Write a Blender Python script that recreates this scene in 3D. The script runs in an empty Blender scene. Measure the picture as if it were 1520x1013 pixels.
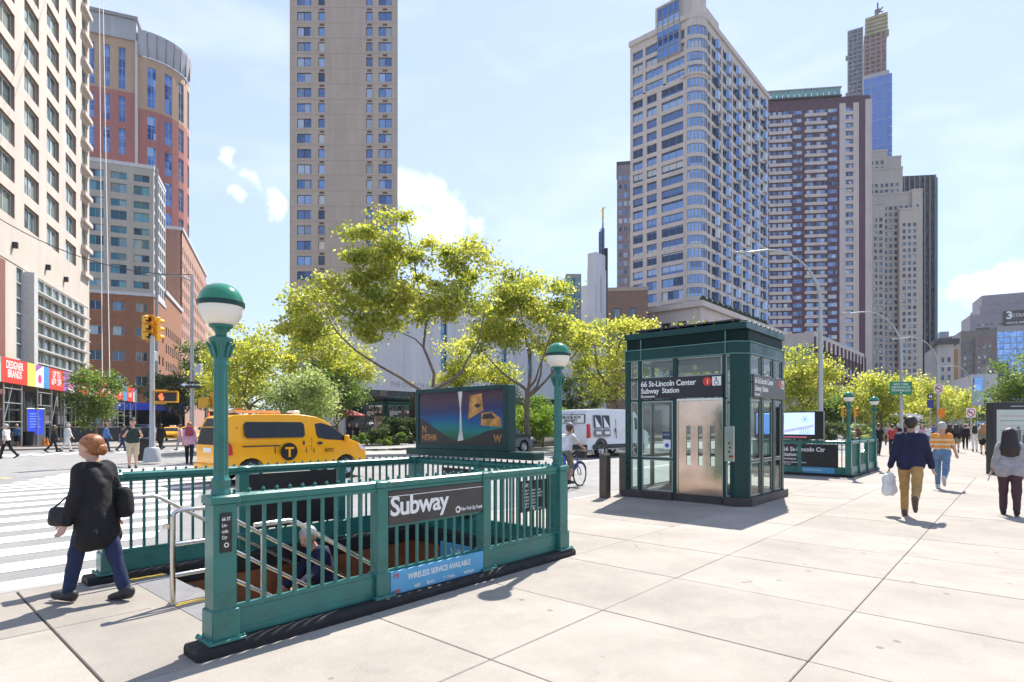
import bpy, bmesh, math, random
import numpy as np
from mathutils import Matrix, Vector
R_ = math.radians
SC = bpy.context.scene
COL = SC.collection
random.seed(7)
# ---------------------------------------------------------------- camera, sky, sun, exposure
HC = 1.68                       # eye height over the pavement
AZ = 41.5                       # the street (+X) runs 41.5 degrees right of the view axis
CA, SA = math.cos(R_(AZ)), math.sin(R_(AZ))
FPX, CX, HY = 859.0, 760.0, 631.0
cam = bpy.data.cameras.new('camera'); camo = bpy.data.objects.new('camera', cam); COL.objects.link(camo)
camo.location = (0, 0, HC); camo.rotation_euler = (R_(90), 0, R_(AZ - 90))
cam.sensor_width = 36; cam.lens = 36 * FPX / 1520; cam.shift_y = (HY - 506.5) / 1520
cam.clip_start = 0.05; cam.clip_end = 6000
SC.camera = camo
SUN_AZ, SUN_EL = 17.9, 53.5     # degrees from +X towards +Y, and height
w = bpy.data.worlds.new('World'); SC.world = w; w.use_nodes = True
nt = w.node_tree; N = nt.nodes; Lk = nt.links
bgn = N['Background']; bgn.inputs[1].default_value = 0.11
sky = N.new('ShaderNodeTexSky'); sky.sky_type = 'NISHITA'; sky.sun_disc = False
sky.sun_elevation = R_(SUN_EL); sky.sun_rotation = R_(90 - SUN_AZ)
sky.air_density = 1.0; sky.dust_density = 0.25; sky.ozone_density = 2.0; sky.altitude = 0
tcw = N.new('ShaderNodeTexCoord')
def vm(op, a, b=None):
    n = N.new('ShaderNodeVectorMath'); n.operation = op
    for i, v in enumerate((a, b)):
        if v is None: continue
        if hasattr(v, 'is_output'): Lk.new(v, n.inputs[i])
        else: n.inputs[i].default_value = v
    return n
def mth(op, a, b=None, clamp=False):
    n = N.new('ShaderNodeMath'); n.operation = op; n.use_clamp = clamp
    for i, v in enumerate((a, b)):
        if v is None: continue
        if hasattr(v, 'is_output'): Lk.new(v, n.inputs[i])
        else: n.inputs[i].default_value = v
    return n.outputs[0]
def pixdir(px, py):
    k, h = (px - CX) / FPX, (HY - py) / FPX
    v = Vector((CA + k * SA, SA - k * CA, h)); v.normalize(); return v
nz = N.new('ShaderNodeTexNoise'); nz.inputs['Scale'].default_value = 16; nz.inputs['Detail'].default_value = 8; nz.inputs['Roughness'].default_value = .62
Lk.new(tcw.outputs['Generated'], nz.inputs['Vector'])
# cumulus: a few puffs at the places where the sky shows them
wz_ = N.new('ShaderNodeTexNoise'); wz_.inputs['Scale'].default_value = 14; wz_.inputs['Detail'].default_value = 6; wz_.inputs['Roughness'].default_value = .6; Lk.new(tcw.outputs['Generated'], wz_.inputs['Vector'])
wdir = vm('ADD', tcw.outputs['Generated'], vm('MULTIPLY', vm('SUBTRACT', wz_.outputs['Color'], (.5, .5, .5)).outputs[0], (.075, .075, .055)).outputs[0]).outputs[0]
tot = None
for px, py, rad, amp in ((340,243,.020,1), (372,270,.022,.75), (405,300,.026,1), (352,292,.018,.8), (600,285,.034,1.0), (640,290,.032,1.0), (668,325,.040,1.15),
                         (628,330,.03,1.), (710,335,.025,.8), (1452,428,.025,1.0), (1490,426,.03,1.1), (1425,430,.02,.8)):
    d = vm('DISTANCE', wdir, tuple(pixdir(px, py))).outputs['Value']
    m_ = mth('MULTIPLY', mth('SUBTRACT', 1.0, mth('DIVIDE', d, rad * (1.25 if px < 500 else 1.5)), True), amp)
    tot = m_ if tot is None else mth('MAXIMUM', tot, m_)
pf = mth('MULTIPLY', mth('SUBTRACT', mth('ADD', tot, mth('MULTIPLY', nz.outputs['Fac'], 1.35)), 1.0), 1.3, True)
pf = mth('MULTIPLY', pf, mth('MULTIPLY', tot, 6.0, True))
# thin high streaks over the whole sky
mpw = N.new('ShaderNodeMapping'); mpw.inputs['Scale'].default_value = (3.0, 3.0, 9.0); mpw.inputs['Rotation'].default_value = (0.35, 0.25, .4)
Lk.new(tcw.outputs['Generated'], mpw.inputs['Vector'])
nz2 = N.new('ShaderNodeTexNoise'); nz2.inputs['Scale'].default_value = 1.3; nz2.inputs['Detail'].default_value = 7; nz2.inputs['Roughness'].default_value = .55; nz2.inputs['Distortion'].default_value = .6
Lk.new(mpw.outputs['Vector'], nz2.inputs['Vector'])
ci = mth('MULTIPLY', mth('SUBTRACT', nz2.outputs['Fac'], .50), 1.9, True)
cl = mth('MAXIMUM', pf, mth('MULTIPLY', ci, .30))
veil = N.new('ShaderNodeMix'); veil.data_type = 'RGBA'; veil.inputs['Factor'].default_value = .66; Lk.new(sky.outputs['Color'], veil.inputs['A']); veil.inputs['B'].default_value = (2.75, 3.4, 5.1, 1)
mixw = N.new('ShaderNodeMix'); mixw.data_type = 'RGBA'
Lk.new(cl, mixw.inputs['Factor']); Lk.new(veil.outputs['Result'], mixw.inputs['A']); mixw.inputs['B'].default_value = (8.2, 8.5, 8.9, 1)
Lk.new(mixw.outputs['Result'], bgn.inputs[0])
sl = bpy.data.lights.new('sun', 'SUN'); sl.energy = 4.7; sl.angle = R_(.53); sl.color = (1, .95, .87)
so = bpy.data.objects.new('sun', sl); COL.objects.link(so)
sdir = Vector((math.cos(R_(SUN_EL)) * math.cos(R_(SUN_AZ)), math.cos(R_(SUN_EL)) * math.sin(R_(SUN_AZ)), math.sin(R_(SUN_EL))))
so.rotation_euler = sdir.to_track_quat('Z', 'Y').to_euler(); so.location = (0, 0, 60)
SC.view_settings.view_transform = 'Standard'; SC.view_settings.look = 'None'; SC.view_settings.gamma = 1
SC.view_settings.use_curve_mapping = False; SC.view_settings.exposure = 1.04
SC.cycles.max_bounces = 8; SC.cycles.transparent_max_bounces = 16; SC.cycles.diffuse_bounces = 4; SC.cycles.glossy_bounces = 4
SC.cycles.use_denoising = True; SC.cycles.caustics_reflective = False; SC.cycles.caustics_refractive = False
# ---------------------------------------------------------------- helpers
def G(px, py, zg=0.0):
    """ground point (height zg) seen at pixel (px, py) of the 1520 px photograph"""
    z = FPX * (HC - zg) / (py - HY); return W(px, z)
def W(px, z):
    xr = (px - CX) / FPX * z; return Vector((z * CA + xr * SA, z * SA - xr * CA, 0))
def ZZ(py, z): return HC + (HY - py) / FPX * z
def ang(th): return R_(AZ - th)          # world rotation of a direction th degrees right of the view axis
def roadz(y):
    if y < 18: return -.10 + .20 * (y - 7.75) / 10.25
    return .10 - .10 * min(1, (y - 18) / 6.5)
MATS = {}
def mat(name, col, rough=.6, metal=0, var=.12, nscale=3.0, bump=.0, bscale=40., spec=.5, coat=0, emit=None, estr=1.0, rnd=0., streak=0., chips=None):
    if name in MATS: return MATS[name]
    m = bpy.data.materials.new(name); m.use_nodes = True; t = m.node_tree; b = t.nodes['Principled BSDF']
    b.inputs['Roughness'].default_value = rough; b.inputs['Metallic'].default_value = metal
    b.inputs['Specular IOR Level'].default_value = spec; b.inputs['Coat Weight'].default_value = coat
    tc = t.nodes.new('ShaderNodeTexCoord'); n = t.nodes.new('ShaderNodeTexNoise'); n.inputs['Scale'].default_value = nscale; n.inputs['Detail'].default_value = 6; n.inputs['Roughness'].default_value = .65
    t.links.new(tc.outputs['Object'], n.inputs['Vector'])
    r = t.nodes.new('ShaderNodeMapRange'); r.inputs[1].default_value = .3; r.inputs[2].default_value = .7; r.inputs[3].default_value = 1 - var; r.inputs[4].default_value = 1 + var
    t.links.new(n.outputs['Fac'], r.inputs[0])
    v = t.nodes.new('ShaderNodeHueSaturation'); v.inputs['Color'].default_value = (*col, 1)
    if rnd:
        oi = t.nodes.new('ShaderNodeObjectInfo'); r2 = t.nodes.new('ShaderNodeMapRange'); r2.inputs[3].default_value = 1 - rnd; r2.inputs[4].default_value = 1 + rnd
        t.links.new(oi.outputs['Random'], r2.inputs[0]); mu = t.nodes.new('ShaderNodeMath'); mu.operation = 'MULTIPLY'
        t.links.new(r.outputs[0], mu.inputs[0]); t.links.new(r2.outputs[0], mu.inputs[1]); t.links.new(mu.outputs[0], v.inputs['Value'])
    else: t.links.new(r.outputs[0], v.inputs['Value'])
    t.links.new(v.outputs[0], b.inputs['Base Color'])
    if streak:
        ms = t.nodes.new('ShaderNodeMapping'); ms.inputs['Scale'].default_value = (.55, .55, .035); t.links.new(tc.outputs['Object'], ms.inputs[0]); ns_ = t.nodes.new('ShaderNodeTexNoise'); ns_.inputs['Scale'].default_value = 1.6; ns_.inputs['Detail'].default_value = 7; ns_.inputs['Roughness'].default_value = .6
        t.links.new(ms.outputs[0], ns_.inputs['Vector']); rs_ = t.nodes.new('ShaderNodeMapRange'); rs_.inputs[1].default_value = .3; rs_.inputs[2].default_value = .7; rs_.inputs[3].default_value = 1 - streak; rs_.inputs[4].default_value = 1 + streak * .6
        t.links.new(ns_.outputs['Fac'], rs_.inputs[0]); h2 = t.nodes.new('ShaderNodeHueSaturation'); t.links.new(v.outputs[0], h2.inputs['Color']); t.links.new(rs_.outputs[0], h2.inputs['Value']); t.links.new(h2.outputs[0], b.inputs['Base Color'])
    if chips:
        nc = t.nodes.new('ShaderNodeTexNoise'); nc.inputs['Scale'].default_value = 11; nc.inputs['Detail'].default_value = 9; nc.inputs['Roughness'].default_value = .72; gp = t.nodes.new('ShaderNodeNewGeometry'); t.links.new(gp.outputs['Position'], nc.inputs['Vector'])
        rc = t.nodes.new('ShaderNodeMapRange'); rc.inputs[1].default_value = .645; rc.inputs[2].default_value = .69; t.links.new(nc.outputs['Fac'], rc.inputs[0]); mc = t.nodes.new('ShaderNodeMix'); mc.data_type = 'RGBA'
        t.links.new(rc.outputs[0], mc.inputs['Factor']); t.links.new(v.outputs[0], mc.inputs['A']); mc.inputs['B'].default_value = (*chips, 1); t.links.new(mc.outputs['Result'], b.inputs['Base Color'])
        rg = t.nodes.new('ShaderNodeMapRange'); rg.inputs[1].default_value = .35; rg.inputs[2].default_value = .65; rg.inputs[3].default_value = rough * .8; rg.inputs[4].default_value = rough * 1.7; t.links.new(n.outputs['Fac'], rg.inputs[0]); t.links.new(rg.outputs[0], b.inputs['Roughness'])
    if bump:
        n2 = t.nodes.new('ShaderNodeTexNoise'); n2.inputs['Scale'].default_value = bscale; n2.inputs['Detail'].default_value = 4
        t.links.new(tc.outputs['Object'], n2.inputs['Vector']); bp = t.nodes.new('ShaderNodeBump'); bp.inputs['Strength'].default_value = bump; bp.inputs['Distance'].default_value = .02
        t.links.new(n2.outputs['Fac'], bp.inputs['Height']); t.links.new(bp.outputs[0], b.inputs['Normal'])
    if emit: b.inputs['Emission Color'].default_value = (*emit, 1); b.inputs['Emission Strength'].default_value = estr
    MATS[name] = m; return m
def winglass(name, cols, rough=.06, wavy=0., wscale=.6, metal=.55):
    """window glass: each pane its own tint (sky seen in it, dark rooms, drawn blinds)"""
    if name in MATS: return MATS[name]
    m = bpy.data.materials.new(name); m.use_nodes = True; t = m.node_tree; b = t.nodes['Principled BSDF']
    oi = t.nodes.new('ShaderNodeObjectInfo'); tc = t.nodes.new('ShaderNodeTexCoord')
    wn = t.nodes.new('ShaderNodeTexWhiteNoise'); wn.noise_dimensions = '4D'
    sn = t.nodes.new('ShaderNodeVectorMath'); sn.operation = 'SNAP'; sn.inputs[1].default_value = (1.37, 50, 1.9)
    t.links.new(tc.outputs['Object'], sn.inputs[0]); t.links.new(sn.outputs[0], wn.inputs['Vector']); t.links.new(oi.outputs['Random'], wn.inputs['W'])
    cr = t.nodes.new('ShaderNodeValToRGB'); cr.color_ramp.interpolation = 'CONSTANT'
    while len(cr.color_ramp.elements) > 1: cr.color_ramp.elements.remove(cr.color_ramp.elements[0])
    for i, (p, c) in enumerate(cols):
        e = cr.color_ramp.elements[0] if i == 0 else cr.color_ramp.elements.new(p)
        e.position = p; e.color = (*c, 1)
    t.links.new(wn.outputs['Value'], cr.inputs[0]); t.links.new(cr.outputs[0], b.inputs['Base Color'])
    b.inputs['Metallic'].default_value = metal; b.inputs['Roughness'].default_value = rough
    if wavy:
        n2 = t.nodes.new('ShaderNodeTexNoise'); n2.inputs['Scale'].default_value = wscale; n2.inputs['Detail'].default_value = 1
        ad = t.nodes.new('ShaderNodeVectorMath'); t.links.new(tc.outputs['Object'], ad.inputs[0]); t.links.new(oi.outputs['Location'], ad.inputs[1])
        t.links.new(ad.outputs[0], n2.inputs['Vector']); bp = t.nodes.new('ShaderNodeBump'); bp.inputs['Strength'].default_value = wavy; bp.inputs['Distance'].default_value = .25
        t.links.new(n2.outputs['Fac'], bp.inputs['Height']); t.links.new(bp.outputs[0], b.inputs['Normal'])
    MATS[name] = m; return m
def clearglass(name, tint=(.86, .93, .91), refl=.10):
    m = bpy.data.materials.new(name); m.use_nodes = True; t = m.node_tree; t.nodes.clear()
    o = t.nodes.new('ShaderNodeOutputMaterial'); tr = t.nodes.new('ShaderNodeBsdfTransparent'); tr.inputs[0].default_value = (*tint, 1)
    g = t.nodes.new('ShaderNodeBsdfGlossy'); g.inputs['Roughness'].default_value = .03; fr = t.nodes.new('ShaderNodeFresnel'); fr.inputs[0].default_value = 1.5
    ad = t.nodes.new('ShaderNodeMath'); ad.operation = 'ADD'; ad.use_clamp = True; ad.inputs[1].default_value = refl; mx = t.nodes.new('ShaderNodeMixShader')
    nn = t.nodes.new('ShaderNodeTexNoise'); nn.inputs['Scale'].default_value = 4; t.links.new(fr.outputs[0], ad.inputs[0]); t.links.new(ad.outputs[0], mx.inputs[0])
    rr = t.nodes.new('ShaderNodeMapRange'); rr.inputs[3].default_value = .02; rr.inputs[4].default_value = .09; t.links.new(nn.outputs['Fac'], rr.inputs[0]); t.links.new(rr.outputs[0], g.inputs['Roughness'])
    t.links.new(tr.outputs[0], mx.inputs[1]); t.links.new(g.outputs[0], mx.inputs[2]); t.links.new(mx.outputs[0], o.inputs[0]); return m
def leafmat(name, c0, c1, c2, trans=.5):
    m = bpy.data.materials.new(name); m.use_nodes = True; t = m.node_tree; t.nodes.clear()
    o = t.nodes.new('ShaderNodeOutputMaterial'); at = t.nodes.new('ShaderNodeAttribute'); at.attribute_name = 'tone'
    cr = t.nodes.new('ShaderNodeValToRGB'); cr.color_ramp.elements[0].color = (*c0, 1); cr.color_ramp.elements[1].color = (*c2, 1)
    e = cr.color_ramp.elements.new(.5); e.color = (*c1, 1); t.links.new(at.outputs['Fac'], cr.inputs[0])
    d = t.nodes.new('ShaderNodeBsdfDiffuse'); tl = t.nodes.new('ShaderNodeBsdfTranslucent'); gl = t.nodes.new('ShaderNodeBsdfGlossy'); gl.inputs['Roughness'].default_value = .45
    hs = t.nodes.new('ShaderNodeHueSaturation'); hs.inputs['Value'].default_value = 1.95; hs.inputs['Hue'].default_value = .481; hs.inputs['Saturation'].default_value = 1.05
    t.links.new(cr.outputs[0], d.inputs[0]); t.links.new(cr.outputs[0], hs.inputs['Color']); t.links.new(hs.outputs[0], tl.inputs[0])
    mx = t.nodes.new('ShaderNodeMixShader'); mx.inputs[0].default_value = trans; t.links.new(d.outputs[0], mx.inputs[1]); t.links.new(tl.outputs[0], mx.inputs[2])
    m2 = t.nodes.new('ShaderNodeMixShader'); m2.inputs[0].default_value = .05; t.links.new(mx.outputs[0], m2.inputs[1]); t.links.new(gl.outputs[0], m2.inputs[2])
    t.links.new(m2.outputs[0], o.inputs[0]); return m
def link(o, parent=None):
    COL.objects.link(o)
    if parent is not None: o.parent = parent
    return o
def tag(o, label=None, cat=None, group=None, kind=None):
    for k, v in (('label', label), ('category', cat), ('group', group), ('kind', kind)):
        if v: o[k] = v
    return o
def thing(name, label, cat, loc=(0, 0, 0), rz=0, group=None):
    o = bpy.data.objects.new(name, None); o.empty_display_size = .2; o.location = loc; o.rotation_euler = (0, 0, rz)
    link(o); return tag(o, label, cat, group)
def inst(name, me, parent, loc=(0, 0, 0), rot=(0, 0, 0), scale=None):
    o = bpy.data.objects.new(name, me); o.location = loc; o.rotation_euler = rot
    if scale: o.scale = scale
    return link(o, parent)
def dup(root, loc, rz, label, group=None, scale=None):
    r = root.copy(); COL.objects.link(r); r.location = loc; r.rotation_euler = (0, 0, rz); r['label'] = label
    if group: r['group'] = group
    if scale: r.scale = (scale,) * 3
    for ch in list(root.children):
        c = ch.copy(); COL.objects.link(c); c.parent = r
        for g in ch.children:
            d = g.copy(); COL.objects.link(d); d.parent = c
    return r
class MB:
    def __init__(s): s.v = []; s.f = []; s.m = []
    def add(s, vs, fs, mi=0):
        b = len(s.v); s.v += [tuple(p) for p in vs]; s.f += [tuple(b + i for i in f) for f in fs]; s.m += [mi] * len(fs); return s
    def quad(s, a, b, c, d, mi=0): return s.add((a, b, c, d), ((0, 1, 2, 3),), mi)
    def box(s, x0, y0, z0, x1, y1, z1, mi=0):
        return s.add([(x, y, z) for z in (z0, z1) for y in (y0, y1) for x in (x0, x1)],
                     ((0, 2, 3, 1), (4, 5, 7, 6), (0, 1, 5, 4), (2, 6, 7, 3), (0, 4, 6, 2), (1, 3, 7, 5)), mi)
    def bbox(s, x0, y0, z0, x1, y1, z1, b, mi=0):
        """box with its upright edges and top edges chamfered by b"""
        def ring(x0, y0, x1, y1, b, z): return [(x0 + b, y0, z), (x1 - b, y0, z), (x1, y0 + b, z), (x1, y1 - b, z), (x1 - b, y1, z), (x0 + b, y1, z), (x0, y1 - b, z), (x0, y0 + b, z)]
        vs = ring(x0, y0, x1, y1, b, z0) + ring(x0, y0, x1, y1, b, z1 - b) + ring(x0 + b, y0 + b, x1 - b, y1 - b, b * .5, z1)
        fs = [tuple(range(7, -1, -1)), tuple(range(16, 24))]
        for r in (0, 8):
            for i in range(8): j = (i + 1) % 8; fs.append((r + i, r + j, r + 8 + j, r + 8 + i))
        return s.add(vs, fs, mi)
    def tube(s, pts, r, n=8, mi=0, cap=True):
        pts = [Vector(p) for p in pts]; k = len(pts); rs = r if isinstance(r, (list, tuple)) else [r] * k
        vs = []; up = None
        for i, p in enumerate(pts):
            d = (pts[min(i + 1, k - 1)] - pts[max(i - 1, 0)]).normalized()
            if up is None: up = Vector((0, 0, 1)) if abs(d.z) < .9 else Vector((1, 0, 0))
            a = d.cross(up); a.normalize(); b = a.cross(d); up = b
            vs += [p + (a * math.cos(t) + b * math.sin(t)) * rs[i] for t in [2 * math.pi * j / n for j in range(n)]]
        fs = [(i * n + j, i * n + (j + 1) % n, (i + 1) * n + (j + 1) % n, (i + 1) * n + j) for i in range(k - 1) for j in range(n)]
        if cap: fs += [tuple(range(n - 1, -1, -1)), tuple((k - 1) * n + j for j in range(n))]
        return s.add(vs, fs, mi)
    def lathe(s, prof, c=(0, 0, 0), n=20, mi=0, seg=None, closed=False):
        vs = [(c[0] + r * math.cos(2 * math.pi * j / n), c[1] + r * math.sin(2 * math.pi * j / n), c[2] + z) for r, z in prof for j in range(n)]
        k = len(prof); b = len(s.v); s.v += vs
        for i in range(k - 1):
            mm = mi if seg is None else seg[i]
            for j in range(n):
                s.f.append((b + i * n + j, b + i * n + (j + 1) % n, b + (i + 1) * n + (j + 1) % n, b + (i + 1) * n + j)); s.m.append(mm)
        return s
    def prism(s, poly, ax, a0, a1, mi=0):
        """polygon in the two other axes, pushed along axis ax from a0 to a1"""
        def mk(p, a): return {'x': (a, p[0], p[1]), 'y': (p[0], a, p[1]), 'z': (p[0], p[1], a)}[ax]
        n = len(poly); vs = [mk(p, a0) for p in poly] + [mk(p, a1) for p in poly]
        fs = [tuple(range(n - 1, -1, -1)), tuple(range(n, 2 * n))] + [(i, (i + 1) % n, n + (i + 1) % n, n + i) for i in range(n)]
        return s.add(vs, fs, mi)
    def xf(s, M, start=0):
        for i in range(start, len(s.v)): s.v[i] = tuple(M @ Vector(s.v[i]))
        return s
    def mesh(s, name, mats, smooth=None, fix=True):
        me = bpy.data.meshes.new(name); me.from_pydata(s.v, [], s.f)
        for m in (mats if isinstance(mats, (list, tuple)) else [mats]): me.materials.append(m)
        me.polygons.foreach_set('material_index', s.m)
        if fix:
            bm = bmesh.new(); bm.from_mesh(me); bmesh.ops.recalc_face_normals(bm, faces=bm.faces); bm.to_mesh(me); bm.free()
        if smooth:
            me.polygons.foreach_set('use_smooth', [True] * len(me.polygons)); me.set_sharp_from_angle(angle=R_(smooth))
        me.update(); return me
    def build(s, name, mats, parent=None, loc=(0, 0, 0), rot=(0, 0, 0), smooth=None, bevel=0, fix=True):
        o = inst(name, s.mesh(name, mats, smooth, fix), parent, loc, rot)
        if bevel:
            b = o.modifiers.new('bevel', 'BEVEL'); b.width = bevel; b.segments = 2; b.limit_method = 'ANGLE'; b.angle_limit = R_(35); b.harden_normals = False
        return o
FACE = {'-y': (R_(90), 0, 0), '-x': (R_(90), 0, R_(-90)), '+x': (R_(90), 0, R_(90)), '+y': (R_(90), 0, R_(180)), 'up': (0, 0, 0)}
def text(s, size, loc, rot, m, parent, bold=.012, align='LEFT', name='lettering', sx=1.0, spacing=1.0, line=1.0, ext=.0015):
    c = bpy.data.curves.new(name, 'FONT'); c.body = s; c.size = size; c.offset = bold * size; c.extrude = ext; c.align_x = align; c.space_character = spacing; c.space_line = line
    c.resolution_u = 3; c.materials.append(m); o = bpy.data.objects.new(name, c); COL.objects.link(o)
    me = bpy.data.meshes.new_from_object(o); bpy.data.objects.remove(o); me.name = name
    return inst(name, me, parent, loc, FACE[rot] if isinstance(rot, str) else rot, (sx, 1, 1))
def struct(mb, name, mats, **k): return tag(mb.build(name, mats, **k), kind='structure')
# ---------------------------------------------------------------- materials
def concrete(name, col, seams=False):
    m = mat(name, col, .85, var=.10, nscale=1.2, bump=.25, bscale=90, rnd=.085); t = m.node_tree; b = t.nodes['Principled BSDF']
    src = b.inputs['Base Color'].links[0].from_socket
    ge = t.nodes.new('ShaderNodeNewGeometry')
    sp = t.nodes.new('ShaderNodeTexVoronoi'); sp.inputs['Scale'].default_value = 3.3; t.links.new(ge.outputs['Position'], sp.inputs['Vector'])
    r1 = t.nodes.new('ShaderNodeMapRange'); r1.inputs[1].default_value = .07; r1.inputs[2].default_value = .12; r1.inputs[3].default_value = .62; r1.inputs[4].default_value = 0
    wn = t.nodes.new('ShaderNodeMath'); wn.operation = 'GREATER_THAN'; wn.inputs[1].default_value = .62
    sc = t.nodes.new('ShaderNodeSeparateColor'); t.links.new(sp.outputs['Color'], sc.inputs[0]); t.links.new(sc.outputs[0], wn.inputs[0])
    t.links.new(sp.outputs['Distance'], r1.inputs[0]); mu = t.nodes.new('ShaderNodeMath'); mu.operation = 'MULTIPLY'; t.links.new(r1.outputs[0], mu.inputs[0]); t.links.new(wn.outputs[0], mu.inputs[1])
    gr = t.nodes.new('ShaderNodeTexNoise'); gr.inputs['Scale'].default_value = 130; gr.inputs['Detail'].default_value = 3; t.links.new(ge.outputs['Position'], gr.inputs['Vector'])
    bg = t.nodes.new('ShaderNodeTexNoise'); bg.inputs['Scale'].default_value = .55; bg.inputs['Detail'].default_value = 7; bg.inputs['Roughness'].default_value = .7; t.links.new(ge.outputs['Position'], bg.inputs['Vector'])
    r2 = t.nodes.new('ShaderNodeMapRange'); r2.inputs[1].default_value = .3; r2.inputs[2].default_value = .7; r2.inputs[3].default_value = .78; r2.inputs[4].default_value = 1.14; t.links.new(gr.outputs['Fac'], r2.inputs[0])
    r3 = t.nodes.new('ShaderNodeMapRange'); r3.inputs[1].default_value = .3; r3.inputs[2].default_value = .7; r3.inputs[3].default_value = .80; r3.inputs[4].default_value = 1.14; t.links.new(bg.outputs['Fac'], r3.inputs[0])
    m3 = t.nodes.new('ShaderNodeMath'); m3.operation = 'MULTIPLY'; t.links.new(r2.outputs[0], m3.inputs[0]); t.links.new(r3.outputs[0], m3.inputs[1])
    hs = t.nodes.new('ShaderNodeHueSaturation'); t.links.new(src, hs.inputs['Color']); t.links.new(m3.outputs[0], hs.inputs['Value'])
    mx = t.nodes.new('ShaderNodeMix'); mx.data_type = 'RGBA'; t.links.new(mu.outputs[0], mx.inputs['Factor']); t.links.new(hs.outputs[0], mx.inputs['A']); mx.inputs['B'].default_value = (.09, .085, .08, 1)
    # hairline cracks here and there, and broad damp-looking stains
    vc = t.nodes.new('ShaderNodeTexVoronoi'); vc.feature = 'DISTANCE_TO_EDGE'; vc.inputs['Scale'].default_value = .42; wv = t.nodes.new('ShaderNodeTexNoise'); wv.inputs['Scale'].default_value = 2.5; wv.inputs['Detail'].default_value = 5; t.links.new(ge.outputs['Position'], wv.inputs['Vector'])
    va = t.nodes.new('ShaderNodeMix'); va.data_type = 'RGBA'; va.blend_type = 'ADD'; va.inputs['Factor'].default_value = .32; t.links.new(ge.outputs['Position'], va.inputs['A']); t.links.new(wv.outputs['Color'], va.inputs['B']); t.links.new(va.outputs['Result'], vc.inputs['Vector'])
    rk = t.nodes.new('ShaderNodeMapRange'); rk.inputs[1].default_value = .0015; rk.inputs[2].default_value = .005; rk.inputs[3].default_value = .75; rk.inputs[4].default_value = 0; t.links.new(vc.outputs['Distance'], rk.inputs[0])
    mk = t.nodes.new('ShaderNodeTexNoise'); mk.inputs['Scale'].default_value = .33; mk.inputs['Detail'].default_value = 2; t.links.new(ge.outputs['Position'], mk.inputs['Vector']); gk = t.nodes.new('ShaderNodeMapRange'); gk.inputs[1].default_value = .60; gk.inputs[2].default_value = .68; t.links.new(mk.outputs['Fac'], gk.inputs[0])
    mk2 = t.nodes.new('ShaderNodeMath'); mk2.operation = 'MULTIPLY'; t.links.new(rk.outputs[0], mk2.inputs[0]); t.links.new(gk.outputs[0], mk2.inputs[1])
    st_ = t.nodes.new('ShaderNodeTexNoise'); st_.inputs['Scale'].default_value = 1.4; st_.inputs['Detail'].default_value = 9; st_.inputs['Roughness'].default_value = .75; st_.inputs['Distortion'].default_value = .8; t.links.new(ge.outputs['Position'], st_.inputs['Vector'])
    rs = t.nodes.new('ShaderNodeMapRange'); rs.inputs[1].default_value = .57; rs.inputs[2].default_value = .75; rs.inputs[4].default_value = .42; t.links.new(st_.outputs['Fac'], rs.inputs[0])
    m4 = t.nodes.new('ShaderNodeMath'); m4.operation = 'MAXIMUM'; t.links.new(mk2.outputs[0], m4.inputs[0]); t.links.new(rs.outputs[0], m4.inputs[1])
    mx2 = t.nodes.new('ShaderNodeMix'); mx2.data_type = 'RGBA'; t.links.new(m4.outputs[0], mx2.inputs['Factor']); t.links.new(mx.outputs['Result'], mx2.inputs['A']); mx2.inputs['B'].default_value = (col[0] * .48, col[1] * .46, col[2] * .44, 1)
    t.links.new(mx2.outputs['Result'], b.inputs['Base Color']); return m
M_slab = concrete('pavement_concrete', (.325, .29, .25))
M_kerb = concrete('kerb_stone', (.36, .35, .33))
M_asph = concrete('asphalt', (.26, .255, .25)); M_asph.node_tree.nodes['Principled BSDF'].inputs['Roughness'].default_value = .8
M_ground = mat('ground_grey', (.16, .155, .15), .9, var=.2, nscale=.3)
M_white = mat('road_paint', (.74, .73, .70), .7, var=.16, nscale=4, bump=.1)
M_yellow = mat('yellow_paint', (.70, .48, .10), .6, var=.15, nscale=6)
M_joint = mat('joint_dark', (.10, .092, .085), .9)
M_green = mat('green_paint', (.024, .155, .130), .28, var=.22, nscale=3.5, bump=.05, bscale=22, coat=.1, chips=(.012, .06, .05))
M_green2 = mat('dark_green_paint', (.006, .048, .042), .28, var=.15, nscale=2.0, bump=.03, bscale=14, spec=.3, chips=(.02, .085, .075))
M_dome = mat('green_dome', (.012, .20, .10), .16, var=.05, coat=.5)
M_globe = mat('milk_glass', (.80, .77, .68), .25, var=.03)
M_curb = mat('black_painted_kerb', (.026, .025, .026), .6, var=.3, nscale=5, bump=.3, bscale=16, spec=.25, chips=(.10, .095, .09))
M_steel = mat('stainless_steel', (.62, .60, .56), .22, 1, var=.08, nscale=6, bump=.02)
M_door = mat('brushed_door_steel', (.60, .46, .37), .13, .95, var=.12, nscale=1.5, bump=.22, bscale=1.7)  # warm reflection of the pavement is tinted into the steel's base colour
M_black = mat('black_enamel', (.013, .013, .015), .30, var=.1)
M_signbrown = mat('sign_face', (.045, .040, .038), .38, var=.2, nscale=3)
M_whitep = mat('white_print', (.80, .80, .78), .5, var=.03)
M_blue = mat('sign_blue', (.10, .36, .58), .45, var=.06)
M_red = mat('sign_red', (.62, .05, .03), .45, var=.05)
M_rubber = mat('rubber', (.018, .018, .018), .75, var=.2)
M_galv = mat('galvanised', (.42, .43, .43), .42, .5, var=.10, nscale=5)
M_poleg = mat('grey_pole_paint', (.42, .44, .45), .5, .1, var=.08)
M_tyellow = mat('taxi_yellow', (1.0, .44, .003), .25, var=.03, coat=.3, spec=.35)
M_signal = mat('signal_yellow', (.72, .36, .02), .42, var=.06)
M_orange = mat('orange_plastic', (.85, .25, .03), .5, var=.06)
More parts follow.
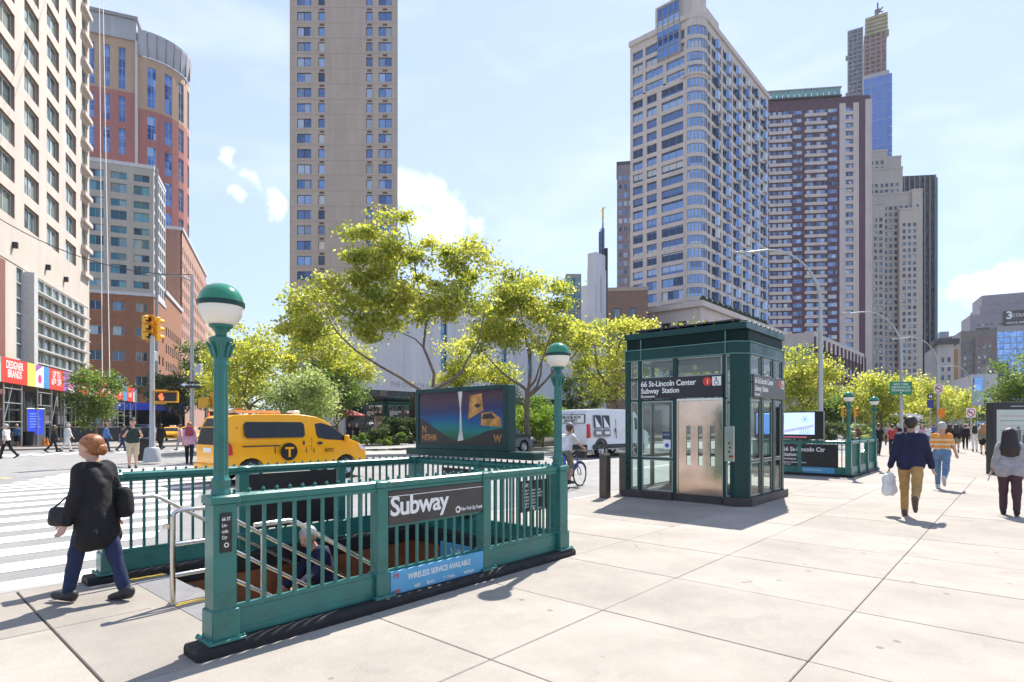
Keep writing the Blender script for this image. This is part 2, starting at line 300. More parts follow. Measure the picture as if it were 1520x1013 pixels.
M_vanwhite = mat('van_white', (.70, .70, .71), .3, var=.04, coat=.4)
M_carglass = mat('car_glass', (.012, .016, .018), .05, var=.1, spec=.5)
M_dark = mat('dark_trim', (.025, .026, .028), .5, var=.15)
M_chrome = mat('wheel_alloy', (.55, .56, .57), .3, .9, var=.05)
M_tail = mat('tail_lamp', (.55, .02, .02), .25, var=.05)
M_head = mat('head_lamp', (.75, .77, .78), .12, var=.04)
M_tile = mat('stairwell_tile', (.26, .10, .045), .35, var=.3, nscale=3)
M_step = mat('stair_step', (.16, .155, .15), .8, var=.2, nscale=4)
M_plate = mat('tread_plate', (.20, .195, .20), .7, var=.15, nscale=8, bump=.3, bscale=70)
M_bark = mat('bark', (.17, .135, .10), .9, var=.4, nscale=6, bump=.5, bscale=14)
M_glass = clearglass('clear_glass', (.80, .90, .87), .04)
M_screenblue = mat('screen_sky', (.3, .45, .7), .3, emit=(.42, .55, .85), estr=.55)
LEAF = {'plane': leafmat('plane_leaves', (.13, .18, .03), (.27, .32, .05), (.43, .44, .085), .58),
        'green': leafmat('green_leaves', (.05, .10, .025), (.10, .17, .035), (.16, .24, .045), .45),
        'pale': leafmat('pale_leaves', (.14, .20, .06), (.25, .33, .11), (.36, .43, .18), .45),
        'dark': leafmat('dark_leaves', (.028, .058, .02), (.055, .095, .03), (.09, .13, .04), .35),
        'lime': leafmat('lime_leaves', (.06, .13, .015), (.12, .22, .025), (.19, .30, .04), .5)}
# ---------------------------------------------------------------- ground
def sheet(x0, y0, x1, y1, z): return MB().quad((x0, y0, z), (x1, y0, z), (x1, y1, z), (x0, y1, z))
g = MB(); HX0, HX1, HY0, HY1 = 1.9, 6.06, 4.56, 7.5       # stair well opening
for a in ((-2500, -2500, HX0, 2500), (HX1, -2500, 2500, 2500), (HX0, -2500, HX1, HY0), (HX0, HY1, HX1, 2500)): g.quad((a[0], a[1], -.16), (a[2], a[1], -.16), (a[2], a[3], -.16), (a[0], a[3], -.16))
struct(g, 'ground', M_ground, fix=False)
KY = 7.78
rd = MB(); ys = [KY, 10, 12.5, 15, 18, 21, 24.6]
for i in range(6): rd.quad((-60, ys[i], roadz(ys[i])), (700, ys[i], roadz(ys[i])), (700, ys[i+1], roadz(ys[i+1])), (-60, ys[i+1], roadz(ys[i+1])))
road = struct(rd, 'road', M_asph, fix=False)
rd2 = MB()
rd2.quad((-80, 24.6, 0), (19, 24.6, 0), (19, 60, 0), (-80, 60, 0)); rd2.quad((-80, 60, 0), (250, 60, -.004), (250, 140, -.004), (-80, 140, 0))
rd2.quad((19, 33, 0), (700, 33, 0), (700, 49, 0), (19, 49, 0))
struct(rd2, 'road', M_asph, fix=False)
# crosswalk: bars run along the street, the walk itself slants across it
def sempty(name): return tag(link(bpy.data.objects.new(name, None)), kind='structure')
cw = sempty('crosswalk')
y = 8.05; k = 0
while y < 25.2:
    xr_ = 3.2 + (y - 10.4) * .517; x0 = xr_ - 5.9 - (1.2 if y < 10 else 0)
    s = MB(); zz = roadz(y + .25) + .006
    s.quad((x0, y, roadz(y) + .006), (xr_, y, roadz(y) + .006), (xr_ + .25, y + .5, roadz(y + .5) + .006), (x0 + .25, y + .5, roadz(y + .5) + .006))
    s.build('stripe', M_white, cw, fix=False); y += 1.0; k += 1
lm = MB()
for yy in (11.3, 14.8, 18.3):
    x = 20.0
    while x < 140: lm.quad((x, yy, roadz(yy) + .006), (x + 3, yy, roadz(yy) + .006), (x + 3, yy + .13, roadz(yy + .13) + .006), (x, yy + .13, roadz(yy + .13) + .006)); x += 9
for yy, x0, x1 in ((24.2, 22, 200),): lm.quad((x0, yy, roadz(yy) + .006), (x1, yy, roadz(yy) + .006), (x1, yy + .12, roadz(yy) + .006), (x0, yy + .12, roadz(yy) + .006))
struct(lm, 'lane_marking', M_white, fix=False)
ym = MB()
a, b = G(-60, 707, 0), G(30, 712, 0); n_ = Vector((-(b - a).y, (b - a).x, 0)).normalized() * .18
ym.quad(a + Vector((0, 0, .012)), b + Vector((0, 0, .012)), b + n_ + Vector((0, 0, .012)), a + n_ + Vector((0, 0, .012)))
struct(ym, 'lane_marking', M_yellow, fix=False)
# second crosswalk far left, over the side street
for i in range(9):
    p = W(-40 + i * 38, 30 + i * 1.1); s = MB(); s.quad((-.25, -2, .012), (.25, -2, .012), (.25, 2, .012), (-.25, 2, .012)); s.build('stripe', M_white, cw, loc=p, rot=(0, 0, ang(-21.6) - R_(90)), fix=False)
# pavement: slabs
sw = sempty('sidewalk')
base = MB()
for a in ((-20, -30, HX0, KY - .16), (HX1, -30, 80, KY - .16), (HX0, -30, HX1, HY0), (HX0, HY1, HX1, KY - .16)): base.quad((a[0], a[1], -.03), (a[2], a[1], -.03), (a[2], a[3], -.03), (a[0], a[3], -.03))
base.build('joint_bed', M_joint, sw, fix=False)
rng = random.Random(3)
def slab_mesh(lx, ly):
    return MB().bbox(0, 0, -.12, lx, ly, 0, .006).mesh('slab', M_slab)
SLM = {}
xs = [1.06 + 1.94 + 1.475 * i for i in range(0, 15)]; xs = [-6, -3.9, -1.9, 1.06] + xs
yr = [-6.0, -4.0, -2.3, -.56, 1.15, 2.86, 4.34]
def slab(x0, y0, x1, y1, gap=.006):
    k = (round(x1 - x0 - gap, 3), round(y1 - y0 - gap, 3))
    if k not in SLM: SLM[k] = slab_mesh(*k)
    inst('slab', SLM[k], sw, (x0 + gap / 2, y0 + gap / 2, rng.uniform(-.0015, .0015)))
for i in range(len(xs) - 1):
    gp = .022 if abs(xs[i] - 1.06) < .01 else .007
    for j in range(len(yr) - 1): slab(xs[i], yr[j], xs[i+1], yr[j+1], .007)
    x0, x1 = xs[i], xs[i+1]
    rows = [4.34, 6.0, KY - .16]
    for j in range(2):
        a, b = rows[j], rows[j+1]
        if x1 <= 1.3: slab(x0, a, x1, b, .02)
        elif x1 <= 2.2 or x0 >= 6.0: slab(x0, a, x1, b)
slab(1.06, 4.34, 1.98, 6.0, .012); slab(1.06, 6.0, 1.98, KY - .16, .012)
slab(6.07, 4.34, 7.42, KY - .16)
sb = MB()
sb.quad((xs[-1], -30, -.002), (300, -30, -.002), (300, KY - .16, -.002), (xs[-1], KY - .16, -.002)); sb.quad((-25, -30, -.002), (xs[-1], -30, -.002), (xs[-1], -6, -.002), (-25, -6, -.002))
sb.quad((-25, -6, -.002), (-6, -6, -.002), (-6, KY - .16, -.002), (-25, KY - .16, -.002))
sb.build('paved_surface', M_slab, sw, fix=False)
kb = sempty('kerb')
x = -9.0
kst = MB().bbox(0, -.155, -.3, 1.79, 0, .0, .015).mesh('kerb_stone', M_kerb)
while x < 60: inst('kerb_stone', kst, kb, (x, KY, 0)); x += 1.8
MB().bbox(60.01, KY - .155, -.3, 300, KY, 0, .015).build('kerb_stone', M_kerb, kb)
# planted median
md = MB(); md.prism([(19.5, 24.6), (300, 24.6), (300, 33), (19.5, 33), (16.5, 31.5), (15.5, 28.8), (16.5, 26)], 'z', -.2, .14)
struct(md, 'median', M_kerb)
M_soil = mat('soil', (.07, .05, .035), .95, var=.3, nscale=2, bump=.5, bscale=12)
M_pstone = mat('planter_stone', (.16, .13, .11), .8, var=.2, nscale=3, bump=.2)
so_ = MB(); so_.box(26, 25.7, .14, 78, 32, .52); struct(so_, 'soil_bed', M_soil)
# far pavements
fp = MB()
fp.box(-15, 49, -.1, 300, 56, .12); struct(fp, 'sidewalk', M_slab)
# ---------------------------------------------------------------- subway entrances
def post_mesh(h=1.16, w=.085):
    m = MB(); m.bbox(-w - .05, -w - .05, .085, w + .05, w + .05, .105, .006); m.bbox(-w - .015, -w - .015, .105, w + .015, w + .015, .32, .012)
    m.bbox(-w, -w, .32, w, w, h - .06, .008); m.bbox(-w - .02, -w - .02, h - .06, w + .02, w + .02, h, .012)
    for sx in (-1, 1):
        for sy in (-1, 1): m.lathe([(.012, .105), (.012, .118), (0, .122)], (sx * (w + .033), sy * (w + .033), 0), 6)
    return m.mesh('post', M_green, 40)
POST = post_mesh(); POST2 = post_mesh(1.16, .062)
BAL = MB().box(-.014, -.009, .30, .014, .009, 1.06).mesh('baluster', M_green)
BALS = MB().box(-.014, -.009, .30, .014, .009, .72).mesh('baluster', M_green)
FIN = MB().lathe([(.020, 0), (.016, .006), (.010, .011), (.017, .02), (.013, .029), (.004, .037), (0, .045)], n=8).mesh('finial', M_green, 60)
def rail_mesh(L, midrail=False):
    m = MB(); m.prism([(-.045, 1.06), (.045, 1.06), (.045, 1.085), (.06, 1.10), (.06, 1.145), (.035, 1.16), (-.035, 1.16), (-.06, 1.145), (-.06, 1.10), (-.045, 1.085)], 'x', .06, L - .06)
    out = [('top_rail', m.mesh('top_rail', M_green)), ('bottom_rail', MB().box(.07, -.022, .281, L - .07, .022, .315).mesh('bottom_rail', M_green)),
           ('kick_panel', MB().prism([(-.036, .07), (.036, .07), (.036, .135), (.028, .14), (.028, .28), (-.028, .28), (-.028, .14), (-.036, .135)], 'x', .07, L - .07).mesh('kick_panel', M_green))]
    if midrail: out.append(('middle_rail', MB().box(.07, -.02, .71, L - .07, .02, .735).mesh('middle_rail', M_green)))
    return out
RC = {}
def rail(E, p, q, n, midrail=False, name='rail'):
    """one bay between two posts p, q: rail, panel, n balusters, beads along the top"""
    p, q = Vector((*p, 0)), Vector((*q, 0)); d = q - p; L = d.length; r = math.atan2(d.y, d.x); u = d / L
    k = (round(L, 2), midrail)
    if k not in RC: RC[k] = rail_mesh(L, midrail)
    for nm, me in RC[k]: inst(nm, me, E, p, (0, 0, r))
    for i in range(n): inst('baluster', BALS if midrail else BAL, E, p + u * (.075 + (L - .15) * (i + 1) / (n + 1)), (0, 0, r))
    nf = int(L / .118)
    for i in range(nf): inst('finial', FIN, E, p + u * (.10 + (L - .2) * i / max(1, nf - 1)) + Vector((0, 0, 1.158)))
def entrance(label, loc, rz):
    E = thing('subway_entrance', label, 'subway entrance', loc, rz, 'railed subway stair entrances')
    L, Wd = 4.2, 2.9; xs = [0, 1.42, 2.81, L]
    for x in xs:
        inst('post', POST if x in (0, L) else POST2, E, (x, 0, 0)); inst('post', POST if x in (0, L) else POST2, E, (x, Wd, 0))
    inst('post', POST2, E, (L, 1.45, 0))
    for i in range(3):
        rail(E, (xs[i], 0), (xs[i+1], 0), 9 if i != 1 else 9, i == 1)
        rail(E, (xs[i], Wd), (xs[i+1], Wd), 9, i == 1)
    rail(E, (L, 0), (L, 1.45), 10); rail(E, (L, 1.45), (L, Wd), 10)
    # kerb stone under the railing on three sides, rounded nose
    m = MB(); pr = [(-.15, -.15), (-.15, .05), (-.12, .085), (.10, .085), (.13, .06), (.13, -.15)]
    m.prism(pr, 'x', -.22, L + .18); m.build('curb_stone', M_curb, E, bevel=.03, smooth=50)
    m = MB(); m.prism([(Wd - p_[0], p_[1]) for p_ in pr], 'x', -.22, L + .18); m.build('curb_stone', M_curb, E, bevel=.03, smooth=50)
    m = MB(); m.prism([(L - .13, -.15), (L - .13, .06), (L - .10, .083), (L + .12, .083), (L + .15, .05), (L + .15, -.15)], 'y', .131, Wd - .131); m.build('curb_stone', M_curb, E, bevel=.03, smooth=50)
    # stair well
    m = MB(); D = 3.1
    m.box(.12, -.02, -D, L + .1, .11, -.151); m.box(.12, Wd - .11, -D, L + .1, Wd + .02, -.151); m.box(L - .11, .11, -D, L + .1, Wd - .11, -.151)
    m.box(.12, .11, -D - .1, L - .11, Wd - .11, -D); m.build('well_wall', M_tile, E)
    for k in range(14):
        x0 = .50 + .255 * k
        if x0 > L - .2: break
        z1 = -.165 * (k + 1)
        s = MB(); s.box(x0, .112, z1 - .165, min(x0 + .26, L - .112), Wd - .112, z1); s.box(x0 + .002, .112, z1, x0 + .05, Wd - .112, z1 + .004, 1)
        s.build('step', [M_step, M_yellow], E)
    # tread plates at the head of the stair
    for y0, y1 in ((.14, 1.44), (1.49, Wd - .14)):
        MB().box(.15, y0, -.10, .50, y1, .004).build('tread_plate', M_plate, E)
        MB().box(.15, y1 - .085, .004, .47, y1, .009).build('nosing_strip', M_yellow, E)
    MB().box(-.02, .13, -.12, .148, Wd - .13, -.001).build('threshold', M_slab, E)
    # handrails
    sl = -.647
    def hr(y, zs, post, x0=.15, x1=2.3):
        m = MB()
        for i, z in enumerate(zs):
            pts = [(x0, y, z - .05), (x0 + .015, y, z - .015), (x0 + .06, y, z)] if i == 0 and post else [(x0, y, z)]
            pts += [(x0 + .30, y, z), (x0 + .36, y, z - .02), (x1, y, z + sl * (x1 - x0 - .33))]
            if i == 0: pts += [(x1 + .01, y, z + sl * (x1 - x0 - .33) - .5)]
            m.tube(pts, .021, 10)
        if post:
            m.tube([(x0, y, -.01), (x0, y, zs[0] - .05)], .024, 12); m.lathe([(.05, 0), (.05, .01), (.025, .014)], (x0, y, .002), 12)
            m.lathe([(.0, -.02), (.033, -.02), (.033, .02), (0, .02)], (x0 - .04, y + .02, zs[0] - .14), 12)
            for xx in (1.0,): m.tube([(xx, y, .87 + sl * (xx - .48)), (xx, y, sl * (xx - .48) - .1)], .02, 8)
        m.build('handrail', M_steel, E, smooth=50)
    hr(1.46, (.875, .56, .27), True); hr(Wd - .22, (.90,), False, .05, 3.0); hr(.22, (.86,), False, .35, 3.0)
    return E
EX, EY = 1.80, 4.50
E1 = entrance('near green subway entrance with white Subway sign and open stairs beside the walking woman', (EX, EY, 0), 0)
def sign(E, name, x0, x1, z0, z1, y, m, stripe=True, face='-y', th=.02):
    b = MB()
    if face == '-y': b.box(x0, y, z0, x1, y + th, z1)
    elif face == '-x': b.box(y, x0, z0, y + th, x1, z1)
    elif face == '+x': b.box(y - th, x0, z0, y, x1, z1)
    return b.build(name, m, E, bevel=.004)
s1 = sign(E1, 'station_sign', 1.49, 2.745, .735, 1.055, -.05, M_signbrown, th=.06)
text('Subway', .255, (1.505, -.052, .825), '-y', M_whitep, s1, .022, spacing=.93)
MB().box(1.49, -.052, 1.002, 2.745, -.05, 1.008).build('sign_line', M_whitep, s1)
text('New York City Transit', .052, (2.42, -.052, .775), '-y', M_whitep, s1, .012, spacing=.9, sx=.72)
c_ = MB(); c_.lathe([(0, 0), (.036, 0), (.036, .002), (0, .002)], n=24); c_.build('roundel', M_whitep, s1, (2.375, -.0505, .793), FACE['-y'])
text('M', .05, (2.352, -.0545, .776), '-y', M_black, s1, .02, sx=.9)
s2 = sign(E1, 'service_sign', 1.50, 2.77, .055, .30, -.068, M_blue, th=.03)
text('WIRELESS SERVICE AVAILABLE', .078, (1.70, -.070, .195), '-y', M_whitep, s2, .018, sx=.80)
for i, (t, x, sz) in enumerate((('at&t', 1.78, .05), ('Sprint', 1.93, .05), ('T - Mobile', 2.15, .045), ('verizon', 2.44, .058))):
    text(t, sz, (x, -.070, .105), '-y', M_whitep, s2, .012, sx=.85)
for z in (.245, .09): text('((•))' if z > .2 else 'WiFi', .05, (1.53, -.070, z), '-y', M_red, s2, .015, sx=.8)
s3 = sign(E1, 'notice_sign', 3.48, 3.99, .62, 1.0, .03, M_signbrown)
s3.data.materials.clear(); s3.data.materials.append(M_signbrown)
for i, t in enumerate(('Entry', 'Bicycles or other property', 'attached to these railings will', 'be removed and delivered to', 'the Lost Property Unit', 'located at 34 St & 8 Av.', 'Call 511 for more info.')):
    text(t, .085 if i == 0 else .040, (3.50, .028, (.925 if i == 0 else .91 - .04 * i)), '-y', M_whitep, s3, .012, sx=.82)
text('New York City Transit', .026, (3.75, .028, .64), '-y', M_whitep, s3, .01, sx=.8)
MB().lathe([(0, 0), (.017, 0), (.017, .002), (0, .002)], n=16).build('roundel', M_whitep, s3, (3.725, .0295, .65), FACE['-y'])
s4 = sign(E1, 'station_sign', 1.50, 2.2, .30, 1.03, 4.14, M_black, face='-x')   # inside face of the end railing
text('Subway', .16, (4.138, 2.14, .50), '-x', M_whitep, s4, .02, sx=.85)
text('Station Entry', .17, (4.138, 2.16, .86), '-x', M_whitep, s4, .02, sx=.6)
s5 = sign(E1, 'wifi_sign', 1.42, 2.05, -.30, -.06, 3.98, M_blue, face='-x')
text('WiFi', .16, (3.977, 1.82, -.24), '-x', M_whitep, s5, .02)
MB().box(1.5, 2.86, .34, 2.73, 2.885, 1.05).build('station_sign', M_black, E1)
s6 = MB().box(.045, -.097, .74, .125, -.087, 1.03).build('post_plate', M_black, E1, (-.085, 0, 0))
for i, t in enumerate(('66 ST', 'Lin-', 'coln', 'Ctr')): text(t, .036, (.052, -.098, .975 - .045 * i), '-y', M_whitep, s6, .015, sx=.75)
MB().lathe([(.011, 0), (.018, 0), (.018, .002), (.011, .002)], n=16).build('roundel', M_whitep, s6, (.085, -.0975, .795), FACE['-y'])
# fascia over the end railing that carries the advertising box
MB().bbox(4.12, .36, 1.205, 4.36, 3.05, 1.31, .012).build('fascia', M_green2, E1)
# advertising box
def ad_box(label):
    A = thing('advertising_panel', label, 'advertising board', (EX + 4.15, EY + .84, 1.312))
    m = MB(); m.bbox(0, 0, 0, .17, 1.97, .93, .01); m.build('cabinet', M_green2, A)
    f = MB()
    for a in ((0, 0, 1.97, .075), (0, .865, 1.97, .93), (0, .075, .075, .865), (1.895, .075, 1.97, .865)): f.box(-.022, a[0], a[1], -.001, a[2], a[3])
    f.build('frame', M_green2, A, bevel=.006)
    mm = bpy.data.materials.new('poster_print'); mm.use_nodes = True; t = mm.node_tree; b = t.nodes['Principled BSDF']; b.inputs['Roughness'].default_value = .3; b.inputs['Specular IOR Level'].default_value = .25
    tc = t.nodes.new('ShaderNodeTexCoord'); sp = t.nodes.new('ShaderNodeSeparateXYZ'); t.links.new(tc.outputs['Object'], sp.inputs[0])
    nn = t.nodes.new('ShaderNodeTexNoise'); nn.inputs['Scale'].default_value = 2.2; nn.inputs['Detail'].default_value = 6; t.links.new(tc.outputs['Object'], nn.inputs['Vector'])
    ma = t.nodes.new('ShaderNodeMath'); ma.operation = 'MULTIPLY_ADD'; ma.inputs[1].default_value = .22; t.links.new(nn.outputs['Fac'], ma.inputs[0]); t.links.new(sp.outputs[2], ma.inputs[2])
    cr = t.nodes.new('ShaderNodeValToRGB'); cs = [(0, (.12, .06, .02)), (.20, (.045, .03, .018)), (.30, (.03, .14, .07)), (.42, (.015, .20, .19)), (.56, (.015, .10, .26)), (.70, (.04, .04, .12)), (.86, (.09, .045, .06)), (1, (.045, .022, .045))]
    for i, (p, c) in enumerate(cs):
        e = cr.color_ramp.elements[i] if i < 2 else cr.color_ramp.elements.new(p)
        e.position = p; e.color = (*c, 1)
    t.links.new(ma.outputs[0], cr.inputs[0]); t.links.new(cr.outputs[0], b.inputs['Base Color'])
    p = MB().quad((-.006, .07, .07), (-.006, .07, .87), (-.006, 1.90, .87), (-.006, 1.90, .07)).build('poster', mm, A, fix=False)
    orange = mat('print_orange', (.50, .22, .045), .4, var=.7, nscale=7); pale = mat('print_pale', (.60, .58, .50), .4, var=.3, nscale=5); teal = mat('print_teal', (.02, .10, .09), .4, var=.4, nscale=4); dk = mat('print_dark', (.02, .015, .012), .4, var=.2)
    text('NETHER', .125, (-.009, 1.82, .13), '-x', orange, p, .03, sx=.75)
    text('N', .15, (-.009, 1.82, .25), '-x', orange, p, .03, sx=.9); text('W', .14, (-.009, .26, .13), '-x', orange, p, .03)
    q = MB(); q.add([(-.008, y, z) for y, z in ((1.02, .07), (.86, .07), (.91, .30), (.93, .62), (.90, .87), (1.0, .87), (.955, .62), (.96, .30))], [(0, 1, 2, 7), (7, 2, 3, 6), (6, 3, 4, 5)]); q.build('printed_beam', pale, p)
    q = MB(); q.add([(-.0085, y, z) for y, z in ((.78, .45), (.74, .80), (.50, .82), (.46, .58), (.60, .52))], [(0, 1, 2, 3, 4)]); q.build('printed_face', orange, p)
    q = MB(); q.add([(-.0095, y, z) for y, z in ((.66, .64), (.60, .68), (.50, .66), (.57, .61))], [(0, 1, 2, 3)]); q.build('printed_eye', dk, p)
    q = MB(); q.add([(-.0088, y, z) for y, z in ((.52, .36), (.51, .54), (.30, .56), (.13, .46), (.12, .34))], [(0, 1, 2, 3, 4)]); q.build('printed_car', orange, p)
    q = MB(); q.add([(-.0092, y, z) for y, z in ((.48, .45), (.47, .52), (.31, .53), (.22, .46))], [(0, 1, 2, 3)]); q.build('printed_window', dk, p)
    q = MB(); q.add([(-.0082, y, z) for y, z in ((1.90, .07), (1.90, .50), (1.35, .24), (1.05, .12), (.8, .15), (.4, .28), (.07, .33), (.07, .07))], [tuple(range(8))]); q.build('printed_ground', dk, p)
    for y in (.15, .98, 1.8): MB().box(-.030, y - .04, .885, -.021, y + .04, .91).build('latch', M_black, A)
ad_box('dark lit poster box with orange lettering on the near subway entrance fascia')
# globe lamps
LM = {}
def lamp_parts():
    m = MB(); m.lathe([(.085, 0), (.085, .03), (.075, .05), (.085, .08), (.085, .11), (.068, .13), (.062, .15)], n=8, seg=None)
    LM['base'] = m.mesh('lamp_base', M_green, 30)
    m = MB()
    for j in range(8):
        a = 2 * math.pi * j / 8; m.tube([(.046 * math.cos(a), .046 * math.sin(a), .13), (.043 * math.cos(a), .043 * math.sin(a), 1.0)], .017, 6)
    m.lathe([(.056, .13), (.053, 1.0)], n=16); LM['shaft'] = m.mesh('shaft', M_green, 50)
    m = MB(); m.lathe([(.060, .975), (.064, .99), (.058, 1.0), (.056, 1.03), (.062, 1.08), (.085, 1.14), (.098, 1.165), (.098, 1.185), (.07, 1.195), (.045, 1.205), (.045, 1.225), (.075, 1.255), (.098, 1.27), (.098, 1.285), (.05, 1.29)], n=16)
    for j in range(8):
        a = 2 * math.pi * (j + .5) / 8; c, s = math.cos(a), math.sin(a); m.tube([(.062 * c, .062 * s, 1.04), (.085 * c, .085 * s, 1.11), (.112 * c, .112 * s, 1.15)], [.014, .016, .008], 6)
    LM['capital'] = m.mesh('capital', M_green, 50)
    R0 = .182; zc = 1.425
    LM['globe'] = MB().lathe([(.055, 1.288)] + [(R0 * math.cos(R_(t)), zc + R0 * math.sin(R_(t)) * .93) for t in range(-54, 5, 8)], n=28).mesh('globe', M_globe, 60)
    LM['band'] = MB().lathe([(R0, zc), (R0 + .012, zc + .004), (R0 + .012, zc + .035), (R0 - .002, zc + .04)], n=28).mesh('band', M_green2, 40)
    LM['dome'] = MB().lathe([(R0 * math.cos(R_(t)), zc + .036 + R0 * math.sin(R_(t)) * .78) for t in range(0, 91, 9)], n=28).mesh('dome', M_dome, 60)
lamp_parts()
def lamp(label, x, y, z=1.16):
    T = thing('globe_lamp', label, 'lamp', (x, y, z), 0, 'green globe lamps on subway railings'); T.scale = (.85, .85, .985)
    for k in ('base', 'shaft', 'capital', 'globe', 'band', 'dome'): inst('lamp_base' if k == 'base' else k, LM[k], T)
lamp('large nearest globe lamp with green dome in front of the yellow taxi', EX, EY)
lamp('globe lamp with green dome in front of the white brewery van', EX + 4.18, EY)
# second entrance, farther down the pavement, seen from its screen end
E2 = entrance('farther subway entrance with video screen partly behind the elevator house', (25.2, 7.1, 0), math.pi)
lamp('globe lamp at the screen end of the farther subway entrance', 21.0, 4.2)
lamp('globe lamp at the far end of the farther subway entrance', 25.2, 4.2)
t1 = sign(E2, 'station_sign', .85, 2.6, .30, 1.04, 4.25, M_black, face='+x')
for t, sz, z in (('66 St-Lincoln Ctr', .20, .80), ('Station', .17, .63), ('Downtown', .10, .51), ('Uptown, Queens & Bronx', .075, .405), ('cross over', .065, .335)): text(t, sz, (4.252, .92, z), '+x', M_whitep, t1, .02, sx=.93)
t2 = sign(E2, 'service_sign', 1.4, 2.5, .09, .28, 4.24, M_blue, face='+x')
text('WIRELESS SERVICE AVAILABLE', .06, (4.242, 1.45, .17), '+x', M_whitep, t2, .02, sx=.85)
VS = thing('video_screen', 'wide video screen with pale sky picture on the farther subway entrance', 'screen', (20.86, 4.9, 1.21))
MB().bbox(0, 0, 0, .2, 2.2, .92, .01).build('cabinet', M_black, VS)
sc_ = MB().quad((-.003, .26, .15), (-.003, .26, .88), (-.003, 2.12, .88), (-.003, 2.12, .15)).build('screen', mat('screen_light', (.3, .4, .6), .3, emit=(.50, .64, .90), estr=.6, var=.05), VS, fix=False)
q = MB(); bl = mat('screen_blue', (.05, .2, .6), .3, emit=(.10, .27, .75), estr=.6, var=.05)
q.add([(-.006, y, z) for y, z in ((2.12, .15), (1.22, .15), (1.20, .80), (1.5, .84), (2.12, .84))], [(0, 1, 2, 3, 4)]); q.build('screen_shape', bl, VS)
q = MB(); q.add([(-.006, y, z) for y, z in ((1.2, .30), (.30, .48), (.30, .40), (1.2, .2))], [(0, 1, 2, 3)]); q.build('screen_shape', mat('screen_violet', (.3, .25, .5), .3, emit=(.33, .36, .70), estr=.6), VS)
q = MB()
for i in range(6):
    a = i * math.pi / 3; q.tube([(-.006, .55, .66), (-.006, .55 + .13 * math.cos(a), .66 + .13 * math.sin(a))], .009, 4)
    q.box(-.008, .42 + i * .055, .15, -.004, .435 + i * .055, .36)
q.build('screen_shape', bl, VS)
MB().box(20.86 - 20.864, .5, .05, .0, 1.5, .075).build('screen_caption', mat('screen_pink', (.5, .1, .2), .4, emit=(.45, .1, .2), estr=.6), VS)
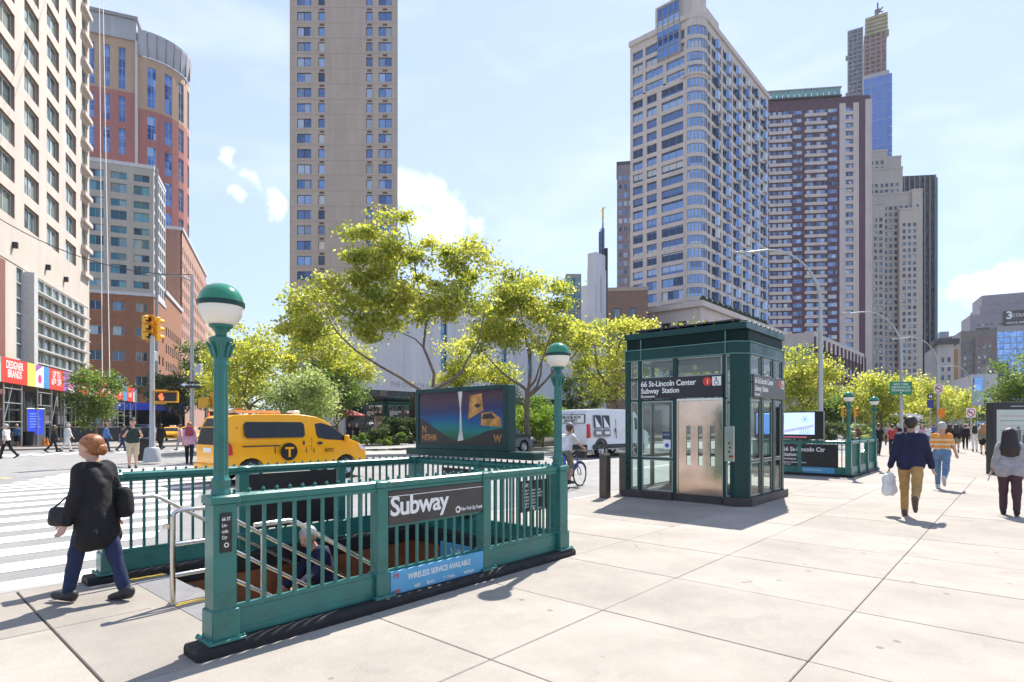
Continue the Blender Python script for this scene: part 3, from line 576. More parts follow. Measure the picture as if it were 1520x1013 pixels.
# ---------------------------------------------------------------- elevator house
def elevator(label, loc, rz, full=True):
    T = thing('elevator_house', label, 'elevator kiosk', loc, rz, 'green glazed subway elevator houses')
    Wx, Wy, C = 2.5, 2.8, .23      # depth, width, chamfer of the near corner; front face at x=0 looks along -x
    m = MB(); m.prism([(C - .08, -.08), (Wx + .08, -.08), (Wx + .08, Wy + .08), (-.08, Wy + .08), (-.08, 1.60), (.0, 1.60), (.0, .42), (-.08, .42), (-.08, C - .08)], 'z', -.02, .17)
    m.build('plinth', mat('plinth_dark', (.055, .045, .04), .6, var=.35, nscale=4), T, bevel=.01)
    MB().box(.1, .1, .02, Wx - .1, Wy - .1, .175).build('floor', M_step, T)
    m = MB()     # corner pillar, uprights
    m.prism([(C, 0), (C + .10, 0), (C + .10, .10), (.10, C + .10), (0, C + .10), (0, C)], 'z', .17, 3.42)
    m.build('corner_pillar', M_green2, T, bevel=.012)
    def up(x0, y0, x1, y1, z0=.17, z1=3.2, nm='upright', mm=M_green2): MB().bbox(x0, y0, z0, x1, y1, z1, .006).build(nm, mm, T)
    up(0, Wy - .13, .13, Wy); up(Wx - .13, Wy - .13, Wx, Wy); up(Wx - .13, 0, Wx, .13)
    up(.0, 2.385, .08, 2.47); up(.0, 1.50, .08, 1.60); up(0, .43, .05, .475)
    up(.95, 0, 1.10, .08); up(1.72, 0, 1.90, .08); up(Wx - .08, 1.35, Wx, 1.45); up(1.2, Wy - .08, 1.3, Wy)
    m = MB()     # ring beams (butted)
    for z0, z1, o in ((3.17, 3.40, .012), ):
        m.prism([(C - .01, -o), (Wx + o, -o), (Wx + o, Wy + o), (-o, Wy + o), (-o, C - .01)], 'z', z0, z1)
    m.build('ring_beam', M_green2, T, bevel=.008)
    m = MB(); m.prism([(C + .02, .03), (Wx - .03, .03), (Wx - .03, Wy - .03), (.03, Wy - .03), (.03, C + .02)], 'z', 3.401, 3.66); m.build('frieze', mat('frieze_dark', (.004, .018, .016), .55, spec=.15), T)
    m = MB(); o = .03
    for z in (3.155, 3.402): m.prism([(C - .01, -o), (Wx + o, -o), (Wx + o, Wy + o), (-o, Wy + o), (-o, C - .01)], 'z', z, z + .018)
    for y in (.40, 2.36, 2.77): m.box(-.035, y, 3.18, -.031, y + .02, 3.64)
    m.build('trim_line', mat('trim_pale_green', (.10, .24, .21), .35), T)
    ov = .015; m = MB(); m.prism([(-ov, -ov), (Wx + ov, -ov), (Wx + ov, Wy + ov), (-ov, Wy + ov)], 'z', 3.661, 3.80)
    m.build('roof', M_green2, T, bevel=.012)
    for k in range(9): inst('roof_stud', MB().lathe([(.03, 0), (.05, .02), (.03, .05), (0, .06)], n=8).mesh('roof_stud', M_green2, 50), T, (.1 + .29 * k, -ov + .06, 3.80))
    for k in range(7): MB().box(-ov + .02, .25 + .4 * k, 3.80, -ov + .10, .29 + .4 * k, 3.86).build('roof_bracket', M_dark, T)
    MB().prism([(.02, .15), (Wx - .3, .15), (Wx - .3, Wy - .25), (.02, Wy - .25)], 'z', 3.84, 3.875).build('roof_sheet', M_dark, T)
    fr = mat('sash_metal', (.36, .37, .34), .4, .4, var=.1)
    def pane(p, ax, a0, a1, z0, z1, nm='window'):
        """glazed sash: thin metal frame and its pane"""
        f = MB(); t = .028
        def bx(u0, u1, w0, w1): f.box(p, u0, w0, p + .03, u1, w1) if ax == 'x' else f.box(u0, p, w0, u1, p + .03, w1)
        bx(a0, a1, z0, z0 + t); bx(a0, a1, z1 - t, z1); bx(a0, a0 + t, z0 + t, z1 - t); bx(a1 - t, a1, z0 + t, z1 - t)
        o_ = f.build(nm, fr, T)
        g_ = MB()
        if ax == 'x': g_.quad((p + .015, a0 + t, z0 + t), (p + .015, a1 - t, z0 + t), (p + .015, a1 - t, z1 - t), (p + .015, a0 + t, z1 - t))
        else: g_.quad((a0 + t, p + .015, z0 + t), (a1 - t, p + .015, z0 + t), (a1 - t, p + .015, z1 - t), (a0 + t, p + .015, z1 - t))
        g_.build('pane', M_glass, o_, fix=False)
    for a0, a1 in ((2.475, 2.665), (1.605, 2.38)):
        pane(.03, 'x', a0, a1, .18, .90); pane(.03, 'x', a0, a1, .93, 2.22)
    pane(.03, 'x', .50, 2.38, 2.74, 3.15); pane(.03, 'x', 2.475, 2.665, 2.26, 3.15); pane(.03, 'x', .235, .425, 2.26, 3.15); pane(.03, 'x', .235, .425, 1.68, 2.22); pane(.03, 'x', .235, .425, .18, .88)
    for a0, a1 in ((.36, .945), (1.105, 1.715), (1.905, 2.365)):
        pane(.02, 'y', a0, a1, .18, .90); pane(.02, 'y', a0, a1, .93, 2.22); pane(.02, 'y', a0, a1, 2.74, 3.15)
    for a0, a1 in ((.135, 1.345), (1.455, 2.665)):
        for z0, z1 in ((.18, .90), (.93, 2.22), (2.26, 3.15)): pane(Wx - .06, 'x', a0, a1, z0, z1)
    for a0, a1 in ((.135, 1.195), (1.305, 2.365)):
        for z0, z1 in ((.18, .90), (.93, 2.22), (2.26, 3.15)): pane(Wy - .06, 'y', a0, a1, z0, z1)
    # transoms
    m = MB()
    for z in (.895, 2.225, 2.715):
        m.box(.012, 1.605, z, .07, 2.38, z + .035); m.box(.012, 2.475, z, .07, 2.665, z + .035); m.box(.30, .012, z, Wx - .135, .018, z + .03)
        m.box(Wx - .03, .135, z, Wx - .004, 2.66, z + .035); m.box(.135, Wy - .03, z, Wx - .135, Wy - .004, z + .035)
    m.build('transom', M_green2, T)
    # door with three narrow lights
    d = thing('x', None, None); d.name = 'door'; d.parent = T
    f = MB(); y0, y1, z0, z1 = .49, 1.485, .03, 2.2; lights = [(.66 + .27 * i, .76 + .27 * i) for i in range(3)]; za, zb = .80, 1.66
    f.box(.04, y0, z0, .08, y1, za); f.box(.04, y0, zb, .08, y1, z1)
    e = [y0] + [v for l in lights for v in l] + [y1]
    for i in range(0, len(e), 2): f.box(.04, e[i], za, .08, e[i+1], zb)
    f.build('leaf', M_door, d)
    for a, b in lights: MB().quad((.06, a, za), (.06, b, za), (.06, b, zb), (.06, a, zb)).build('pane', M_glass, d, fix=False)
    MB().box(.0, .476, .02, .10, .489, 2.25).build('jamb', M_steel, T); MB().box(0, 1.486, .02, .10, 1.499, 2.25).build('jamb', M_steel, T); MB().box(0, .49, 2.21, .1, 1.485, 2.25).build('lintel', M_steel, T)
    b = MB().bbox(-.03, .225, .92, .06, .43, 1.66, .01).build('call_panel', M_steel, T)
    for i in range(4): MB().lathe([(.02, 0), (.02, .008), (0, .01)], n=10).build('button', M_dark, b, (-.031, .33 - .02 * (i % 2), 1.3 - .09 * i), (0, R_(-90), 0))
    MB().box(-.034, .24, 1.0, -.031, .32, 1.05).build('panel_mark', M_red, b)
    # name boards
    nb = MB().box(-.045, .46, 2.27, -.015, 2.41, 2.735).build('name_board', M_black, T, bevel=.004)
    for t, sz, z in (('66 St-Lincoln Center', .175, 2.55), ('Subway  Station', .165, 2.395), ('Downtown', .085, 2.30)):
        text(t, sz, (-.047, 2.36, z), '-x', M_whitep, nb, .02, sx=.93, spacing=.96)
    MB().lathe([(0, 0), (.095, 0), (.095, .003), (0, .003)], n=28).build('route_bullet', M_red, nb, (-.0455, .79, 2.605), FACE['-x'])
    text('1', .13, (-.051, .815, 2.56), '-x', M_whitep, nb, .02)
    def access(par, y, z, s, f='-x', px=-.0475):
        pl = MB(); k = MB()
        pl.box(-s / 2, -s / 2, 0, s / 2, s / 2, .002); k.lathe([(0, .002), (.10 * s, .002), (.10 * s, .004), (0, .004)], (-.06 * s, .32 * s, 0), 12)
        k.tube([(-.06 * s, .2 * s, .004), (-.04 * s, -.05 * s, .004), (.16 * s, -.07 * s, .004), (.24 * s, -.3 * s, .004)], .035 * s, 4); k.tube([(-.05 * s, .1 * s, .004), (.14 * s, .08 * s, .004)], .03 * s, 4)
        k.tube([(.25 * s * math.cos(R_(a)) - .02 * s, .25 * s * math.sin(R_(a)) - .14 * s, .004) for a in range(110, 340, 20)], .028 * s, 4)
        loc = (px, y, z) if f == '-x' else (y, px, z)
        pl.build('access_plate', M_whitep, par, loc, FACE[f]); k.build('access_symbol', M_black, par, loc, FACE[f])
    access(nb, .585, 2.605, .19)
    nb2 = MB().box(.33, -.045, 2.26, 2.42, -.012, 2.735).build('name_board', M_signbrown, T, bevel=.004)
    for t, sz, z in (('66 St-Lincoln Center', .175, 2.56), ('Subway  Station', .165, 2.40), ('Downtown', .085, 2.30)):
        text(t, sz, (.40, -.047, z), '-y', M_whitep, nb2, .02, sx=.83, spacing=.96)
    MB().lathe([(0, 0), (.095, 0), (.095, .003), (0, .003)], n=28).build('route_bullet', M_red, nb2, (2.02, -.0455, 2.605), FACE['-y'])
    access(nb2, 2.25, 2.605, .19, '-y')
    # notices on the glass
    n1 = MB().box(.02, 1.66, 1.36, .028, 1.86, 1.53).build('notice', mat('notice_navy', (.03, .05, .12), .4), T)
    text('ELEVATOR', .032, (.018, 1.84, 1.45), '-x', M_whitep, n1, .01)
    n2 = MB().box(.02, 1.66, 1.13, .028, 1.83, 1.345).build('notice', M_whitep, T)
    pl = MB(); pl.lathe([(0, 0), (.05, 0), (.05, .002), (0, .002)], n=12); pl.build('access_symbol', mat('access_blue', (.03, .1, .5), .4), n2, (.0175, 1.745, 1.22), FACE['-x'])
    # guide rails and car top inside
    for x, y in ((1.3, .55), (1.3, 2.2)): MB().box(x, y, .175, x + .12, y + .12, 3.16).build('guide_rail', M_dark, T)
    MB().box(.35, .5, 3.02, 2.2, 2.3, 3.14).build('ceiling', mat('ceiling_panel', (.25, .25, .24), .6), T)
    for y in (1.2, 1.6): MB().lathe([(.07, 0), (.07, .1), (.03, .12)], n=10).build('ceiling_lamp', mat('lamp_amber', (.6, .45, .25), .4), T, (.30, y, 2.9))
    return T
V1 = elevator('green glazed elevator house with steel door on the pavement', (12.0, 4.25, 0), 0)
p = W(572, 47); dup(V1, (p.x, p.y, .14), R_(0), 'small distant green elevator house behind the shrubs on the median', scale=1.0)
# ---------------------------------------------------------------- vehicles (local x forward, right side is -y)
def arc_notch(xc, r, zb, n=8):
    return [(xc + r * math.cos(math.pi * i / n), zb + r * math.sin(math.pi * i / n)) for i in range(n + 1)]   # from +x to -x
def wheel(par, x, y, r, wd=.2, n=20):
    o = thing('x', None, None); o.name = 'wheel'; o.parent = par; o.location = (x, y, r)
    k = ('wheel', r, wd, n)
    if k not in RC:
        t = MB(); t.lathe([(r * .66, -wd / 2), (r * .93, -wd / 2), (r, -wd * .36), (r, wd * .36), (r * .93, wd / 2), (r * .66, wd / 2), (r * .66, -wd / 2)], n=n)
        t.xf(Matrix.Rotation(R_(90), 4, 'X'))
        h = MB(); h.lathe([(0, -wd * .30), (r * .18, -wd * .34), (r * .2, -wd * .26), (r * .5, -wd * .22), (r * .62, -wd * .40), (r * .66, -wd * .46), (r * .66, wd * .40), (0, wd * .40)], n=n)
        for j in range(5):
            a = 2 * math.pi * j / 5; h.tube([(r * .15 * math.cos(a), r * .15 * math.sin(a), -wd * .36), (r * .6 * math.cos(a), r * .6 * math.sin(a), -wd * .42)], r * .07, 5)
        h.xf(Matrix.Rotation(R_(90), 4, 'X') @ Matrix.Scale(-1, 4, (0, 0, 1)))
        RC[k] = (t.mesh('tyre', M_rubber, 40), h.mesh('rim', M_chrome, 40))
    s = 1 if y < 0 else -1
    inst('tyre', RC[k][0], o); inst('rim', RC[k][1], o, rot=(0, 0, 0 if y < 0 else math.pi))
def car(name, label, cat, loc, rz, prof, wheels, wr, width, belt, topw, paint, sides, group=None, roofz=None, bev=.05, pieces=True):
    """prof: top outline (x,z) from rear bottom over the roof to front bottom; wheels: x of the axles"""
    T = thing(name, label, cat, loc, rz, group); hw = width / 2; top = roofz or max(z for _, z in prof); zb = prof[0][1]
    def wz(z):
        if z <= belt: return hw - .06 * max(0, (belt - .25 - z)) if z < belt - .25 else hw
        return hw + (topw / 2 - hw) * (z - belt) / (top - belt)
    pts = list(prof)
    for xc in sorted(wheels, reverse=True): pts += [(xc + wr * 1.14, zb)] + arc_notch(xc, wr * 1.14, zb + .02)[0:] + [(xc - wr * 1.14, zb)]
    m = MB(); m.prism(pts, 'y', -hw, hw)
    bm = bmesh.new(); me = m.mesh('body', [paint]); bm.from_mesh(me)
    for zc in (belt, belt - .25, belt + .03):
        bmesh.ops.bisect_plane(bm, geom=bm.verts[:] + bm.edges[:] + bm.faces[:], dist=1e-5, plane_co=(0, 0, zc), plane_no=(0, 0, 1))
    xs_ = [v.co.x for v in bm.verts]; x0, x1 = min(xs_), max(xs_)
    for v in bm.verts:
        s = 1 if v.co.y > 0 else -1; e = 0
        d = min(v.co.x - x0, x1 - v.co.x)
        if d < .5: e = .10 * (1 - d / .5) ** 2
        v.co.y = s * (wz(v.co.z) - e)
    bm.to_mesh(me); bm.free(); me.polygons.foreach_set('use_smooth', [True] * len(me.polygons)); me.set_sharp_from_angle(angle=R_(28))
    o = inst('body', me, T); b = o.modifiers.new('bevel', 'BEVEL'); b.width = bev; b.segments = 3; b.limit_method = 'ANGLE'; b.angle_limit = R_(40)
    u = MB(); u.box(x0 + .15, -hw + .16, zb - .02, x1 - .15, hw - .16, zb + wr * 1.1); u.build('underbody', M_dark, T)
    for xc in wheels:
        for s in (-1, 1): wheel(T, xc, s * (hw - .12), wr)
    T['wz'] = 0
    def panel(nm, poly, m_, side=-1, off=.006, th=.012):
        k = MB(); n = len(poly); vs = [(x, side * (wz(z) + off), z) for x, z in poly] + [(x, side * (wz(z) + off - th - .01), z) for x, z in poly]
        k.add(vs, [tuple(range(n)), tuple(range(2 * n - 1, n - 1, -1))] + [(i, n + i, n + (i + 1) % n, (i + 1) % n) for i in range(n)]); return k.build(nm, m_, T)
    def cross(nm, i, f0, f1, inset, m_, off=.008):
        """pane lying on the outline segment i..i+1 across the car"""
        (xa, za), (xb, zb_) = prof[i], prof[i+1]; a = (xa + (xb - xa) * f0, za + (zb_ - za) * f0); b_ = (xa + (xb - xa) * f1, za + (zb_ - za) * f1)
        nx, nz_ = -(zb_ - za), (xb - xa); l = math.hypot(nx, nz_); nx /= l; nz_ /= l
        wa, wb = wz(a[1]) - inset, wz(b_[1]) - inset; k = MB()
        k.quad((a[0] + nx * off, -wa, a[1] + nz_ * off), (a[0] + nx * off, wa, a[1] + nz_ * off), (b_[0] + nx * off, wb, b_[1] + nz_ * off), (b_[0] + nx * off, -wb, b_[1] + nz_ * off)); return k.build(nm, m_, T)
    for s in ((-1, 1) if pieces else ()):
        for p_ in sides: panel('side_window', p_, M_carglass, s)
    return T, panel, cross, wz
def rr(x0, z0, x1, z1, r):
    return [(x0 + r, z0), (x1 - r, z0), (x1, z0 + r), (x1, z1 - r), (x1 - r, z1), (x0 + r, z1), (x0, z1 - r), (x0, z0 + r)]
# big yellow van taxi
pv = [(.10, .30), (.0, .50), (.0, 1.02), (.10, 1.55), (.22, 1.80), (.40, 1.86), (1.3, 1.905), (2.3, 1.90), (2.75, 1.84), (3.05, 1.73), (3.75, 1.20), (4.22, 1.02), (4.45, .80), (4.52, .55), (4.48, .28)]
tx = thing  # alias keeps names short below
p = Vector((6.25, 16.5, roadz(17)))
Tt, pan, crs, wz = car('taxi_van', 'large yellow van taxi passing right behind the near subway entrance', 'taxi', p, R_(0), pv, (.80, 3.72), .335, 1.76, 1.14, 1.46, M_tyellow,
    [rr(.62, 1.24, 2.36, 1.68, .07), [(2.72, 1.34), (2.78, 1.22), (3.05, 1.17), (3.70, 1.12), (3.80, 1.15), (3.26, 1.56), (2.90, 1.66), (2.70, 1.63)]], bev=.045)
crs('windscreen', 9, .08, .96, .13, M_carglass); crs('rear_window', 2, .08, .95, .14, M_carglass); crs('rear_window', 3, .0, .9, .2, M_carglass)
for s in (-1, 1):
    pan('mirror_base', rr(3.62, 1.10, 3.78, 1.2, .02), M_dark, s); k = MB(); k.bbox(3.62, s * .86 if s > 0 else -1.06, 1.10, 3.74, 1.06 if s > 0 else -.86, 1.30, .04); k.build('mirror', M_tyellow, Tt)
    pan('slide_rail', rr(.55, 1.0, 1.60, 1.035, .012), M_dark, s, .004); pan('door_handle', rr(2.28, 1.02, 2.33, 1.14, .02), M_dark, s, .02); pan('door_handle', rr(2.74, 1.02, 2.90, 1.10, .03), M_dark, s, .02)
    for x in (1.48, 2.42, 2.66): pan('door_seam', [(x, .42), (x + .012, .42), (x + .012, 1.70), (x, 1.70)], M_dark, s, .0015)
    pan('tail_light', [(.06, .78), (.30, .80), (.28, 1.02), (.22, 1.12), (.06, 1.12)], M_tail, s, .012)
    pan('head_light', [(4.22, .86), (4.40, .80), (4.38, .90), (4.12, 1.01)], M_head, s, .012)
    pan('sill_trim', rr(1.25, .28, 3.28, .40, .02), M_dark, s, .01)
k = MB(); k.lathe([(0, 0), (.25, 0), (.25, .003), (0, .003)], n=32); k.build('taxi_badge', M_black, Tt, (1.86, -.884, .84), FACE['-y'])
text('T', .38, (1.745, -.889, .70), '-y', M_tyellow, Tt, .03, sx=1.1)
text('NYC', .145, (2.98, -.886, .80), '-y', M_black, Tt, .03)
for i, c in enumerate('7Y67'): text(c, .09, (2.53, -.884, 1.16 - .10 * i), '-y', M_black, Tt, .012)
text('6', .08, (.42, -.80, 1.50), '-y', M_black, Tt, .01)
MB().bbox(.55, -.5, 1.90, .62, .5, 1.93, .01).build('rack_bar', M_dark, Tt); MB().bbox(2.1, -.5, 1.905, 2.16, .5, 1.945, .01).build('rack_bar', M_dark, Tt)
k = MB(); k.bbox(2.35, -.22, 1.90, 2.55, .22, 2.03, .03); k.build('roof_light', M_globe, Tt)
k = MB(); k.prism([(.55, 1.925), (1.9, 1.935), (1.9, 2.01), (.6, 2.01)], 'y', -.28, .28); k.build('roof_ad_box', mat('ad_peach', (.72, .42, .22), .4, var=.2, nscale=5), Tt)
k = MB(); k.bbox(-.07, -.80, .30, .06, .80, .55, .03); k.build('rear_bumper', M_tyellow, Tt); k = MB(); k.box(-.012, -.26, .86, .002, .26, .98); k.build('number_plate', M_whitep, Tt)
k = MB(); k.bbox(4.36, -.78, .26, 4.56, .78, .52, .05); k.build('front_bumper', M_tyellow, Tt); k = MB(); k.box(4.49, -.5, .56, 4.53, .5, .70); k.build('grille', M_dark, Tt)
# white brewery van, rear quarter view
pb = [(.06, .36), (0, .50), (0, 1.2), (.05, 2.15), (.15, 2.32), (1.0, 2.38), (3.6, 2.38), (4.15, 2.25), (4.75, 1.38), (5.35, 1.15), (5.45, .6), (5.4, .36)]
p = W(849, 28.6); p.z = roadz(p.y) + .02
Tv, pan, crs, wz = car('delivery_van', 'white brewery delivery van with black side pictures driving away', 'van', p, R_(-4), pb, (1.05, 4.55), .36, 2.05, 1.25, 1.80, M_vanwhite, [[(4.0, 1.35), (4.55, 1.32), (4.2, 1.95), (4.0, 2.0)]], bev=.06)
crs('windscreen', 7, .05, .95, .14, M_carglass)
for s in (-1, 1):
    pan('tail_light', rr(.015, .95, .17, 1.62, .05), M_tail, s, .02); pan('sill_trim', rr(.4, .40, 4.1, .62, .03), M_dark, s, .014); pan('door_seam', [(2.35, .64), (2.37, .64), (2.37, 2.2), (2.35, 2.2)], M_dark, s, .002); pan('door_seam', [(3.75, .64), (3.77, .64), (3.77, 2.2), (3.75, 2.2)], M_dark, s, .002)
    pan('door_handle', rr(2.2, 1.2, 2.28, 1.42, .02), M_dark, s, .02); pan('wheel_arch', [(1.05 + .56 * math.cos(a), .38 + .56 * math.sin(a)) for a in [math.pi * i / 10 for i in range(11)]] + [(1.05 + .42 * math.cos(a), .38 + .42 * math.sin(a)) for a in [math.pi * i / 10 for i in range(10, -1, -1)]], M_dark, s, .012)
for x in (.55, 1.25):
    pan('picture_panel', rr(x, 1.42, x + .55, 2.06, .02), M_dark, -1, .004); pan('picture_panel', [(x + .06, 1.46), (x + .49, 1.46), (x + .06, 2.0)], M_whitep, -1, .009); pan('picture_panel', rr(x, 1.0, x + .55, 1.36, .02), mat('print_grey', (.2, .19, .19), .5, var=.4, nscale=9), -1, .004)
    pan('picture_panel', rr(x + .08, 1.12, x + .47, 1.26, .02), M_whitep, -1, .009)
MB().box(-.012, -.013, .5, .004, .013, 2.2).build('door_seam', M_dark, Tv)
k = MB(); k.box(-.05, -.95, .36, .02, .95, .62); k.build('rear_bumper', M_dark, Tv)
k = MB(); k.box(-.008, -.80, 1.66, .02, .66, 2.10); k.build('sign_border', M_black, Tv); k = MB(); k.box(-.012, -.76, 1.69, .02, .62, 2.07); sgn = k.build('rear_sign', M_whitep, Tv)
text('BROKEN BOW', .20, (-.014, .60, 1.89), '-x', M_black, sgn, .03, sx=.88); text('BREWERY', .20, (-.014, .50, 1.72), '-x', M_black, sgn, .03, sx=.95)
text('BEER BREWED FRESH', .075, (-.010, .40, 1.55), '-x', mat('print_rose', (.55, .2, .2), .5), Tv, .01)
for s in (-1, 1): MB().box(-.008, s * .97 - .06, .95, .03, s * .97 + .06, 1.62).build('tail_light', M_tail, Tv)
MB().box(-.02, -.18, .72, .0, .18, .86).build('number_plate', M_whitep, Tv); MB().box(-.03, -.12, 1.2, .0, -.05, 1.42).build('door_handle', M_dark, Tv)
# generic cars
ps = [(.05, .28), (0, .5), (.05, .85), (.75, .95), (1.35, 1.40), (1.7, 1.45), (2.6, 1.45), (2.9, 1.40), (3.6, .97), (4.5, .82), (4.65, .6), (4.6, .26)]
SW = [[(1.05, .98), (1.98, .98), (1.98, 1.36), (1.42, 1.36)], [(2.03, .98), (3.28, .98), (2.82, 1.36), (2.03, 1.36)]]
pu = [(.05, .35), (0, .55), (.02, 1.0), (.15, 1.55), (.35, 1.72), (2.2, 1.76), (2.8, 1.70), (3.5, 1.15), (4.5, 1.02), (4.7, .7), (4.65, .32)]
SU = [[(.45, 1.12), (1.6, 1.1), (1.6, 1.6), (.6, 1.6)], [(1.66, 1.1), (3.2, 1.1), (2.72, 1.6), (1.66, 1.6)]]
def sedan(label, loc, rz, paint, suv=False, name='parked_car', cat='car', group='cars on the avenue', taxi=False):
    pr = pu if suv else ps
    T, pan, crs, wz = car(name, label, cat, loc, rz, pr, (.85, 3.75), .36 if suv else .32, 1.82, 1.08 if suv else .93, 1.45 if suv else 1.28, paint, SU if suv else SW, group)
    crs('windscreen', 7 if not suv else 6, .08, .94, .1, M_carglass); crs('rear_window', 3 if not suv else 2, .1, .92, .12, M_carglass)
    for s in (-1, 1):
        z = .62 if not suv else .8
        pan('tail_light', rr(.03, z, .26, z + .17, .03), M_tail, s, .014); pan('head_light', rr(4.28, z - .02, 4.58, z + .14, .03), M_head, s, .014); pan('door_seam', [(1.99, .4), (2.01, .4), (2.01, 1.3), (1.99, 1.3)], M_dark, s, .002)
        for x in (1.75, 2.95): pan('door_handle', rr(x, .86, x + .16, .9, .01), M_dark, s, .02)
    MB().box(4.60, -.5, .45, 4.66, .5, .60).build('grille', M_dark, T); MB().box(-.02, -.25, .5, .03, .25, .62).build('number_plate', M_whitep, T)
    if taxi: MB().bbox(2.0, -.3, 1.45, 2.2, .3, 1.62, .03).build('roof_light', M_globe, T)
    return T
P_navy = mat('paint_navy', (.02, .025, .04), .2, coat=.6); P_blue = mat('paint_blue', (.10, .18, .30), .25, coat=.5); P_silver = mat('paint_silver', (.45, .47, .49), .25, .3, coat=.5)
P_black = mat('paint_black', (.012, .012, .014), .2, coat=.6); P_red = mat('paint_red', (.40, .03, .03), .25, coat=.5); P_white = mat('paint_white', (.65, .66, .67), .3, coat=.5)
def atp(px, z, dz=0):
    p = W(px, z); p.z = dz; return p
q = G(775, 671, .03); sedan('dark navy car mostly hidden behind the advertising panel', (q.x - 4.6, q.y, .03), 0, P_navy, True)
A_ = ang(-21.6)
for px, z, rz, pt, lb, tx_, suv in ((256, 62, 180, M_tyellow, 'small yellow taxi waiting nearest the signal pole on the side street', True, False), (281, 68, 180, M_tyellow, 'yellow taxi facing the crossing left of the tall lamp pole', True, False),
        (304, 84, 180, P_silver, 'pale car at the right end of the side street queue', False, False), (212, 74, 180, P_blue, 'blue car behind the man with folded arms', False, True), (318, 110, 180, P_white, 'white car farthest back in the side street', False, True)):
    p = W(px, z); d = Vector((math.cos(A_), math.sin(A_), 0)); sedan(lb, p + d * 2.3, A_ + math.pi, pt, suv, 'taxi' if tx_ else 'car', 'taxi' if tx_ else 'car', 'vehicles waiting in the side street', tx_)
for px, z, yofs, pt, lb, suv in ((1262, 40, 14.5, P_red, 'red car stopped left of the farther globe lamps', False), (1276, 46, 17.2, P_silver, 'silver car ahead of the red car on the avenue', True), (1240, 52, 20, P_white, 'white car seen just above the video screen', True), (1288, 60, 13.5, P_blue, 'blue car between the two farther globe lamps', False),
        (1404, 74, 12.0, P_black, 'black car above the heads of the far pedestrians', True)):
    # place on the lane y = yofs at picture column px
    k = (px - CX) / FPX; x = yofs * (k * SA + CA) / (SA - k * CA); sedan(lb, (x, yofs, roadz(yofs)), 0 if pt is not P_black else math.pi, pt, suv, 'car', 'car', 'cars on the avenue')
def bus(label, x, y, rz):
    pr = [(.05, .35), (0, .6), (0, 2.9), (.12, 3.05), (11.7, 3.05), (11.95, 2.8), (12, .6), (11.9, .35)]
    T, pan, crs, wz = car('city_bus', label, 'bus', (x, y, roadz(y)), rz, pr, (2.6, 9.2), .48, 2.55, 1.3, 2.45, mat('bus_white', (.62, .64, .68), .35), [rr(.6 + 1.55 * i, 1.35, 2.05 + 1.55 * i, 2.45, .06) for i in range(7)], None, bev=.08)
    crs('windscreen', 5, .0, .98, .15, M_carglass); crs('windscreen', 6 - 5 + 0, .3, .9, .3, M_carglass)
    for s in (-1, 1): pan('stripe', rr(.3, .95, 11.6, 1.1, .02), P_blue, s, .01)
    k = MB(); k.box(12.0, -1.0, 2.55, 12.02, 1.0, 2.85); k.build('route_display', M_black, T)
bus('pale city bus far down the avenue behind the crowd', 82, 11.2, 0)
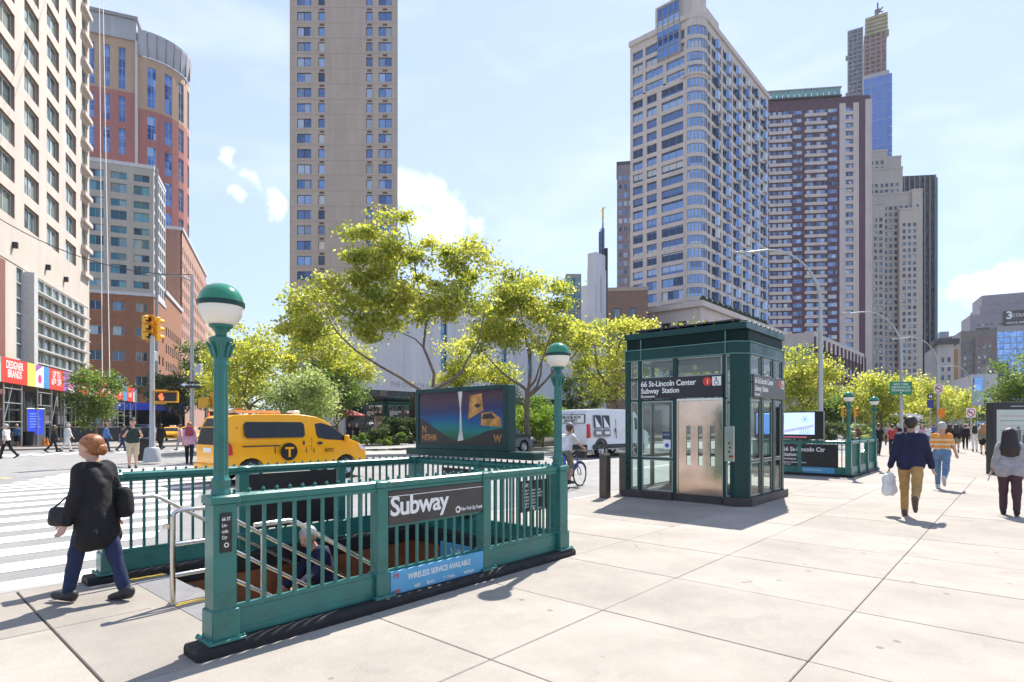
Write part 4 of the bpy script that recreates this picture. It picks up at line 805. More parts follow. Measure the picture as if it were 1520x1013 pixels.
# ---------------------------------------------------------------- bicycle
def bicycle(label, loc, rz):
    T = thing('bicycle', label, 'bicycle', loc, rz); r = .335; bl = mat('bike_blue', (.02, .08, .36), .3, coat=.4)
    for x in (0, 1.06):
        wname = thing('x', None, None); wname.name = 'wheel'; wname.parent = T; wname.location = (x, 0, r)
        ty = MB(); ty.tube([(r * math.cos(2 * math.pi * i / 28), 0, r * math.sin(2 * math.pi * i / 28)) for i in range(29)], .021, 8, cap=False); ty.build('tyre', M_rubber, wname, smooth=60)
        rm = MB(); rm.tube([((r - .03) * math.cos(2 * math.pi * i / 28), 0, (r - .03) * math.sin(2 * math.pi * i / 28)) for i in range(29)], .010, 6, cap=False); rm.tube([(0, -.05, 0), (0, .05, 0)], .022, 8); rm.build('rim', M_chrome, wname, smooth=60)
        sp = MB()
        for i in range(14): a = 2 * math.pi * i / 14; sp.tube([(.02 * math.cos(a), .02 * (-1) ** i, .02 * math.sin(a)), ((r - .03) * math.cos(a), 0, (r - .03) * math.sin(a))], .0022, 4)
        sp.build('spoke', M_chrome, wname)
    f = MB(); bb = (.44, 0, .29); st = (.28, 0, .80); hd = (.90, 0, .78); hb = (.955, 0, .58)
    f.tube([st, bb], .02); f.tube([bb, hb], .026); f.tube([(0, .05, r), bb], .014); f.tube([(0, .05, r), (.30, 0, .72)], .011); f.tube([(0, -.05, r), bb], .014); f.tube([(.36, 0, .55), (.93, 0, .66)], .02); f.tube([hb, (.90, 0, .84)], .022)
    f.tube([hb, (1.0, .05, .50), (1.06, .05, r)], .014); f.tube([hb, (1.0, -.05, .50), (1.06, -.05, r)], .014); f.build('frame', bl, T, smooth=50)
    h = MB(); h.tube([(.90, 0, .84), (.88, 0, 1.02)], .014); h.tube([(.80, -.27, 1.02), (.88, -.2, 1.05), (.89, 0, 1.03), (.88, .2, 1.05), (.80, .27, 1.02)], .012); h.build('handlebar', M_dark, T, smooth=50)
    s = MB(); s.tube([st, (.27, 0, .90)], .013); s.prism([(.14, .90), (.42, .91), (.44, .93), (.40, .95), (.15, .965), (.12, .93)], 'y', -.06, .06); s.build('saddle', M_dark, T, bevel=.01)
    c = MB(); c.lathe([(.0, -.02), (.085, -.02), (.085, .0), (0, .0)], n=18); c.xf(Matrix.Translation(bb) @ Matrix.Rotation(R_(90), 4, 'X')); c.tube([(.44, -.04, .29), (.50, -.10, .13)], .012); c.tube([(.44, .04, .29), (.38, .10, .45)], .012); c.box(.45, -.17, .115, .55, -.08, .14); c.box(.33, .08, .44, .43, .17, .465); c.build('crank', M_dark, T)
    for x in (0, 1.06):
        m = MB(); m.tube([(x + (r + .03) * math.cos(a), 0, r + (r + .03) * math.sin(a)) for a in [R_(20 + i * 16) for i in range(10)]], .022, 6); m.build('mudguard', bl, T, smooth=60)
    b = MB(); b.bbox(1.02, -.16, .80, 1.24, .16, 1.02, .03); b.build('front_basket', M_dark, T)
    b = MB(); b.bbox(-.12, -.13, .66, .18, .13, .92, .05); b.build('rear_bag', mat('bag_blue', (.03, .12, .5), .6), T)
    return T
# ---------------------------------------------------------------- people: signed-distance bodies turned into continuous meshes
def surface_nets(F, org, h):
    S = F < 0; nx, ny, nz_ = F.shape
    c = np.zeros((nx-1, ny-1, nz_-1), np.int8)
    for dx in (0, 1):
        for dy in (0, 1):
            for dz in (0, 1): c += S[dx:nx-1+dx, dy:ny-1+dy, dz:nz_-1+dz]
    act = (c > 0) & (c < 8); idx = np.full(act.shape, -1, np.int64); I = np.argwhere(act); idx[act] = np.arange(len(I))
    pos = np.zeros((len(I), 3)); cnt = np.zeros(len(I)); i, j, k = I.T
    for ax in range(3):
        o1, o2 = [a for a in range(3) if a != ax]
        for u in (0, 1):
            for v in (0, 1):
                off = [0, 0, 0]; off[o1] = u; off[o2] = v
                a = F[i+off[0], j+off[1], k+off[2]]; off2 = off[:]; off2[ax] = 1; b = F[i+off2[0], j+off2[1], k+off2[2]]
                m = (a < 0) != (b < 0); t = np.where(m, a / np.where(m, a - b, 1), 0)
                p = np.tile(np.array(off, float), (len(I), 1)); p[:, ax] = t; pos[m] += p[m]; cnt[m] += 1
    V = (I + pos / cnt[:, None]) * h + org; Q = []
    for ax in range(3):
        o1, o2 = [(1, 2), (2, 0), (0, 1)][ax]
        sl0 = [slice(None)] * 3; sl1 = [slice(None)] * 3; sl0[ax] = slice(0, -1); sl1[ax] = slice(1, None)
        A, B = S[tuple(sl0)], S[tuple(sl1)]; E = np.argwhere(A != B)
        E = E[(E[:, o1] > 0) & (E[:, o2] > 0) & (E[:, o1] < F.shape[o1]-1) & (E[:, o2] < F.shape[o2]-1)]
        if not len(E): continue
        def cell(d1, d2):
            e = E.copy(); e[:, o1] += d1; e[:, o2] += d2; return idx[e[:, 0], e[:, 1], e[:, 2]]
        q = np.stack([cell(-1, -1), cell(0, -1), cell(0, 0), cell(-1, 0)], 1); fl = B[E[:, 0], E[:, 1], E[:, 2]]
        q[fl] = q[fl][:, ::-1]; Q.append(q)
    return V, np.concatenate(Q)
def sdf_mesh(prims, h, k=.012, wr=None):
    """prims: (a, b, ra, rb) tapered capsules, smoothly joined"""
    A = np.array([p[0] for p in prims], float); B = np.array([p[1] for p in prims], float); r = np.array([[p[2], p[3]] for p in prims], float)
    lo = np.minimum(A - r.max(1)[:, None], B - r.max(1)[:, None]).min(0) - 3 * h; hi = np.maximum(A + r.max(1)[:, None], B + r.max(1)[:, None]).max(0) + 3 * h
    n = np.ceil((hi - lo) / h).astype(int) + 1; F = np.full(n, 9.0)
    E = np.zeros(n); mg = max(6 * k, 3 * h)
    ax = [lo[d] + h * np.arange(n[d]) for d in range(3)]
    for (a, b, (ra, rb)) in zip(A, B, r):
        l = np.minimum(a - ra, b - rb); l = np.minimum(np.minimum(a, b) - max(ra, rb), l) - mg; u = np.maximum(a, b) + max(ra, rb) + mg
        s = [slice(max(0, int((l[d] - lo[d]) / h)), min(n[d], int((u[d] - lo[d]) / h) + 2)) for d in range(3)]
        X, Y, Z = np.meshgrid(ax[0][s[0]], ax[1][s[1]], ax[2][s[2]], indexing='ij'); d = b - a; dd = max(d @ d, 1e-9)
        t = np.clip(((X - a[0]) * d[0] + (Y - a[1]) * d[1] + (Z - a[2]) * d[2]) / dd, 0, 1)
        D = np.sqrt((X - a[0] - t * d[0]) ** 2 + (Y - a[1] - t * d[1]) ** 2 + (Z - a[2] - t * d[2]) ** 2) - (ra + t * (rb - ra))
        E[tuple(s)] += np.exp(np.clip(-D / k, -50, 50))
    F = np.where(E > 1e-18, -k * np.log(np.maximum(E, 1e-18)), 9 * k + .2)
    if wr:     # cloth folds
        X, Y, Z = np.meshgrid(*ax, indexing='ij'); F = F + wr * (.8 * np.sin(46 * X + 38 * Y + 5 * Z + 2.2 * np.sin(9 * Z)) + (.7 if wr < .005 else .25) * np.sin(-52 * X + 41 * Y + 8 * Z) + (.45 if wr < .0047 else .12) * np.sin(60 * Z + 30 * X + 6 * np.sin(14 * Y)))
    return surface_nets(F, lo, h)
def np_mesh(name, parts, mats, smooth=True):
    """parts: list of (V, Q, material index)"""
    V = np.concatenate([p[0] for p in parts]); o = 0; Q = []; mi = []
    for v, q, m in parts: Q.append(q + o); mi.append(np.full(len(q), m)); o += len(v)
    Q = np.concatenate(Q); mi = np.concatenate(mi); me = bpy.data.meshes.new(name); w_ = Q.shape[1]
    me.vertices.add(len(V)); me.vertices.foreach_set('co', V.astype(np.float32).ravel()); me.loops.add(Q.size); me.loops.foreach_set('vertex_index', Q.astype(np.int32).ravel())
    me.polygons.add(len(Q)); me.polygons.foreach_set('loop_start', (np.arange(len(Q)) * w_).astype(np.int32)); me.polygons.foreach_set('material_index', mi.astype(np.int32))
    if smooth: me.polygons.foreach_set('use_smooth', np.ones(len(Q), bool))
    for m in mats: me.materials.append(m)
    me.update(calc_edges=True); me.validate(); return me
def cloth(name, c, var=.22): return mat(name, c, .85, var=var, nscale=7, bump=.35, bscale=38)
SKIN = mat('skin_light', (.52, .30, .21), .5, var=.06); SKIN2 = mat('skin_tan', (.40, .23, .15), .5, var=.06); SKIN3 = mat('skin_brown', (.17, .085, .05), .5, var=.06)
EYE = mat('eye_dark', (.02, .015, .012), .2); EYEW = mat('eye_white', (.6, .58, .55), .3)
def rotv(v, ax, d): return Matrix.Rotation(R_(d), 3, ax) @ Vector(v)
def person(label, loc, heading, h=1.72, legs=((12, 6), (-14, 18)), arms=((-12, 8, 15), (14, 8, 18)), lean=3, yaw=0, nod=0, girth=1.0, vox=.02,
           top=None, topk='shirt', pants=None, pantk='trousers', hair=None, hairk='short', shoe=None, skin=None, hat=None, hatk='cap', group=None, female=False, stripes=None, root_z=None, tuck=False):
    """local x right, y forward. legs: (thigh pitch, knee bend) left/right; arms: (pitch, out, elbow) left/right"""
    T = thing('person', label, 'person', loc, heading - R_(90), group); s = h / 1.72; skin = skin or SKIN; fine = vox < .014
    hipz = 0; hip = []; J = {}
    for i, sd in enumerate((-1, 1)):
        th, kn = legs[i]; hp = Vector((sd * .095 * (.85 + .15 * girth) * s, 0, 0)); k = hp + rotv((0, 0, -.435 * s), 'X', th); a = k + rotv((0, 0, -.405 * s), 'X', th - kn)
        fa = 0 if -18 < th - kn < 18 else ((th - kn) * .8 if th - kn < 0 else (th - kn)); t = a + rotv((0, .16 * s, -.045 * s), 'X', fa); he = a + rotv((0, -.055 * s, -.055 * s), 'X', fa); J[i] = [hp, k, a, t, he, fa]
    zmin = min(min(J[i][3].z - .03 * s, J[i][4].z - .035 * s) for i in (0, 1)); up = -zmin if root_z is None else root_z
    for i in (0, 1): J[i][:5] = [v + Vector((0, 0, up)) for v in J[i][:5]]
    pel = Vector((0, 0, up))
    def T_(v): return pel + rotv(Vector(v) * s, 'X', -lean)
    g = girth; sw_ = .175 if not female else .155
    ch = T_((0, .01, .40)); nk = T_((0, -.005, .545)); hc = nk + rotv((0, .035 * s, .155 * s), 'X', -lean * .4 - nod)
    def H(x, y, z): return hc + Matrix.Rotation(R_(yaw), 3, 'Z') @ rotv(Vector((x, y, z)) * s, 'X', -nod)
    tor = []
    for sd in (-1, 1):
        tor += [(T_((sd * .075 * g, .01, .02)), T_((sd * .065 * g, .01, .20)), .098 * s * g, .088 * s * g), (T_((sd * .065 * g, .01, .20)), T_((sd * .085 * g, .01, .40)), .088 * s * g, .098 * s * (.6 + .4 * g)),
                (T_((sd * .085 * g, .0, .40)), T_((sd * sw_ * .8, -.01, .475)), .095 * s * (.6 + .4 * g), .062 * s)]
        if female: tor.append((T_((sd * .075, .085, .36)), T_((sd * .07, .09, .35)), .062 * s * g, .058 * s * g))
        if girth > 1.1: tor.append((T_((sd * .03, .075, .12)), T_((sd * .03, .07, .22)), .10 * s * g, .09 * s * g))
    armj = []
    for i, sd in enumerate((-1, 1)):
        pt, ou, el = arms[i]; sh = T_((sd * sw_, -.01, .465))
        def AR(v, extra=0): return rotv(Matrix.Rotation(R_(-sd * ou), 3, 'Y') @ Vector((0, 0, 0)) + rotv(v, 'X', extra), 'X', 0)
        def dirn(p_): return Matrix.Rotation(R_(p_), 3, 'X') @ (Matrix.Rotation(R_(-sd * ou), 3, 'Y') @ Vector((0, 0, -1)))
        e = sh + dirn(pt) * .285 * s; d2 = dirn(pt + el)
        if el > 70: d2 = (d2 + Vector((-sd * .55, 0, 0))).normalized()
        wv = e + d2 * .245 * s; armj.append((sh, e, wv, d2))
    body = list(tor)
    hd = [(H(0, -.015, .035), H(0, .0, .03), .098 * s, .094 * s), (H(0, .03, -.055), H(0, .045, -.075), .062 * s, .045 * s), (H(0, .02, .0), H(0, .045, -.03), .075 * s, .066 * s),
          (H(0, .098, .0), H(0, .118, -.028), .012 * s, .017 * s), (H(-.085, -.01, .01), H(-.092, -.02, -.03), .014 * s, .012 * s), (H(.085, -.01, .01), H(.092, -.02, -.03), .014 * s, .012 * s),
          (H(-.03, .094, -.068), H(.03, .094, -.068), .008 * s, .008 * s), (H(-.045, .088, .028), H(.045, .088, .028), .012 * s, .012 * s)]
    body += hd + [(nk + Vector((0, 0, -.05 * s)), H(0, -.01, -.05), .062 * s, .055 * s)]
    for sh, e, wv, d2 in armj: body += [(sh, e, .048 * s, .040 * s), (e, wv, .041 * s, .027 * s)]
    for i in (0, 1):
        hp, k, a, t, he, fa = J[i]; lw = .86 if pantk == 'trousers' and pants else 1; body += [(hp, k, .088 * s * g * lw, .056 * s * lw), (k, k + (a - k) * .3, .056 * s * lw, .056 * s * lw), (k + (a - k) * .3, a, .056 * s * lw, .036 * s * lw), (he, t, .034 * s, .028 * s)]
    hands = []
    for i, (sh, e, wv, d2) in enumerate(armj):
        sd = (-1, 1)[i]; side = d2.cross(Vector((sd, 0, 0)));
        if side.length < .1: side = Vector((0, 1, 0))
        side.normalize(); nrm = side.cross(d2).normalized(); palm = wv + d2 * .05 * s
        hp_ = [(wv - d2 * .03 * s, wv + d2 * .02 * s, .026 * s, .026 * s)]
        for f in range(4):
            o = side * (.030 - .019 * f) * s; ln = (.070, .080, .075, .058)[f] * s; b0 = wv + d2 * .085 * s + o * 1.05; cu = nrm * (.35 + .06 * f) * (1 if i else 1)
            hp_ += [(wv + d2 * .015 * s + o * .6, b0, .014 * s, .0105 * s), (b0, b0 + (d2 + cu * .5).normalized() * ln * .5, .0095 * s, .0085 * s), (b0 + (d2 + cu * .5).normalized() * ln * .5, b0 + (d2 + cu * .5).normalized() * ln * .5 + (d2 * .7 + cu * 1.6).normalized() * ln * .5, .0085 * s, .007 * s)]
        tb = wv + d2 * .02 * s + side * .028 * s; t1 = tb + (d2 * .6 + side * .7).normalized() * .045 * s; hp_ += [(tb, t1, .013 * s, .0105 * s), (t1, t1 + (d2 + side * .15 + nrm * .2).normalized() * .035 * s, .0095 * s, .008 * s)]
        hands.append(hp_)
        if not fine: body += [(wv, palm + d2 * .02, .026 * s, .030 * s), (palm, palm + d2 * .08 * s, .030 * s, .016 * s), (palm, palm + side * .05 * s + d2 * .02 * s, .02 * s, .012 * s)]
    parts = [(*sdf_mesh(body, vox, .010), 0)]
    if fine:
        for hp_ in hands: parts.append((*sdf_mesh(hp_, .0048, .004), 0))
    for sx in (-1, 1):
        e = H(sx * .034, .086, .008); parts.append((*sdf_mesh([(e, e + Vector((0, .001, 0)), .013 * s, .013 * s)], .006, .003), 1)); e = H(sx * .034, .094, .008); parts.append((*sdf_mesh([(e, e, .0075 * s, .0075 * s)], .004, .003), 2))
    m0 = np_mesh('body', parts, [skin, EYEW, EYE]); inst('body', m0, T)
    def part(nm, prims, m_, v=None, k=.012, wr=None): inst(nm, np_mesh(nm, [(*sdf_mesh(prims, v or vox, k, wr), 0)], m_ if isinstance(m_, list) else [m_]), T)
    e_ = .014 * s
    # legs' clothing
    pp = []
    if pantk in ('trousers', 'shorts'):
        for i in (0, 1):
            hp, k, a, t, he, fa = J[i]
            if pantk == 'trousers': pp += [(hp + Vector((0, 0, .03)), k, .098 * s * g, .070 * s * (.5 + .5 * g)), (k, a + (k - a) * .06, .070 * s * (.5 + .5 * g), .056 * s)]
            else: pp += [(hp + Vector((0, 0, .03)), k + (hp - k) * .05, .102 * s * g, .086 * s)]
        for sd in (-1, 1): pp.append((T_((sd * .07 * g, .0, .0)), T_((sd * .065 * g, .008, .14)), .108 * s * g, .100 * s * g))
    elif pantk == 'skirt':
        for sd in (-1, 1): pp += [(T_((sd * .065 * g, .008, .16)), T_((sd * .085 * g, .0, .0)), .094 * s * g, .118 * s * g), (T_((sd * .085 * g, .0, .0)), T_((sd * .10 * g, .0, -.24)), .118 * s * g, .115 * s * g)]
        pp.append((T_((0, .0, .0)), T_((0, .0, -.26)), .12 * s, .125 * s))
    if pants: part('trousers' if pantk == 'trousers' else pantk, pp, pants, wr=.0048 if vox < .025 else None)
    # top
    if top:
        gr = {'shirt': .013, 'jacket': .022, 'coat': .024, 'loose': .024}[topk] * s; tp = []
        for a, b, ra, rb in tor: tp.append((a, b, ra + gr, rb + gr))
        hem = {'shirt': -.04, 'jacket': -.10, 'coat': -.33, 'loose': -.13}[topk]
        if not tuck:
            for sd in (-1, 1): tp.append((T_((sd * .075 * g, .0, .05)), T_((sd * (.082 + (.03 if topk == 'coat' else .01 if topk == 'loose' else 0)) * g, -.01, hem + .09)), (.10 * g + .012) * s + gr * .6, (.096 * g + .010) * s + gr * (.5 if topk != 'coat' else 1.0)))
            if topk == 'coat': tp.append((T_((0, -.04, .3)), T_((0, -.025, hem + .1)), .10 * s, .135 * s)); tp.append((T_((0, .03, .2)), T_((0, .045, hem + .1)), .10 * s, .125 * s))
        for sh, e, wv, d2 in armj:
            w2 = .010 * s if topk == 'shirt' else gr * .75
            if topk == 'shirt': tp.append((sh, sh + (e - sh) * .72, .056 * s, .054 * s))
            else: tp += [(sh, e, .052 * s + w2, .046 * s + w2), (e, e + (wv - e) * (.97 if topk != 'loose' else .62), .048 * s + w2, .036 * s + w2)]
        if topk in ('jacket', 'coat'): tp.append((nk + Vector((-.02, -.012, -.055 * s)), nk + Vector((.02, -.012, -.055 * s)), .066 * s, .066 * s))
        if stripes:
            sv = sdf_mesh(tp, vox, .012, .004); V, Q = sv; zc = V[Q].mean(1)[:, 2]; u_ = (T_((0, 0, .5)).z - zc) / s; mi = np.zeros(len(Q), int)
            mi[(u_ > .10) & (u_ % .115 < .04)] = 1
            me = np_mesh('shirt', [(V, Q, 0)], [top, stripes]); me.polygons.foreach_set('material_index', mi.astype(np.int32)); inst('shirt', me, T)
        else: part('shirt' if topk == 'shirt' else 'jacket', tp, top, wr=(.0050 if topk == 'coat' else .0046) if vox < .025 else None)
    if fine and top and topk in ('jacket', 'coat'):      # collar
        cb = [(nk + Vector((.062 * math.cos(a_) * s, (.058 * math.sin(a_) - .012) * s, -.028 * s + .012 * math.sin(-a_) * s)), nk + Vector((.062 * math.cos(a_ + .5) * s, (.058 * math.sin(a_ + .5) - .012) * s, -.028 * s + .012 * math.sin(-a_ - .5) * s)), .015 * s, .015 * s) for a_ in [i_ * .5 for i_ in range(13)]]
        part('collar', cb, top, v=.008, k=.006)
    # shoes
    for i in (0, 1):
        hp, k, a, t, he, fa = J[i]; f = (t - he).normalized(); sp = [(he, t + f * .035 * s, .038 * s, .030 * s), (he + Vector((0, 0, .03)), a + Vector((0, 0, -.005)), .044 * s, .046 * s), (he + f * .07 * s + Vector((0, 0, .012)), t, .042 * s, .030 * s)]
        if shoe: part('shoe', sp, shoe)
        if shoe and fine: dz = Vector((0, 0, -.016 * s)); part('sole', [(he + dz, t + f * .03 * s + dz, .034 * s, .031 * s)], SOLE, k=.004)
    # hair
    if hair:
        hp_ = [(H(0, -.03, .05), H(0, .0, .060), .092 * s, .084 * s), (H(0, -.042, .0), H(0, -.03, .05), .080 * s, .090 * s), (H(-.05, -.02, .03), H(-.045, .03, .055), .054 * s, .046 * s), (H(.05, -.02, .03), H(.045, .03, .055), .054 * s, .046 * s)]
        if hairk == 'short': hp_.append((H(0, -.058, -.02), H(0, -.05, .01), .058 * s, .08 * s))
        if hairk == 'long':
            hp_ += [(H(0, -.06, .0), T_((0, -.11, .40)), .095 * s, .085 * s)]
            for sd in (-1, 1): hp_ += [(H(sd * .05, -.045, .03), T_((sd * .085, -.085, .42)), .075 * s, .075 * s), (T_((sd * .09, -.085, .42)), T_((sd * .10, -.10, .31)), .078 * s, .05 * s), (T_((sd * .03, -.11, .40)), T_((sd * .035, -.12, .29)), .07 * s, .045 * s), (H(sd * .085, .01, .02), H(sd * .09, .0, -.12), .03 * s, .03 * s)]
        if hairk == 'bun':
            hp_ += [(H(0, -.05, -.02), H(0, -.05, .03), .066 * s, .08 * s), (H(0, -.09, -.035), H(0, -.06, -.02), .028 * s, .05 * s)]
            bn_ = [(H(.034 * math.cos(a_), -.128, -.022 + .034 * math.sin(a_)), H(.034 * math.cos(a_ + .7), -.130, -.022 + .034 * math.sin(a_ + .7)), .024 * s, .024 * s) for a_ in [i_ * .7 for i_ in range(9)]] + [(H(0, -.10, -.025), H(0, -.14, -.022), .03 * s, .026 * s)]
            part('hair_bun', bn_, hair, v=.008, k=.004)
        part('hair', hp_, hair, k=.008)
    if hat:
        hh = [(H(0, -.012, .075), H(0, .005, .08), .104 * s, .098 * s)]
        if hatk == 'cap': hh += [(H(-.04, .07, .062), H(-.03, .16, .045), .02 * s, .012 * s), (H(.04, .07, .062), H(.03, .16, .045), .02 * s, .012 * s), (H(0, .07, .065), H(0, .17, .048), .02 * s, .012 * s)]
        part('hat', hh, hat, k=.012)
    bpy.context.view_layer.update
    M = Matrix.Translation(loc) @ Matrix.Rotation(heading - R_(90), 4, 'Z')
    return T, {'wrist': [M @ a[2] for a in armj], 'hand': [M @ (a[2] + a[3] * .08) for a in armj], 'T': lambda v: M @ T_(v), 'head': M @ hc}
C_black = cloth('cloth_black', (.010, .009, .010)); C_navy = cloth('cloth_navy', (.012, .016, .05)); C_denim = cloth('denim_dark', (.016, .026, .075)); C_jean = cloth('denim_mid', (.12, .20, .32)); C_khaki = cloth('cloth_tan', (.40, .24, .085)); C_stone = cloth('cloth_stone', (.46, .38, .26))
C_grey = cloth('cloth_grey', (.33, .32, .34)); C_white = cloth('cloth_white', (.68, .67, .66)); C_orange = cloth('cloth_orange', (.75, .30, .06)); C_cream = cloth('cloth_cream', (.70, .58, .42)); C_wine = cloth('cloth_wine', (.07, .03, .04)); C_blue = cloth('cloth_blue', (.08, .16, .38)); C_pink = cloth('cloth_pink', (.60, .34, .42)); C_dgreen = cloth('cloth_bottle', (.015, .035, .03)); C_olive = cloth('cloth_olive', (.20, .19, .13)); C_red = cloth('cloth_red', (.45, .05, .05))
def hairmat(name, c):
    m = mat(name, c, .38, var=.12, nscale=6); t = m.node_tree; b = t.nodes['Principled BSDF']; tc = t.nodes.new('ShaderNodeTexCoord'); mp = t.nodes.new('ShaderNodeMapping'); mp.inputs['Scale'].default_value = (150, 14, 60)
    n = t.nodes.new('ShaderNodeTexNoise'); n.inputs['Scale'].default_value = 1.0; n.inputs['Detail'].default_value = 3; t.links.new(tc.outputs['Object'], mp.inputs[0]); t.links.new(mp.outputs[0], n.inputs['Vector'])
    bp = t.nodes.new('ShaderNodeBump'); bp.inputs['Strength'].default_value = .7; bp.inputs['Distance'].default_value = .008; t.links.new(n.outputs['Fac'], bp.inputs['Height']); t.links.new(bp.outputs[0], b.inputs['Normal'])
    src = b.inputs['Base Color'].links[0].from_socket; hs = t.nodes.new('ShaderNodeHueSaturation'); r = t.nodes.new('ShaderNodeMapRange'); r.inputs[1].default_value = .3; r.inputs[2].default_value = .7; r.inputs[3].default_value = .45; r.inputs[4].default_value = 1.5
    t.links.new(n.outputs['Fac'], r.inputs[0]); t.links.new(r.outputs[0], hs.inputs['Value']); t.links.new(src, hs.inputs['Color']); t.links.new(hs.outputs[0], b.inputs['Base Color']); return m
H_red = hairmat('hair_auburn', (.30, .105, .03)); H_dark = hairmat('hair_dark', (.025, .014, .010)); H_grey = hairmat('hair_grey', (.42, .40, .38)); H_brown = hairmat('hair_brown', (.09, .05, .025)); H_blond = hairmat('hair_ginger', (.38, .17, .05))
SOLE = mat('shoe_sole', (.10, .09, .08), .8, var=.2); S_black = mat('shoe_black', (.022, .02, .022), .6, var=.3, nscale=12); S_brown = mat('shoe_brown', (.10, .06, .035), .55, var=.2); S_white = mat('shoe_white', (.55, .54, .52), .6, var=.1)
def bag(name, label, cat, c, sz, m_, strap=None, rz=0, soft=False):
    """flat bag: panel with a rounded outline, gusset, flap, and a strap through the given points"""
    T = thing(name, label, cat, c, rz); x, y, z = sz; k = MB(); n = 28; rs = random.Random(len(label))
    ring = []
    for i in range(n):
        a = 2 * math.pi * i / n; ca, sa_ = math.cos(a), math.sin(a); e = .42; px_, pz_ = abs(ca) ** e * (1 if ca > 0 else -1), abs(sa_) ** e * (1 if sa_ > 0 else -1)
        ring.append((px_ * x / 2 * (1 - .10 * pz_) * (1 + rs.uniform(-.05, .05) * soft), pz_ * z / 2 * (1 + rs.uniform(-.06, .06) * soft)))
    lay = [(.0, -1.0), (.55, -1.0), (.86, -.85), (1.0, -.35), (1.0, .35), (.86, .85), (.55, 1.0), (0, 1.0)]
    vs = [(rx * f, y * g * (1 - .35 * max(0, rz_ / z)) + soft * .02 * math.sin(9 * rz_ / z + 14 * rx / x), rz_ * f) for f, g in lay for rx, rz_ in ring]
    k.add(vs, [(i * n + j, i * n + (j + 1) % n, (i + 1) * n + (j + 1) % n, (i + 1) * n + j) for i in range(len(lay) - 1) for j in range(n)])
    k.build('bag_body', m_, T, smooth=50)
    if strap:
        k = MB(); k.tube([Vector(q) - Vector(c) for q in strap], .009, 6); o = k.build('strap', m_, T, smooth=60); o.rotation_euler = (0, 0, -rz)
    return T
def hdg(px, z, rel=0):
    """heading pointing straight away from the camera at picture column px, turned rel degrees to the right"""
    return R_(AZ) - math.atan((px - CX) / FPX) - R_(rel)
# walking woman in the black cardigan
q = G(143, 893); PW, jw = person('woman with auburn bun in black cardigan and jeans walking left beside the entrance', q, ang(-77), 1.56, legs=((20, 6), (-17, 2)), arms=((-2, 13, 16), (-14, 8, 22)), lean=4, yaw=8, girth=.97, vox=.0105,
    top=C_black, topk='coat', pants=C_denim, hair=H_red, hairk='bun', shoe=S_black, female=True)
c = jw['T']((.20, -.10, .10)); bag('shoulder_bag', 'black quilted shoulder bag on the back of the woman in black', 'bag', c, (.24, .07, .30), C_black, [c + Vector((0, 0, .1)), jw['T']((.16, -.12, .35)), jw['T']((.10, -.02, .52)), jw['T']((.16, .10, .38))], ang(-77))
c = jw['T']((-.27, .14, .02)); bag('handbag', 'black handbag hanging from the front arm of the woman in black', 'bag', c, (.25, .035, .18), mat('leather_black', (.010, .009, .010), .55, var=.2, spec=.3), [c + Vector((-.05, -.03, .09)), jw['T']((-.26, .05, .22)), c + Vector((.05, .03, .09))], ang(-77))
# man in the navy jacket
q = G(1352, 767); PM, jm = person('man in navy jacket and tan trousers walking away with a white plastic bag', q, hdg(1352, 11, 4), 1.80, legs=((8, 4), (-22, 42)), arms=((-2, 14, 8), (4, 13, 10)), lean=2, girth=1.05, vox=.0125, top=C_navy, topk='jacket', pants=C_khaki, hair=H_dark, shoe=S_brown, skin=SKIN2)
c = jm['hand'][0] + Vector((0, 0, -.27)); bag('plastic_bag', 'thin white plastic shopping bag in the left hand of the navy jacket man', 'bag', c, (.24, .07, .44), mat('thin_plastic', (.75, .74, .74), .35, var=.06), [c + Vector((-.03, -.03, .2)), jm['hand'][0], c + Vector((.03, .03, .2))], R_(-40), True)
q = G(1398, 726); person('grey haired man in orange striped polo shirt and jeans walking away', q, hdg(1396, 14, 6), 1.72, legs=((10, 4), (-16, 45)), arms=((0, 12, 8), (16, 12, 12)), girth=1.06, vox=.015, top=C_orange, topk='shirt', stripes=C_cream, pants=C_jean, hair=H_grey, shoe=S_white, tuck=True)
q = G(1499, 765); PG, jg = person('long haired woman in loose grey shirt and dark trousers walking away at the right edge', q, hdg(1499, 11, -3), 1.58, legs=((7, 4), (-8, 10)), arms=((2, 12, 22), (4, 12, 25)), girth=1.2, vox=.0125, top=C_grey, topk='loose', pants=C_wine, hair=H_dark, hairk='long', shoe=S_black, female=True, skin=SKIN2)
k = MB(); h0 = jg['hand'][0]; k.tube([h0 + Vector((0, 0, .05)), h0 + Vector((.02, .05, -.14))], .012, 8); tag(k.build('rolled_paper', M_whitep), 'short pale rolled paper in the hand of the grey shirt woman', 'paper')
# man on the stairs
person('grey haired man in dark suit climbing the subway stairs', (4.12, 6.88, -1.32), math.pi, 1.72, legs=((45, 70), (5, 12)), arms=((35, 10, 35), (20, 8, 30)), lean=22, vox=.013, yaw=20, nod=15, top=C_navy, topk='jacket', pants=C_black, hair=H_grey, shoe=S_black)
# cyclist
q = G(863, 722, roadz(9)); bx = Vector((q.x - 1.06, q.y, roadz(q.y)))
bicycle('blue hire bicycle ridden past the end of the subway entrance', bx, R_(3))
person('cyclist in white shirt and khaki shorts riding the blue bicycle', bx + Vector((.26, 0.01, 0)), R_(3), 1.74, legs=((62, 62), (28, 45)), arms=((48, 6, 12), (48, 6, 12)), lean=24, vox=.018, root_z=.98, top=C_white, pants=C_olive, pantk='shorts', hair=H_brown, hat=mat('cap_grey', (.2, .19, .18), .7), shoe=S_black)
